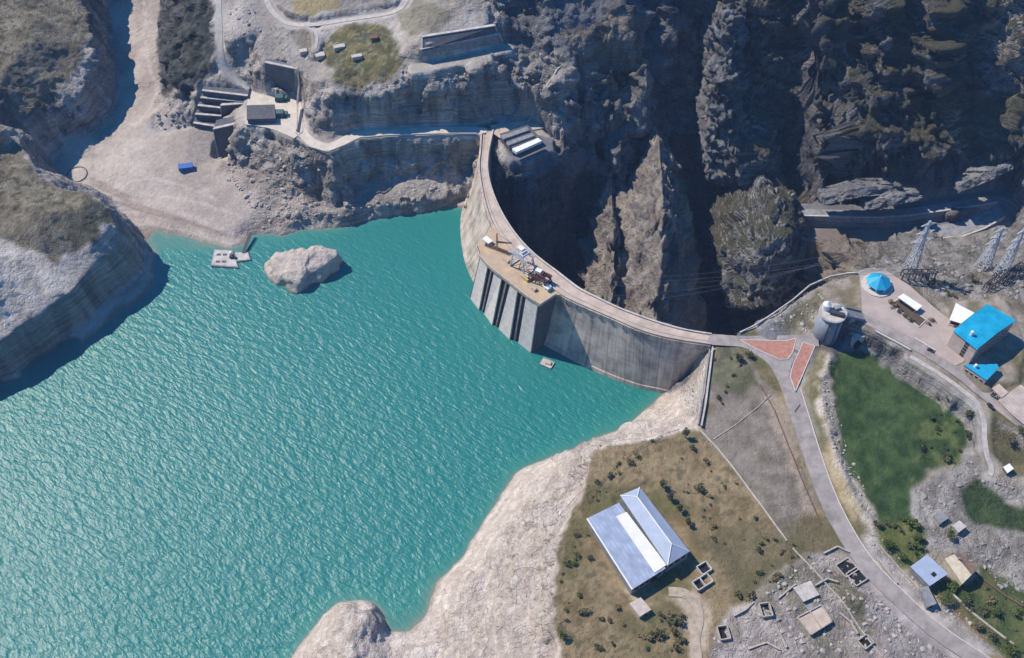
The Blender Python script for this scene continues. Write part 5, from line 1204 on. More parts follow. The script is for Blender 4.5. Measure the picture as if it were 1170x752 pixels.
def on_wall(g, a, b, rows, cols, z0, z1, w, h, mt='window', name='window', frame=True, t0=.06, t1=.94):
    """openings on the wall from a to b (local xy)"""
    a = Vector(a); b = Vector(b); d = (b - a).normalized(); n = Vector((d.y, -d.x)); ang = math.atan2(d.y, d.x)
    # point outwards from the origin of the building
    if n.dot((a + b) / 2) < 0: n = -n
    for r in range(rows):
        for c in range(cols):
            t = t0 + (t1 - t0) * ((c + .5) / cols); z = z0 + (z1 - z0) * ((r + .5) / rows); q = a.lerp(b, t)
            m = MB(); m.box((q.x + n.x * .05, q.y + n.y * .05, z), (w + .5, .25, h + .5), ang); f = m.build(name, M['kerb'] if frame else M[mt], g)
            m = MB(); m.box((q.x + n.x * .12, q.y + n.y * .12, z), (w, .22, h), ang); m.build('pane', M[mt], f)
# --- warehouse: two low sheds side by side and a cream strip between
g, Q, In, zz = poly_building('warehouse', 'big warehouse with a faded blue-grey roof, a cream strip and a raised hipped roof', 'warehouse', ((670.6, 593), (707, 575), (760.3, 650), (722.3, 674)), 50.5, 42.6, 'conc_grey', 'lilac_ribs', 'flat', over=.7, uvdir=lambda Q: (Q[1] - Q[0]).normalized())
o = g.location
def lp(px_, py_, z): q = W(px_, py_, z); return Vector((q.x - o.x, q.y - o.y))
# cream strip, slightly above
cs = [lp(*q, 51.4) for q in ((704, 590), (716, 585), (761.5, 645.5), (748, 654.5))]
m = MB(); m.prism([(q.x, q.y) for q in cs], zz + .6, zz + 1.0); m.build('cream_roof_strip', M['white_roof'], g)
hb = [lp(*q, 53.5) for q in ((708.6, 566), (731, 556.7), (788, 630), (763, 646))]
hin = [q + (sum(hb, Vector((0, 0))) / 4 - q).normalized() * .8 for q in hb]
m = MB(); m.prism([(q.x, q.y) for q in hin], -1, 53.5 - o.z); m.build('wall', M['conc_grey'], g)
zt = 53.5 - o.z; A_ = (hb[0] + hb[1]) / 2; B_ = (hb[2] + hb[3]) / 2; A_, B_ = A_.lerp(B_, .14), B_.lerp(A_, .16)
m = MB(); m.add([(*q, zt) for q in hb] + [(*A_, zt + 4.2), (*B_, zt + 4.2)] + [(*q, zt - .4) for q in hb], [(0, 4, 1), (1, 4, 5, 2), (2, 5, 3), (3, 5, 4, 0), (0, 1, 7, 6), (1, 2, 8, 7), (2, 3, 9, 8), (3, 0, 6, 9), (6, 7, 8, 9)])
r = m.build('hipped_roof', M['lilac_pale'], g); bm = bmesh.new(); bm.from_mesh(r.data); bmesh.ops.recalc_face_normals(bm, faces=bm.faces); bm.to_mesh(r.data); bm.free()
m = MB(); m.tube([(*A_, zt + 4.3), (*B_, zt + 4.3)], .35, 6)
for q, e in ((hb[0], A_), (hb[1], A_), (hb[2], B_), (hb[3], B_)): m.tube([(*q, zt + .05), (*e, zt + 4.3)], .28, 6)
m.build('ridge_capping', M['white'], g)
m = MB(); a = Vector((*Q[0], zz + .35)); b = Vector((*Q[3], zz + .35)); m.bar(a, b, .7, .7); m.build('gutter', M['white'], g)
on_wall(g, In[2], In[3], 1, 5, 1.5, 6.5, 2.2, 2.0, frame=False)
m = MB(); q = In[2].lerp(In[3], .3); d_ = (In[3] - In[2]).normalized(); m.box((q.x + d_.y * .1, q.y - d_.x * .1, 2.2), (4.6, .6, 4.4), math.atan2(d_.y, d_.x)); m.build('door', M['hole'], g)
on_wall(g, hin[2], hin[3], 1, 3, 4, 8.5, 2.4, 2.2, frame=False)
on_wall(g, hin[1], hin[2], 1, 10, 4, 8.5, 3.0, 2.0)
# --- small shed and tanks near the warehouse
g, Q, In, zz = poly_building('small_shed', 'small cream box shed on the scrub below the warehouse', 'shed', ((719, 690), (732, 683), (744, 697), (731, 705)), 46.2, 42.5, 'plaster', 'plaster', over=.3)
on_wall(g, In[2], In[3], 1, 1, .3, 3, 1.6, 2, 'hole', 'door', False)
def tank(name, px_, py_, L_, B_, H_, rz, lab, cat, cells=2, mt='conc', group=None, z=None):
    """open-topped concrete box with dark inside"""
    p = hit(px_, py_) if z is None else W(px_, py_, z); g = empty(name, p, rz, lab, cat, group); m = MB(); t = .6
    m.box((0, -B_ / 2, H_ / 2 - .5), (L_, t, H_ + 1)); m.box((0, B_ / 2, H_ / 2 - .5), (L_, t, H_ + 1))
    for i in range(cells + 1): m.box((-L_ / 2 + L_ * i / cells, 0, H_ / 2 - .5), (t, B_ - t, H_ + .99))
    m.build('wall', M[mt], g); m = MB(); m.box((0, 0, .1), (L_ - t, B_ - t, .3)); m.build('floor', M['hole'], g); return g
tank('settling_tank', 802, 667, 11, 6, 2.6, .55, 'pair of open concrete tanks right of the warehouse doors', 'tank')
tank('settling_tank', 804, 651, 7, 6, 2.4, .55, 'single open concrete tank just above the pair of tanks', 'tank', 1)
tank('stone_enclosure', 826, 725, 6, 8, 2.6, .15, 'small black roofless stone cell near the bottom edge left of the ruins', 'enclosure', 1, 'stone', 'stone cells in the ruins')
tank('stone_enclosure', 874, 699, 6, 8, 2.8, .15, 'small black roofless stone cell at the left end of the pale ruins', 'enclosure', 1, 'stone', 'stone cells in the ruins')
tank('stone_enclosure', 988, 735, 7, 6, 2.0, .6, 'low broken stone cell with a dark hollow beside the stone wall line at the bottom', 'enclosure', 1, 'stone', 'stone cells in the ruins')
tank('stone_pen', 967, 650, 10, 9, 1.3, .55, 'low stone pen by the main road, the nearer of two', 'pen', 1, 'stone')
tank('stone_pen', 978, 660, 9, 9, 1.3, .55, 'low stone pen by the main road, lower right of the other pen', 'pen', 1, 'stone')
# ruined yard with low walls and a slab
g, Q, In, zz = poly_building('ruined_building', 'roofless ruined building with a pale slab floor in the ruins', 'ruin', ((911, 706), (938, 692), (950, 711), (926, 726)), 44.8, 42.8, 'stone', 'conc_pink', over=.2)
m = MB(); q = Q
for i in range(4): m.bar((*Q[i], zz + .9), (*Q[(i + 1) % 4], zz + .9), .7, 1.2)
m.bar((*((Q[0] + Q[1]) / 2), zz + .9), (*((Q[2] + Q[3]) / 2), zz + .9), .5, 1.0); m.build('low_wall', M['stone'], g)
g, Q, In, zz = poly_building('ruined_shed', 'broken grey flat shed with sagging slabs in the middle of the ruins', 'shed', ((906, 672), (926, 664), (936, 680), (918, 688)), 46.5, 43, 'conc_grey', 'conc', over=.3)
m = MB(); m.prism([(Q[2].x, Q[2].y), (Q[3].x, Q[3].y), (Q[3].x + 3, Q[3].y - 5), (Q[2].x + 2, Q[2].y - 6)], 1.0, 1.6); m.build('fallen_slab', M['conc_grey'], g)
# --- sheds by the road, lower right
g, Q, In, zz = poly_building('metal_shed', 'shed with a pale blue-grey roof and dark hatch beside the main road', 'shed', ((1040, 648), (1059, 634), (1083, 656), (1062, 670)), 48.5, 43, 'conc_grey', 'lilac_pale', over=.5)
m = MB(); c = (Q[2] + Q[3]) / 2 * .45; m.box((c.x, c.y, zz + .9), (2.6, 2.0, .7), .6); m.build('hatch', M['hole'], g)
on_wall(g, In[2], In[3], 1, 3, .8, 4.6, 1.4, 1.4, frame=False)
g, Q, In, zz = poly_building('gabled_house', 'little house with one cream and one rusty brown roof slope', 'house', ((1079, 639), (1098, 633), (1117, 651), (1099, 668)), 47.5, 42.6, 'cream', 'cream', 'flat', over=.5)
a = (Q[0] + Q[1]) / 2; b = (Q[2] + Q[3]) / 2
for nm, q1, q2, mt in (('roof_slope', Q[0], Q[3], 'cream'), ('roof_slope', Q[1], Q[2], 'brown_roof')):
    m = MB(); m.add([(*q1, zz + .6), (*a, zz + 3.2), (*b, zz + 3.2), (*q2, zz + .6), (*q1, zz + .3), (*a, zz + .3), (*b, zz + .3), (*q2, zz + .3)], [(0, 1, 2, 3), (7, 6, 5, 4), (0, 3, 7, 4), (1, 0, 4, 5), (3, 2, 6, 7)]); rr = m.build(nm, M[mt], g); rr['label'] = 'cream roof slope' if mt == 'cream' else 'rusty brown roof slope'
m = MB(); c = a.lerp(b, .25); m.box((c.x, c.y, zz + 3.8), (1, 1, 2)); m.build('chimney', M['conc_grey'], g)
on_wall(g, In[2], In[3], 1, 2, .8, 3.8, 1.3, 1.3)
g, Q, In, zz = poly_building('lean_to', 'narrow grey-brown lean-to below the grey-roofed shed, against the roadside wall', 'shed', ((1050, 672), (1060, 670), (1070, 690), (1060, 694)), 46.5, 42.8, 'conc_grey', 'conc_grey', over=.3)
on_wall(g, In[2], In[3], 1, 1, .3, 3, 1.5, 2, 'hole', 'door', False)
g, Q, In, zz = poly_building('white_hut', 'tiny white-roofed hut on the slope at the right edge below the blue office', 'hut', ((1146, 534), (1153, 530), (1158, 536), (1151, 541)), 51.5, 48.5, 'conc_dark', 'white', over=.2)
on_wall(g, In[2], In[3], 1, 1, .2, 2.2, 1, 1.6, 'hole', 'door', False)
# --- blue-roofed office
ZE = 79.0; ZG = 62.9
g, Q, In, zz = poly_building('office_building', 'five-storey office with a bright blue metal roof and pinkish side wall', 'office building', ((1089, 378), (1128.5, 347.5), (1161, 366), (1116, 399.5)), ZE, ZG, 'plaster', 'blue_ribs', 'gable', ridge_h=2.4, over=.9, uvdir=lambda Q: (Q[2] - Q[1]).normalized().orthogonal())
on_wall(g, In[3], In[0], 5, 1, .8, 15.2, 2.4, 1.7, t0=.2, t1=.55, frame=False)
on_wall(g, In[2], In[3], 5, 9, .8, 15.2, 2.6, 1.8)
m = MB(); q = (Q[0] * .5 + Q[3] * .35 + Q[2] * .15); m.tube([(q.x, q.y, zz + .5), (q.x, q.y, zz + 4.2), (q.x, q.y, zz + 4.9)], [1.1, 1.1, .3], 12); m.build('water_tank', M['white'], g)
g2, Q, In, zz = poly_building('office_annex', 'low annex with a bright blue roof at the foot of the blue-roofed office', 'annex', ((1101, 417.5), (1139, 416.5), (1141, 421), (1127, 435)), 67.5, 61.8, 'plaster', 'blue_roof', over=.6)
m = MB(); q = Q[0] * .5; m.tube([(q.x, q.y, zz + .5), (q.x, q.y, zz + 3.0), (q.x, q.y, zz + 3.6)], [1, 1, .3], 12); m.build('water_tank', M['white'], g2)
on_wall(g2, In[3], In[0], 1, 4, 1, 4.4, 2, 1.6)
g, Q, In, zz = poly_building('canopy', 'white flat canopy between the yard and the blue-roofed office', 'canopy', ((1092, 347), (1113, 358), (1098, 370), (1084.5, 366)), 68, 63, 'hole', 'white', over=2.6)
for q in Q: m = MB(); k = q * .9; m.box((k.x, k.y, zz / 2 - .3), (.5, .5, zz + .5)); m.build('post', M['white'], g)
g, Q, In, zz = poly_building('store_shed', 'long pink ribbed-roof store at the right edge below the blue annex', 'shed', ((1140, 458), (1166, 440), (1200, 462), (1178, 492), (1158, 476)), 64, 60, 'plaster', 'pink_ribs', over=.6)
g, Q, In, zz = poly_building('gatehouse', 'small pale flat-roofed gatehouse by the road junction below the blue annex', 'gatehouse', ((1133, 444), (1141, 439), (1152, 449), (1144, 455)), 64.6, 60.8, 'conc_dark', 'conc_pink', over=.4)
on_wall(g, In[3], In[0], 1, 2, 1, 3.4, 1.3, 1.2)
# pavilion
import itertools
c = W(1004, 322, 67); g = empty('pavilion', (c.x, c.y, 62.95), 0, 'octagonal pavilion with a pointed bright blue roof on a white round plinth', 'pavilion')
R_ = 8.8
oc = [(math.cos(a) * R_, math.sin(a) * R_) for a in [PI / 8 + k * PI / 4 for k in range(8)]]
m = MB(); m.tube([(0, 0, -.6), (0, 0, .7)], [R_ * 1.25, R_ * 1.25], 32); m.build('plinth', M['kerb'], g)
m = MB()
for x, y in oc: m.bar((x * .86, y * .86, .6), (x * .86, y * .86, 4.6), .55)
m.build('columns', M['white'], g)
m = MB(); m.tube([(0, 0, .7), (0, 0, 4.4)], [R_ * .55, R_ * .55], 8); m.build('kiosk', M['plaster'], g)
m = MB(); m.add([(*q, 4.3) for q in oc] + [(*q, 4.0) for q in oc] + [(0, 0, 9.6)], [(i, (i + 1) % 8, 16) for i in range(8)] + [(8 + i, 8 + (i + 1) % 8, (i + 1) % 8, i) for i in range(8)] + [tuple(15 - i for i in range(8))]); m.build('roof', M['blue_roof'], g)
m = MB(); m.tube([(0, 0, 9.4), (0, 0, 10.6), (0, 0, 11.2)], [.5, .4, .1], 8); m.build('finial', M['white'], g)
# long white shelter and planted bed
g, Q, In, zz = poly_building('bus_shelter', 'long narrow shelter with a white roof beside the planted bed in the yard', 'shelter', ((1025.5, 340), (1032, 336), (1053.5, 350), (1047.5, 355.5)), 66.5, 63, 'conc_grey', 'white', over=1.2)
on_wall(g, In[3], In[0], 1, 5, .4, 3, 1.8, 1.8, 'hole', 'opening', False)
bed = [W(*q, 63) for q in ((1019, 347), (1026, 342), (1058, 366), (1050, 374))]; bc = sum(bed, Vector()) / 4
g = empty('planted_bed', bc, 0, 'brown planted bed with a pale kerb in the middle of the admin yard', 'flower bed')
m = MB(); m.prism([(q.x - bc.x, q.y - bc.y) for q in bed], -.2, .35); m.build('soil', M['soilbed'], g)
m = MB()
for i in range(4): m.bar(bed[i] - bc + Vector((0, 0, .2)), bed[(i + 1) % 4] - bc + Vector((0, 0, .2)), .6, .6)
m.build('kerb', M['kerb'], g)
# parked cars
def car(px_, py_, z, rz, mt, lab):
    p = W(px_, py_, z); g = empty('parked_car', p, rz, lab, 'car', 'cars parked by the yard')
    m = MB(); m.box((0, 0, .75), (4.6, 1.9, .75), 0, .96); m.build('body', mt, g)
    m = MB(); m.box((-.2, 0, 1.4), (2.6, 1.7, .6), 0, .78); m.build('cabin', M['window'], g)
    for sx in (-1.4, 1.4):
        for sy in (-.85, .85): m = MB(); m.tube([(sx, sy - .12, .36), (sx, sy + .12, .36)], .36, 12); m.build('wheel', M['hole'], g)
car(1063, 401, 63.0, -.6, M['steel_dark'], 'dark car parked in the yard beside the admin road')
car(1135, 452, 61.6, -.7, M['conc_grey'], 'grey car by the gatehouse')
car(1131, 464, 60.9, -.9, M['steel_dark'], 'black car parked at the bend below the gatehouse')
M['tower'] = mat('blue_grey_weathered_concrete', (.27, .30, .35), .8, scale=.2, var=.3, stretch=(1, 1, .15))
# --- round gate tower with bridge to the yard
c = W(941, 386, 45); HT = 28.0; g = empty('gate_tower', (c.x, c.y, 44), 0, 'round blue-grey concrete gate tower joined to the yard by a bridge', 'tower')
m = MB(); m.tube([(0, 0, -2), (0, 0, 12), (0, 0, HT)], [9.0, 8.6, 8.4], 40); m.build('shaft', M['tower'], g, True)
m = MB(); m.tube([(0, 0, HT), (0, 0, HT + 1)], [9.4, 9.4], 40); m.build('platform', M['conc'], g)
e = W(986, 362, 63) - Vector((c.x, c.y, 44)); e.z = 19.0; d_ = Vector((e.x, e.y, 0)).normalized(); s_ = d_ * 6 + Vector((0, 0, HT + .5))
m = MB(); m.bar(s_, e, 8.4, 1.0); m.build('bridge', M['conc_grey'], g)
for t in (-4.1, 4.1):
    nn = Vector((-d_.y, d_.x, 0)) * t; m = MB(); m.bar(s_ + nn + Vector((0, 0, 1)), e + nn + Vector((0, 0, 1)), .35, 1.3); m.build('parapet', M['tower'], g)
m = MB(); k = (s_ + e) / 2; m.box((k.x, k.y, k.z / 2 - 1), (4, 6, k.z), math.atan2(d_.y, d_.x)); m.build('bridge_pier', M['tower'], g)
m = MB(); m.tube([(-4.2, 3.4, HT + 1), (-4.2, 3.4, HT + 5.5), (-4.2, 3.4, HT + 7.8)], [2.9, 2.9, .3], 14); m.build('kiosk', M['white'], g)
m = MB(); m.box((2.2, -2.6, HT + 2.3), (9.5, 2.6, 2.6), -.35); m.build('hoist_housing', M['steel_dark'], g)
m = MB(); m.box((3.2, 3.2, HT + 2.0), (4.0, 3.0, 2.0), .3); m.build('motor_box', M['tower'], g)
for k in range(3): m = MB(); a = -1.9 + k * .7; m.box((8.5 * math.cos(a), 8.5 * math.sin(a), 14), (.5, .9, 24), a); m.build('guide_rail', M['conc_dark'], g)
m = MB()
for k in range(30):
    a = 2 * PI * k / 30; a2 = 2 * PI * (k + 1) / 30; m.bar((9.2 * math.cos(a), 9.2 * math.sin(a), HT + 2.2), (9.2 * math.cos(a2), 9.2 * math.sin(a2), HT + 2.2), .18)
    m.bar((9.2 * math.cos(a), 9.2 * math.sin(a), HT + 1), (9.2 * math.cos(a), 9.2 * math.sin(a), HT + 2.2), .15)
m.build('railing', M['steel'], g)
c = W(975, 394, 46); g = empty('culvert_mouth', (c.x, c.y, 45), 0, 'round dark tunnel mouth in pale rock at the top of the green field', 'tunnel')
m = MB(); m.tube([(0, 9, 4.5), (3.0, -2.6, 5.5)], [7.5, 6.8], 20); m.build('collar', M['conc'], g)
m = MB(); m.tube([(2.9, -2.5, 5.48), (3.1, -2.9, 5.6)], [5.2, 5.2], 20); m.build('opening', M['hole'], g)

# ================================================================== left abutment
# building at the dam's left end
zg = 49.6
g, Q, In, zz = poly_building('abutment_building', 'dark low building with a white roof strip at the left end of the dam', 'building', ((571, 153.5), (603, 143.5), (617, 157), (586, 171)), 56, zg, 'conc_dark', 'conc_dark', over=.5)
o = g.location
def lp(px_, py_, z): q = W(px_, py_, z); return (q.x - o.x, q.y - o.y)
for q4, z, mt, nm in ((((572, 155), (602, 145), (605, 148.5), (575, 159)), 58.4, 'conc_grey', 'roof_strip'), (((578, 163), (608, 152), (611, 155), (581, 166)), 58.2, 'conc_grey', 'roof_strip'), (((585, 170), (615, 157.5), (619, 161), (590, 174)), 58.8, 'white', 'roof_strip')):
    m = MB(); m.prism([lp(a, b, z) for a, b in q4], 56.3 - o.z, z - o.z); r = m.build(nm, M[mt], g)
    if mt == 'white': r['label'] = 'white roof strip'
on_wall(g, In[2], In[3], 1, 8, .8, 4.8, 1.8, 1.8)
m = MB(); q1 = In[2] * 1.02; q2 = In[3] * 1.02; m.bar((q1.x, q1.y - 1.4, -8), (q2.x, q2.y - 1.4, -8), 2, 15); m.build('footing_wall', M['conc_grey'], g)
m = MB()
for q_ in (((596, 180), (604, 200)), ((590, 182), (592, 200)), ((602, 178), (590, 196))):
    a = W(*q_[0], 40) - o; b = W(*q_[1], 26) - o; m.bar(a, b, .7)
m.build('support_frame', M['steel'], g)
wall_thing('ramp_wall', ((603, 138, 52), (620, 127, 54), (636, 115, 57), (641, 113, 58)), .9, 1.8, 'conc', 'thin pale wall climbing the scree above the building at the left end of the dam', 'wall', True)
wall_thing('roadside_wall', ((338, 152, 50.3), (352, 168, 50.3), (374, 174.5, 50.3), (394, 166.5, 50.3), (412, 158, 50.3), (442, 155.5, 50.3), (500, 153.5, 50.3), (545, 153.5, 50.3)), .8, 1.3, 'conc', 'pale parapet wall on the lake side of the abutment road', 'wall')
wall_thing('roadside_wall', ((341, 84, 76), (342, 100, 66), (340, 120, 54), (339, 150, 51)), 1.2, 2.0, 'conc', 'pale wall climbing beside the ribbed wall above the left yard', 'wall')
# stepped terraces
tp = [((232, 96), (284, 103)), ((231, 104), (283, 110)), ((229, 112), (282, 117)), ((226, 121), (253, 124)), ((223, 131), (253, 133)), ((221, 141), (246, 145))]
zt_ = [56, 50, 44.5, 39, 33, 27]
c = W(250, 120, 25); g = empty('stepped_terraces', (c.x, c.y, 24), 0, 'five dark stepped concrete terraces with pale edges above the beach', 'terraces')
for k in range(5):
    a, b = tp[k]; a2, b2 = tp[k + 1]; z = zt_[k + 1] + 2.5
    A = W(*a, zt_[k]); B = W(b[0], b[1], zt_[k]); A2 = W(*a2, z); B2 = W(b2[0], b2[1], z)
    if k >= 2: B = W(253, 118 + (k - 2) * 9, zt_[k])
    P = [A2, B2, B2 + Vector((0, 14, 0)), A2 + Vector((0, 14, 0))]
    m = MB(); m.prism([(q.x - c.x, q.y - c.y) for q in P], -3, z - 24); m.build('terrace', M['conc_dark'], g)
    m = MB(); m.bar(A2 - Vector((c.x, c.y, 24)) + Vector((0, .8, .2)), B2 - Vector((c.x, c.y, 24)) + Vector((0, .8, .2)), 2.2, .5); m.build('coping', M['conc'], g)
def portal(name, quad_top, quad_bot, lab, mt, cat, th=4):
    """slab-like wall between a top edge and a bottom edge"""
    T = [W(*q) for q in quad_top]; Bt = [W(*q) for q in quad_bot]; c = (Bt[0] + Bt[1]) / 2
    g = empty(name, c, 0, lab, cat); n = Vector((0, th, 0))
    m = MB(); vs = [Bt[0] - c, Bt[1] - c, T[1] - c, T[0] - c]; vs += [v + n for v in vs]
    m.add(vs, [(0, 1, 2, 3), (7, 6, 5, 4), (0, 4, 5, 1), (1, 5, 6, 2), (2, 6, 7, 3), (3, 7, 4, 0)]); r = m.build('face', M[mt], g); set_uv(r, lambda v, i: (v.x, v.z))
    m = MB(); m.bar(T[0] - c + Vector((0, 1, .3)), T[1] - c + Vector((0, 1, .3)), 2.6, .7); m.build('coping', M['conc'], g)
    for i in (0, 1): m = MB(); m.bar(T[i] - c + Vector((0, 1, .2)), Bt[i] - c + Vector((0, 1, .2)), 1.4, 1.4); m.build('edge_rib', M['conc'], g)
    return g
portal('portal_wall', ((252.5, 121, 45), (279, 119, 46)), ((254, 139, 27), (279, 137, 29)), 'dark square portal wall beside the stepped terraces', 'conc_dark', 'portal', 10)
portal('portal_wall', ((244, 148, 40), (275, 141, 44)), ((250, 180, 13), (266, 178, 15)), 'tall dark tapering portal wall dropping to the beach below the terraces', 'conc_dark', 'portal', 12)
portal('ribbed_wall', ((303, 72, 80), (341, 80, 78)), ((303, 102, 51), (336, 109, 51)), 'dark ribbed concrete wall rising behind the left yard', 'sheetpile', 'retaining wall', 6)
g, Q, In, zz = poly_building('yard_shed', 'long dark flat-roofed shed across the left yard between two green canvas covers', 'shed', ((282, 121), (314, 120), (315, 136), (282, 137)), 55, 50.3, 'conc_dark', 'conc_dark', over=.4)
for k, (a, b, lab) in enumerate((((320, 114), 7, 'green canvas-covered truck on the far side of the dark yard shed'), ((320, 132), 7, 'green canvas-covered truck on the near side of the dark yard shed'))):
    p = W(a[0], a[1], 50.45); g = empty('covered_truck', p, .05, lab, 'truck', 'trucks in the left yard')
    m = MB(); m.box((0, 0, 2.8), (8, 6.6, 3.2), 0, .85); m.build('canvas_cover', M['teal'], g)
    m = MB(); m.box((0, 0, 1.0), (8, 6.2, .5)); m.build('bed', M['steel_dark'], g)
    m = MB(); m.box((5.4, 0, 1.9), (2.4, 5.0, 2.4), 0, .85); m.build('cab', M['teal'], g)
    for sx in (-2.6, 0, 5):
        for sy in (-2.7, 2.7): m = MB(); m.tube([(sx, sy - .3, .6), (sx, sy + .3, .6)], .6, 10); m.build('wheel', M['hole'], g)
# terrace walls high on the left
portal('terrace_wall', ((482, 43, 113), (565, 30, 115)), ((482, 59, 106), (568, 38, 107.5)), 'upper dark retaining wall of the long terrace above the cliff', 'conc_dark', 'retaining wall', 4)
portal('terrace_wall', ((481, 57, 107), (570, 39, 108)), ((481, 70, 97), (574, 48, 99)), 'lower dark retaining wall of the long terrace above the cliff', 'conc_grey', 'retaining wall', 4)
for px_, py_, dx, dy, lab in ((366, 66, 7, 5, 'cream stone hut at the left edge of the green patch'), (388, 56, 9, 4, 'cream stone hut in the middle of the green patch below the upper track'), (408, 68, 8, 3.4, 'long low cream hut right of the middle one on the green patch'), (347, 62, 6, 4, 'small cream hut beside the spur track, left of the green patch')):
    p = hit(px_, py_); g = empty('stone_hut', p, .3, lab, 'hut', 'huts on the green patch'); m = MB(); m.box((0, 0, 1), (dx, dy, 3.4)); m.build('wall', M['cream'], g); m = MB(); m.box((0, 0, 2.9), (dx + .6, dy + .6, .4)); m.build('roof', M['conc'], g)
p = hit(427, 46); g = empty('open_shelter', p, .2, 'dark brown open shelter left of the long terrace', 'shelter'); m = MB()
m.box((0, 0, 2.8), (7, 5, .4)); m.build('roof', M['rust'], g)
for sx in (-3, 3):
    for sy in (-2, 2): m = MB(); m.box((sx, sy, 1.3), (.4, .4, 2.8)); m.build('post', M['rust'], g)
# beach things
p = hit(213, 193); g = empty('site_container', p, .18, 'small blue container hut alone on the pale beach', 'container')
m = MB(); m.box((0, 0, 1.6), (11.5, 5.4, 3.6)); m.build('body', M['blue_hut'], g); m = MB(); m.box((0, 0, 3.6), (12.1, 6, .4)); m.build('roof', M['blue_hut'], g)
m = MB(); m.box((2, -2.75, 1.5), (1.4, .15, 2.6)); m.build('door', M['conc_dark'], g); m = MB(); m.box((-2, -2.75, 2), (1.8, .15, 1.2)); m.build('window', M['window'], g)
p = hit(88, 199); m = MB(); R_ = 8.2
ring = [(R_ * math.cos(a), R_ * math.sin(a), .25 + height(p.x + R_ * math.cos(a), p.y + R_ * math.sin(a)) - p.z) for a in np.linspace(0, 2 * PI, 41)]
m.tube(ring, .42, 7, False); o = m.build('floating_net_ring', M['steel_dark'], None, True); o.location = p; tag(o, 'large dark plastic ring lying on the beach by the left hill', 'ring')
# ================================================================== galleries across the gorge
def gallery(name, top, z_drop, lab, mt, dy=9):
    T = [W(*q) for q in top]; c = T[len(T) // 2].copy(); c.z = min(q.z for q in T) - z_drop; g = empty(name, c, 0, lab, 'retaining wall')
    m = MB()
    for a, b in zip(T, T[1:]):
        vs = [a - c, b - c, b - c + Vector((0, dy, 0)), a - c + Vector((0, dy, 0))]; lo = [v - Vector((0, 0, z_drop + 4)) + Vector((0, -1.2, 0)) for v in vs]
        m.add(lo + vs, [(3, 2, 1, 0), (4, 5, 6, 7), (0, 1, 5, 4), (1, 2, 6, 5), (2, 3, 7, 6), (3, 0, 4, 7)])
    m.build('wall', M[mt], g)
    m = MB()
    for a, b in zip(T, T[1:]): m.bar(a - c + Vector((0, .6, .4)), b - c + Vector((0, .6, .4)), 1.3, .9)
    m.build('coping', M['conc'], g); return g
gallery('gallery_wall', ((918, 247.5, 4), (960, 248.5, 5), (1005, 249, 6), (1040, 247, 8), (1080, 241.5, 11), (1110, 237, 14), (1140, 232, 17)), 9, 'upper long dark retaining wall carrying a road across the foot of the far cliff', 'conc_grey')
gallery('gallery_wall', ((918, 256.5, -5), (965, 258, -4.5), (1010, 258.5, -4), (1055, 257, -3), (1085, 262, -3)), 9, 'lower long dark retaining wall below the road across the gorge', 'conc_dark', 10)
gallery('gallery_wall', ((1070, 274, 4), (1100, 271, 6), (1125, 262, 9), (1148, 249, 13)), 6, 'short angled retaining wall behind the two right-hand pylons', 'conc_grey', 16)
# ================================================================== pylons and wires
def pylon(px_, py_, z, H, rz, lab, wb=7.5):
    p = W(px_, py_, z); g = empty('pylon', p, rz, lab, 'pylon', 'lattice pylons on the far side of the yard')
    def tw(h): return wb * (1 - h / H) ** 1.15 * .98 + .9
    lv = [0, .14, .27, .39, .5, .6, .69, .77, .85, .93, 1.0]; cs = ((-1, -1), (1, -1), (1, 1), (-1, 1))
    P = lambda f, c: Vector((c[0] * tw(f * H) / 2, c[1] * tw(f * H) / 2, f * H))
    for c in cs:
        m = MB()
        for a, b in zip(lv, lv[1:]): m.bar(P(a, c), P(b, c), .55)
        m.build('leg', M['steel'], g)
    m = MB()
    for a, b in zip(lv, lv[1:]):
        for k in range(4):
            c, e = cs[k], cs[(k + 1) % 4]; m.bar(P(a, c), P(b, e), .32); m.bar(P(a, e), P(b, c), .32); m.bar(P(b, c), P(b, e), .3)
    m.build('bracing', M['steel'], g)
    for f, w in ((.66, 9), (.80, 7.5), (.93, 6)):
        m = MB()
        for s in (-1, 1):
            for q in (-.5, .5): m.bar((0, q * tw(f * H), f * H), (s * w, 0, f * H + .6), .35); m.bar((0, q * tw(f * H), f * H + 2.2), (s * w, 0, f * H + .6), .3)
        m.build('crossarm', M['steel'], g)
    return g
PYL = [(1035, 317, 48, 58, .3, 'tall steel lattice pylon behind the blue pavilion, leftmost of the three'), (1122, 306, 44, 42, .4, 'middle steel lattice pylon of the three, above the white canopy'), (1140, 318, 48, 52, .5, 'rightmost steel lattice pylon of the three, near the right edge')]
for a in PYL: pylon(*a)
def wire(a, b, sag, lab, r=.08):
    a = Vector(a); b = Vector(b); n = 20; m = MB(); c = (a + b) / 2
    m.tube([a.lerp(b, i / n) - Vector((0, 0, 4 * sag * (i / n) * (1 - i / n))) - c for i in range(n + 1)], r, 5)
    o = m.build('power_line', M['wire'], None, True); o.location = c; tag(o, lab, 'power line', 'power lines across the gorge')
pt = W(1035, 317, 48)
for k, (f, w, (ex, ey, ez)) in enumerate(((.66, 8, (668, 322, 40)), (.66, -8, (672, 326, 40)), (.80, 7, (664, 318, 46)), (.80, -7, (690, 338, 46)), (.93, 5, (710, 346, 46)))):
    wire(pt + Vector((w, w * .3, 58 * f)), W(ex, ey, ez), 14, 'long sagging wire from the leftmost pylon to the dam across the dark gorge')
p2 = W(1122, 306, 44); p3 = W(1140, 318, 48)
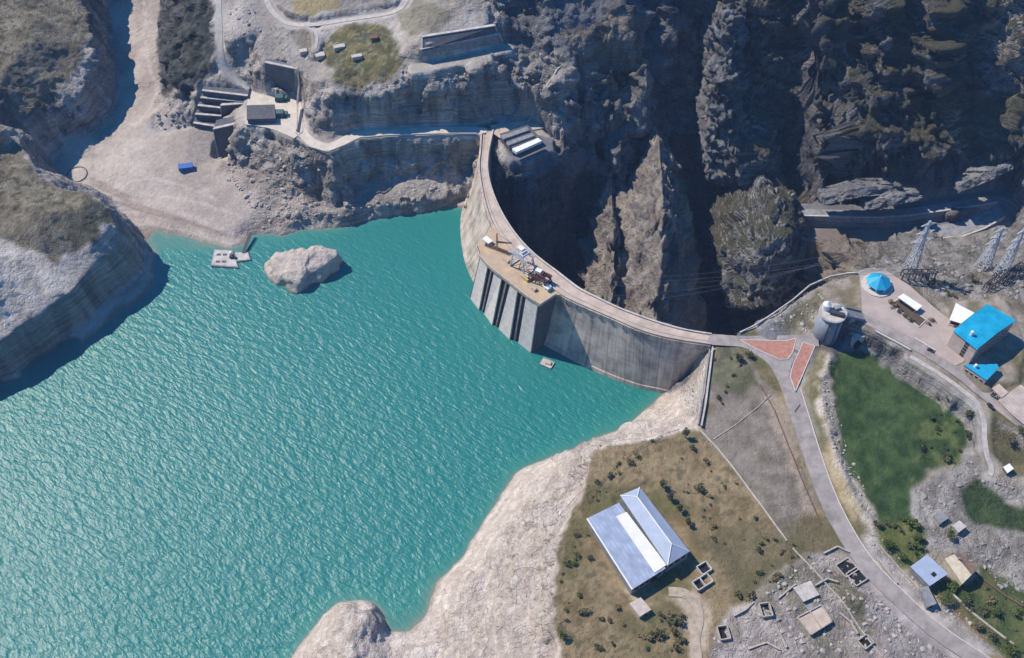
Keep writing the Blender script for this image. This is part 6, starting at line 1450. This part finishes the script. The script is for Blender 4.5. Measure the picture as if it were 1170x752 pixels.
for k in (-1, 1):
    wire(pt + Vector((8 * k, 2 * k, 38)), p2 + Vector((8 * k, 2 * k, 28)), 3, 'short wire between the leftmost and the middle pylon')
    wire(p2 + Vector((8 * k, 2 * k, 28)), W(1260, 260, 90), 6, 'wire leaving the middle pylon towards the right edge')
    wire(p3 + Vector((8 * k, 2 * k, 34)), W(1300, 290, 90), 6, 'wire leaving the rightmost pylon towards the right edge')
def frame(px_, py_, n, sp, rz, h, lab):
    p = hit(px_, py_); g = empty('switchgear_frame', p, rz, lab, 'switchgear', 'switchgear frames by the pylons')
    for i in range(n):
        m = MB(); m.bar((i * sp, 0, -1), (i * sp, 0, h), .7); m.bar((i * sp, 4, -1), (i * sp, 4, h), .6); m.bar((i * sp, 0, h), (i * sp, 4, h), .5); m.build('post', M['steel_dark'], g)
    m = MB(); m.bar((0, 0, h), ((n - 1) * sp, 0, h), .8); m.bar((0, 4, h), ((n - 1) * sp, 4, h), .6); m.build('beam', M['steel_dark'], g)
frame(1030, 320, 6, 4.6, .02, 6.5, 'dark switchgear frame at the foot of the leftmost pylon')
frame(1128, 334, 6, 4.5, .65, 6, 'dark switchgear frame below the rightmost pylon')
frame(1146, 326, 6, 4.5, .65, 6, 'dark switchgear frame at the right edge, right of the rightmost pylon')

def rubble(name, poly, n, smin, smax, mt, seed):
    r_ = random.Random(seed); m = MB(); xs_ = [p[0] for p in poly]; ys_ = [p[1] for p in poly]; c = 0
    while c < n:
        x = r_.uniform(min(xs_), max(xs_)); y = r_.uniform(min(ys_), max(ys_))
        if not in_poly(poly, np.array([x]), np.array([y]))[0]: continue
        p = hit(x, y); c += 1
        if bil(FLAT, np.array([p.x]), np.array([p.y]))[0] > .3 or p.z < .8: continue
        s = smin * (smax / smin) ** (r_.random() ** 2.2); m.ico((p.x, p.y, p.z + s * .1), s, r_.uniform(.7, 1.4), r_.uniform(.7, 1.3), r_.uniform(.4, .8), .3, r_)
    return tag(m.build(name, mt), kind='stuff')
STONE2 = mat('weathered_pale_stone', (.42, .37, .33), .9, scale=.3, var=.45, bump=.1)
STONE3 = mat('grey_scree_stone', (.30, .28, .26), .9, scale=.3, var=.4, bump=.1)
rubble('rubble', [(812, 745), (815, 715), (860, 690), (900, 655), (960, 632), (1010, 662), (1110, 750)], 700, .35, 1.7, STONE2, 1)
rubble('rubble', [(985, 612), (1002, 610), (1060, 668), (1150, 748), (1125, 750), (1030, 680)], 160, .35, 1.5, STONE2, 2)
rubble('rubble', [(1045, 560), (1108, 525), (1130, 545), (1168, 560), (1168, 575), (1110, 545), (1092, 570), (1100, 610), (1165, 620), (1168, 690), (1100, 640), (1060, 620)], 320, .35, 1.7, STONE3, 3)
rubble('rubble', [(950, 292), (1020, 292), (1168, 275), (1168, 340), (1110, 345), (1070, 350), (1030, 312), (985, 304)], 420, .4, 2.4, STONE3, 4)
rubble('rubble', [(270, 160), (330, 178), (370, 195), (366, 250), (300, 262), (255, 200)], 420, .4, 2.6, STONE2, 5)
rubble('rubble', [(170, 150), (180, 128), (215, 125), (222, 142), (200, 150)], 60, .5, 2.4, STONE3, 6)
rubble('rubble', [(255, 10), (300, 0), (330, 60), (300, 88), (262, 78)], 220, .4, 2.0, STONE3, 7)
rubble('rubble', [(470, 70), (575, 55), (640, 110), (600, 125), (560, 92), (470, 105), (440, 100)], 420, .35, 1.8, STONE3, 8)
rubble('rubble', [(560, 560), (660, 520), (640, 600), (625, 740), (520, 740), (550, 640)], 120, .3, 1.3, M['stone'], 9)
rubble('rubble', [(375, 235), (530, 205), (525, 225), (430, 246), (380, 252)], 120, .4, 2.2, STONE2, 10)
rubble('rubble', [(850, 380), (930, 325), (948, 325), (935, 400), (920, 392), (900, 378)], 130, .3, 1.3, STONE2, 11)
rubble('rubble', [(940, 405), (952, 405), (945, 440), (1003, 604), (995, 606), (940, 500)], 160, .3, 1.2, STONE2, 12)

for k, (pts, lab) in enumerate(((((838, 705), (852, 698), (860, 690)), 'broken stone wall stub between the two left ruin cells'), (((884, 716), (892, 730), (898, 742)), 'broken dark-edged wall running down below the left ruin cell'), (((930, 672), (944, 664), (956, 668)), 'short stone wall stub beside the ruined shed'), (((888, 686), (900, 676), (908, 670)), 'broken wall leading up to the ruined shed'), (((855, 742), (875, 736), (890, 744)), 'crumbling wall near the bottom edge below the ruins'), (((958, 702), (972, 712), (980, 724)), 'crumbling wall right of the roofless ruin'), (((1000, 640), (1012, 654), (1024, 668)), 'broken roadside stone wall above the main road'), (((940, 635), (955, 628), (968, 634)), 'low broken wall above the stone pens'))):
    wall_thing('broken_wall', [(a, b_, 43) for a, b_ in pts], .9, 1.5 + .2 * (k % 3), 'stone', lab, 'ruined wall', True)

g, Q, In, zz = poly_building('garden_shed', 'small grey-roofed garden shed above the yellow-green tree near the little house', 'shed', ((1066, 590), (1076, 584), (1084, 592), (1074, 599)), 46.5, 43.8, 'stone', 'conc_grey', over=.3)
on_wall(g, In[2], In[3], 1, 1, .2, 2.2, 1.2, 1.8, 'hole', 'door', False)
g, Q, In, zz = poly_building('garden_shed', 'tiny stone shed with a dark doorway right of the grey-roofed garden shed', 'shed', ((1087, 601), (1096, 595), (1104, 602), (1095, 609)), 46.2, 43.6, 'stone', 'conc', over=.3)
on_wall(g, In[2], In[3], 1, 1, .2, 2.2, 1.2, 1.8, 'hole', 'door', False)
# ================================================================== islet
def rock_thing(name, px_out, H, lab, cat, seed, mat_=None, z0=0.0, peak=(0, 0, 0)):
    """rock whose foot follows an outline on the water"""
    P = [W(q[0], q[1], z0) for q in px_out]; c = sum(P, Vector()) / len(P); n = 96; rings = 30
    # resample outline by angle
    A = [(math.atan2(p.y - c.y, p.x - c.x), (p.to_2d() - c.to_2d()).length) for p in P]; A.sort()
    ang = np.linspace(-PI, PI, n, endpoint=False); aa = np.array([a[0] for a in A]); rr = np.array([a[1] for a in A])
    rad = np.interp(ang, np.r_[aa - 2 * PI, aa, aa + 2 * PI], np.r_[rr, rr, rr]); vs = []; pk = peak
    for k in range(rings + 1):
        t = k / rings
        # steep foot, then a sloping table rising to an off-centre top
        sh = 1.0 - .22 * (t / .35) if t < .35 else .78 * (1 - (t - .35) / .65) ** .8
        hz = -5 + (5 + H * .55) * (t / .35) if t < .35 else H * (.55 + .45 * ((t - .35) / .65) ** .8)
        for j in range(n):
            lean = max(0, math.cos(ang[j] - pk[2])) * H * .28 * min(1, t / .35) * (1 - max(0, t - .35) / .65)
            vs.append((rad[j] * 1.03 * sh * math.cos(ang[j]) + pk[0] * t, rad[j] * 1.03 * sh * math.sin(ang[j]) + pk[1] * t, hz + lean))
    V = np.array(vs); L = np.sqrt((V ** 2).sum(1)) + 1e-6; d = V / L[:, None]
    q = ridged(V[:, 0] / 12 + seed, V[:, 1] / 12, V[:, 2] / 12, octv=5, seed=seed) - .6
    st = vnoise(V[:, 0] / 30, V[:, 1] / 30, V[:, 2] / 2.2, seed + 3) - .5
    cr = np.abs(vnoise(V[:, 0] / 15 + seed, V[:, 1] / 15, V[:, 2] / 15, seed + 9) - .5) * 2
    V = V + d * (q * 7.5 + st * 1.8 - np.clip(.35 - cr, 0, 1) * 7)[:, None] * np.array([1, 1, .7])
    fs = [(k * n + j, k * n + (j + 1) % n, (k + 1) * n + (j + 1) % n, (k + 1) * n + j) for k in range(rings) for j in range(n)]
    o = mesh_obj(name, V.tolist(), fs, mat_ or ROCKM, None, True); o.location = (c.x, c.y, z0); return tag(o, lab, cat)
def rock_material(name, a, b, stain=(.28, .22, .18)):
    m, nt, bb = new_mat(name); N = nt.nodes.new; L = nt.links.new; geo = N('ShaderNodeNewGeometry')
    n = N('ShaderNodeTexNoise'); n.inputs['Scale'].default_value = .25; n.inputs['Detail'].default_value = 10; n.inputs['Roughness'].default_value = .7; L(geo.outputs['Position'], n.inputs['Vector'])
    r = N('ShaderNodeValToRGB'); r.color_ramp.elements[0].position = .35; r.color_ramp.elements[0].color = (*a, 1); r.color_ramp.elements[1].position = .65; r.color_ramp.elements[1].color = (*b, 1); L(n.outputs['Fac'], r.inputs[0])
    sx = N('ShaderNodeSeparateXYZ'); L(geo.outputs['Position'], sx.inputs[0]); mr = N('ShaderNodeMapRange'); mr.inputs[1].default_value = 2.0; mr.inputs[2].default_value = .4; L(sx.outputs['Z'], mr.inputs[0])
    mx = N('ShaderNodeMix'); mx.data_type = 'RGBA'; L(mr.outputs[0], mx.inputs[0]); L(r.outputs[0], mx.inputs[6]); mx.inputs[7].default_value = (*stain, 1); L(mx.outputs[2], bb.inputs['Base Color'])
    bb.inputs['Roughness'].default_value = .9; bb.inputs['Specular IOR Level'].default_value = .15
    f = N('ShaderNodeTexNoise'); f.inputs['Scale'].default_value = .4; f.inputs['Detail'].default_value = 10; f.inputs['Roughness'].default_value = .7; L(geo.outputs['Position'], f.inputs['Vector'])
    bp = N('ShaderNodeBump'); bp.inputs['Distance'].default_value = 2.2; L(f.outputs['Fac'], bp.inputs['Height']); L(bp.outputs[0], bb.inputs['Normal']); return m
ROCKM = rock_material('pale_limestone', (.42, .35, .30), (.62, .545, .48))
rock_thing('rock_islet', ((299, 303), (305, 318), (320, 330), (341, 337), (352, 328), (372, 320), (390, 306), (392, 298), (380, 296), (350, 294), (320, 296), (304, 298)), 16, 'large pale limestone islet standing in the lake off the beach', 'rock', 5, peak=(8, 5, .6))

# ================================================================== trees and shrubs
def leaf_material(name, a, b):
    m, nt, bb = new_mat(name); N = nt.nodes.new; L = nt.links.new; geo = N('ShaderNodeNewGeometry')
    r = N('ShaderNodeValToRGB'); r.color_ramp.elements[0].color = (*a, 1); r.color_ramp.elements[1].color = (*b, 1); L(geo.outputs['Random Per Island'], r.inputs[0]); L(r.outputs[0], bb.inputs['Base Color'])
    bb.inputs['Roughness'].default_value = .8; bb.inputs['Specular IOR Level'].default_value = .2; return m
LEAF = [leaf_material('dark_olive_leaves', (.045, .05, .022), (.12, .125, .055)), leaf_material('dry_brown_green_leaves', (.11, .09, .045), (.23, .19, .09)), leaf_material('fresh_green_leaves', (.045, .07, .015), (.13, .16, .035))]
BARK = mat('grey_brown_bark', (.12, .09, .07), .9)
def leaves(R, H, n, size, rnd, z0=0.0, lobes=5):
    m = MB(); C_ = [(rnd.uniform(-.5, .5) * R, rnd.uniform(-.5, .5) * R, z0 + H * rnd.uniform(.3, .8), R * rnd.uniform(.35, .62)) for _ in range(lobes)]
    for _ in range(n):
        cx, cy, cz, cr = rnd.choice(C_); v = Vector((rnd.gauss(0, 1), rnd.gauss(0, 1), rnd.gauss(0, 1))).normalized() * cr * rnd.uniform(.55, 1.08)
        p = Vector((cx + v.x, cy + v.y, max(z0 + .05, cz + v.z * H / (2 * R) * 1.1))); s = size * rnd.uniform(.6, 1.3)
        a = Vector((rnd.gauss(0, 1), rnd.gauss(0, 1), rnd.gauss(0, .6))).normalized(); b = a.cross(Vector((rnd.gauss(0, 1), rnd.gauss(0, 1), rnd.gauss(0, 1)))).normalized()
        m.add([p - a * s * .6, p + b * s * .4, p + a * s * .6, p - b * s * .4], [(0, 1, 2, 3)])
    return m
rnd = random.Random(3)
BUSH = [[leaves(1.7, 2.0, 150, .55, rnd).build('shrub', LEAF[k]).data for _ in range(3)] for k in range(3)]
for o in [x for x in bpy.data.objects if x.name.startswith('shrub')]: bpy.data.objects.remove(o)
def bush(px_, py_, s, k, lab, grp):
    p = hit(px_, py_)
    if p.z < .5: return
    o = bpy.data.objects.new('shrub', rnd.choice(BUSH[k])); COL.objects.link(o); o.location = p - Vector((0, 0, .1)); o.rotation_euler = (0, 0, rnd.uniform(0, 6)); o.scale = (s * rnd.uniform(.8, 1.2), s * rnd.uniform(.8, 1.2), s * rnd.uniform(.7, 1.1))
    tag(o, lab, 'shrub', grp)
def tree(px_, py_, H, R, k, lab, grp=None):
    p = hit(px_, py_); g = empty('tree', p, rnd.uniform(0, 6), lab, 'tree', grp)
    m = MB(); m.tube([(0, 0, -.5), (.15, .1, H * .35), (.1, -.1, H * .7)], [.34, .24, .1], 7)
    for a in range(5): t = a * 1.3; m.tube([(.1, 0, H * (.3 + .06 * a)), (math.cos(t) * R * .6, math.sin(t) * R * .6, H * (.55 + .07 * a))], [.13, .05], 5)
    m.build('trunk', BARK, g); leaves(R, H * .75, 420, .75, rnd, H * .25, 8).build('crown', LEAF[k], g)
for a in ((783, 500, 9, 3.0, 0, 'slim dark tree at the top of the scrub, near the foot of the pale wall'), (757, 558, 8, 2.8, 0, 'dark tree at the upper corner of the hipped warehouse roof'), (764, 572, 7, 2.8, 0, 'dark tree beside the hipped roof, second of the row along the warehouse'),
          (776, 584, 7, 3.2, 0, 'bushy dark tree midway down the row beside the warehouse'), (786, 600, 6, 2.8, 0, 'dark tree at the lower end of the row beside the warehouse'), (843, 412, 6, 4.0, 0, 'round dark tree at the top of the grass by the road junction'), (855, 408, 5, 3.2, 0, 'smaller round tree right of the dark one by the road junction'),
          (1082, 614, 9, 4.4, 2, 'broad yellow-green tree above the little brown-roofed house'), (1076, 690, 9, 4.6, 2, 'bright green tree in front of the grey-roofed shed'), (1116, 716, 6, 3.6, 1, 'brown-green tree by the stone wall at lower right'), (1152, 744, 8, 5.5, 2, 'large bright green tree in the lower right corner'),
          (1110, 322, 7, 4.4, 1, 'round brown tree below the middle pylon'), (1150, 505, 7, 4.5, 1, 'brown tree on the slope below the pink store'), (642, 728, 6, 4.0, 2, 'yellow-green tree at the lower left corner of the scrub beside the pale bank'), (1164, 496, 6, 4, 0, 'dark tree at the right edge below the pink store'), (1012, 625, 6, 4.0, 2, 'yellow-green tree at the bottom tip of the green field')): tree(*a)
for a in ((1090, 672, 5, 3.4, 2, 'small bright green tree just below the little brown-roofed house'), (1102, 690, 5, 3.2, 0, 'dark green tree above the pale stone wall in the lower right garden'), (1133, 700, 5, 3.6, 2, 'yellow-green tree alone in the middle of the lower right garden'), (1130, 728, 6, 3.6, 1, 'dry brown tree below the pale stone wall near the lower right corner'), (1046, 618, 6, 3.6, 2, 'yellow-green tree at the right foot of the green field'), (1030, 640, 5, 3.2, 2, 'yellow-green tree between the green field and the grey-roofed shed'), (1106, 475, 6, 3.6, 0, 'dark green tree at the upper right corner of the green field'), (1104, 500, 5, 3.2, 0, 'dark green tree at the right edge of the green field')): tree(*a)
for a in ((1022, 352, 1.6, 1), (1028, 358, 1.7, 1), (1034, 362, 1.5, 1), (1040, 367, 1.3, 0), (1060, 372, 1.5, 1), (1064, 367, 1.4, 1), (1018, 347, 1.5, 1)): bush(*a, 'round brownish shrub in the planted bed of the yard', 'shrubs of the planted bed')
def scatter(poly, n, smin, smax, kinds, lab, grp):
    xs_ = [p[0] for p in poly]; ys_ = [p[1] for p in poly]; c = 0; tries = 0
    while c < n and tries < n * 30:
        tries += 1; x = rnd.uniform(min(xs_), max(xs_)); y = rnd.uniform(min(ys_), max(ys_))
        if not in_poly(poly, np.array([float(x)]), np.array([float(y)]))[0]: continue
        if bil(FLAT, np.array([hit(x, y).x]), np.array([hit(x, y).y]))[0] > .2: continue
        bush(x, y, rnd.uniform(smin, smax) * rnd.choice((.55, .8, 1.0, 1.35)), rnd.choice(kinds), lab, grp); c += 1
scatter([(800, 500), (895, 620), (840, 650), (795, 610), (775, 560), (760, 520)], 28, .6, 1.5, (0, 1, 1, 1), 'dry shrub on the scrub slope right of the warehouse', 'shrubs right of the warehouse')
scatter([(690, 520), (745, 505), (740, 545), (712, 560), (680, 580), (672, 560)], 16, .7, 1.4, (0, 1, 1), 'dry shrub on the scrub above the warehouse', 'shrubs above the warehouse')
scatter([(640, 610), (665, 600), (710, 670), (720, 740), (650, 745), (638, 690)], 26, .7, 1.8, (0, 1, 1, 2), 'brown-green shrub on the scrub left of and below the warehouse', 'shrubs left of the warehouse')
scatter([(745, 700), (780, 695), (785, 745), (730, 745)], 22, .9, 2.0, (0, 1), 'brown-green shrub in the thicket below the small cream shed', 'shrubs below the cream shed')
scatter([(815, 640), (890, 610), (930, 640), (850, 690)], 20, .7, 1.5, (0, 1), 'dry shrub on the dark slope above the ruins', 'shrubs above the ruins')
scatter([(1000, 600), (1050, 590), (1060, 640), (1025, 645)], 22, .8, 1.8, (2, 0), 'yellow-green shrub at the lower end of the green field', 'shrubs at the foot of the green field')
scatter([(1070, 445), (1105, 462), (1108, 520), (1070, 535), (1050, 520)], 20, .8, 1.7, (0, 2), 'green shrub at the right edge of the green field under the rock wall', 'shrubs at the edge of the green field')
scatter([(1075, 665), (1100, 690), (1160, 745), (1168, 690), (1120, 655)], 22, .7, 1.6, (2, 0, 1), 'green shrub in the garden below the little house', 'shrubs in the lower right garden')
scatter([(815, 405), (845, 410), (860, 450), (815, 470)], 12, .5, 1.1, (0,), 'small dark shrub on the grass behind the right end of the dam', 'shrubs by the dam')
scatter([(1045, 325), (1090, 300), (1165, 300), (1120, 335), (1075, 345)], 20, .8, 1.6, (1, 0), 'brown shrub on the stony ground around the pylons', 'shrubs around the pylons')
# ================================================================== thin air haze
def haze():
    m = bpy.data.materials.new('thin_haze'); m.use_nodes = True; nt = m.node_tree
    for n in list(nt.nodes): nt.nodes.remove(n)
    o = nt.nodes.new('ShaderNodeOutputMaterial'); v = nt.nodes.new('ShaderNodeVolumePrincipled'); nt.links.new(v.outputs[0], o.inputs['Volume'])
    v.inputs['Color'].default_value = (.45, .63, 1.0, 1); v.inputs['Density'].default_value = 0.000055; v.inputs['Anisotropy'].default_value = 0.0
    mb = MB(); mb.box((0, 600, 390), (9000, 9000, 1180)); ob = mb.build('haze', m); tag(ob, kind='stuff'); return ob
haze()
# ================================================================== light
AZ = math.radians(28); EL = math.radians(49)
sun_vec = Vector((-math.cos(AZ) * math.cos(EL), math.sin(AZ) * math.cos(EL), math.sin(EL)))
sd = bpy.data.lights.new('sun', 'SUN'); sd.energy = 5.0; sd.angle = math.radians(.53); sd.color = (1.0, .91, .78)
so = bpy.data.objects.new('sun', sd); COL.objects.link(so); so.rotation_euler = (-sun_vec).to_track_quat('-Z', 'Y').to_euler()
wd = bpy.data.worlds.new("World"); scene.world = wd; wd.use_nodes = True
nt = wd.node_tree; bg = nt.nodes['Background']; sk = nt.nodes.new('ShaderNodeTexSky'); sk.sky_type = 'NISHITA'; sk.sun_disc = False
sk.sun_elevation = EL; sk.sun_rotation = math.atan2(sun_vec.x, sun_vec.y)
sk.air_density = 1.2; sk.dust_density = 0.2; sk.ozone_density = 6.0; sk.altitude = 500
hs = nt.nodes.new('ShaderNodeHueSaturation'); hs.inputs['Saturation'].default_value = 1.45; nt.links.new(sk.outputs[0], hs.inputs['Color']); nt.links.new(hs.outputs[0], bg.inputs[0]); bg.inputs[1].default_value = 0.15
scene.view_settings.view_transform = 'Standard'; scene.view_settings.look = 'None'; scene.view_settings.exposure = 0.22; scene.view_settings.gamma = 1
scene.view_settings.use_curve_mapping = False
scene.cycles.use_adaptive_sampling = True; scene.cycles.adaptive_threshold = .02
scene.cycles.max_bounces = 5; scene.cycles.diffuse_bounces = 3; scene.cycles.glossy_bounces = 2; scene.cycles.transmission_bounces = 1; scene.cycles.volume_bounces = 0
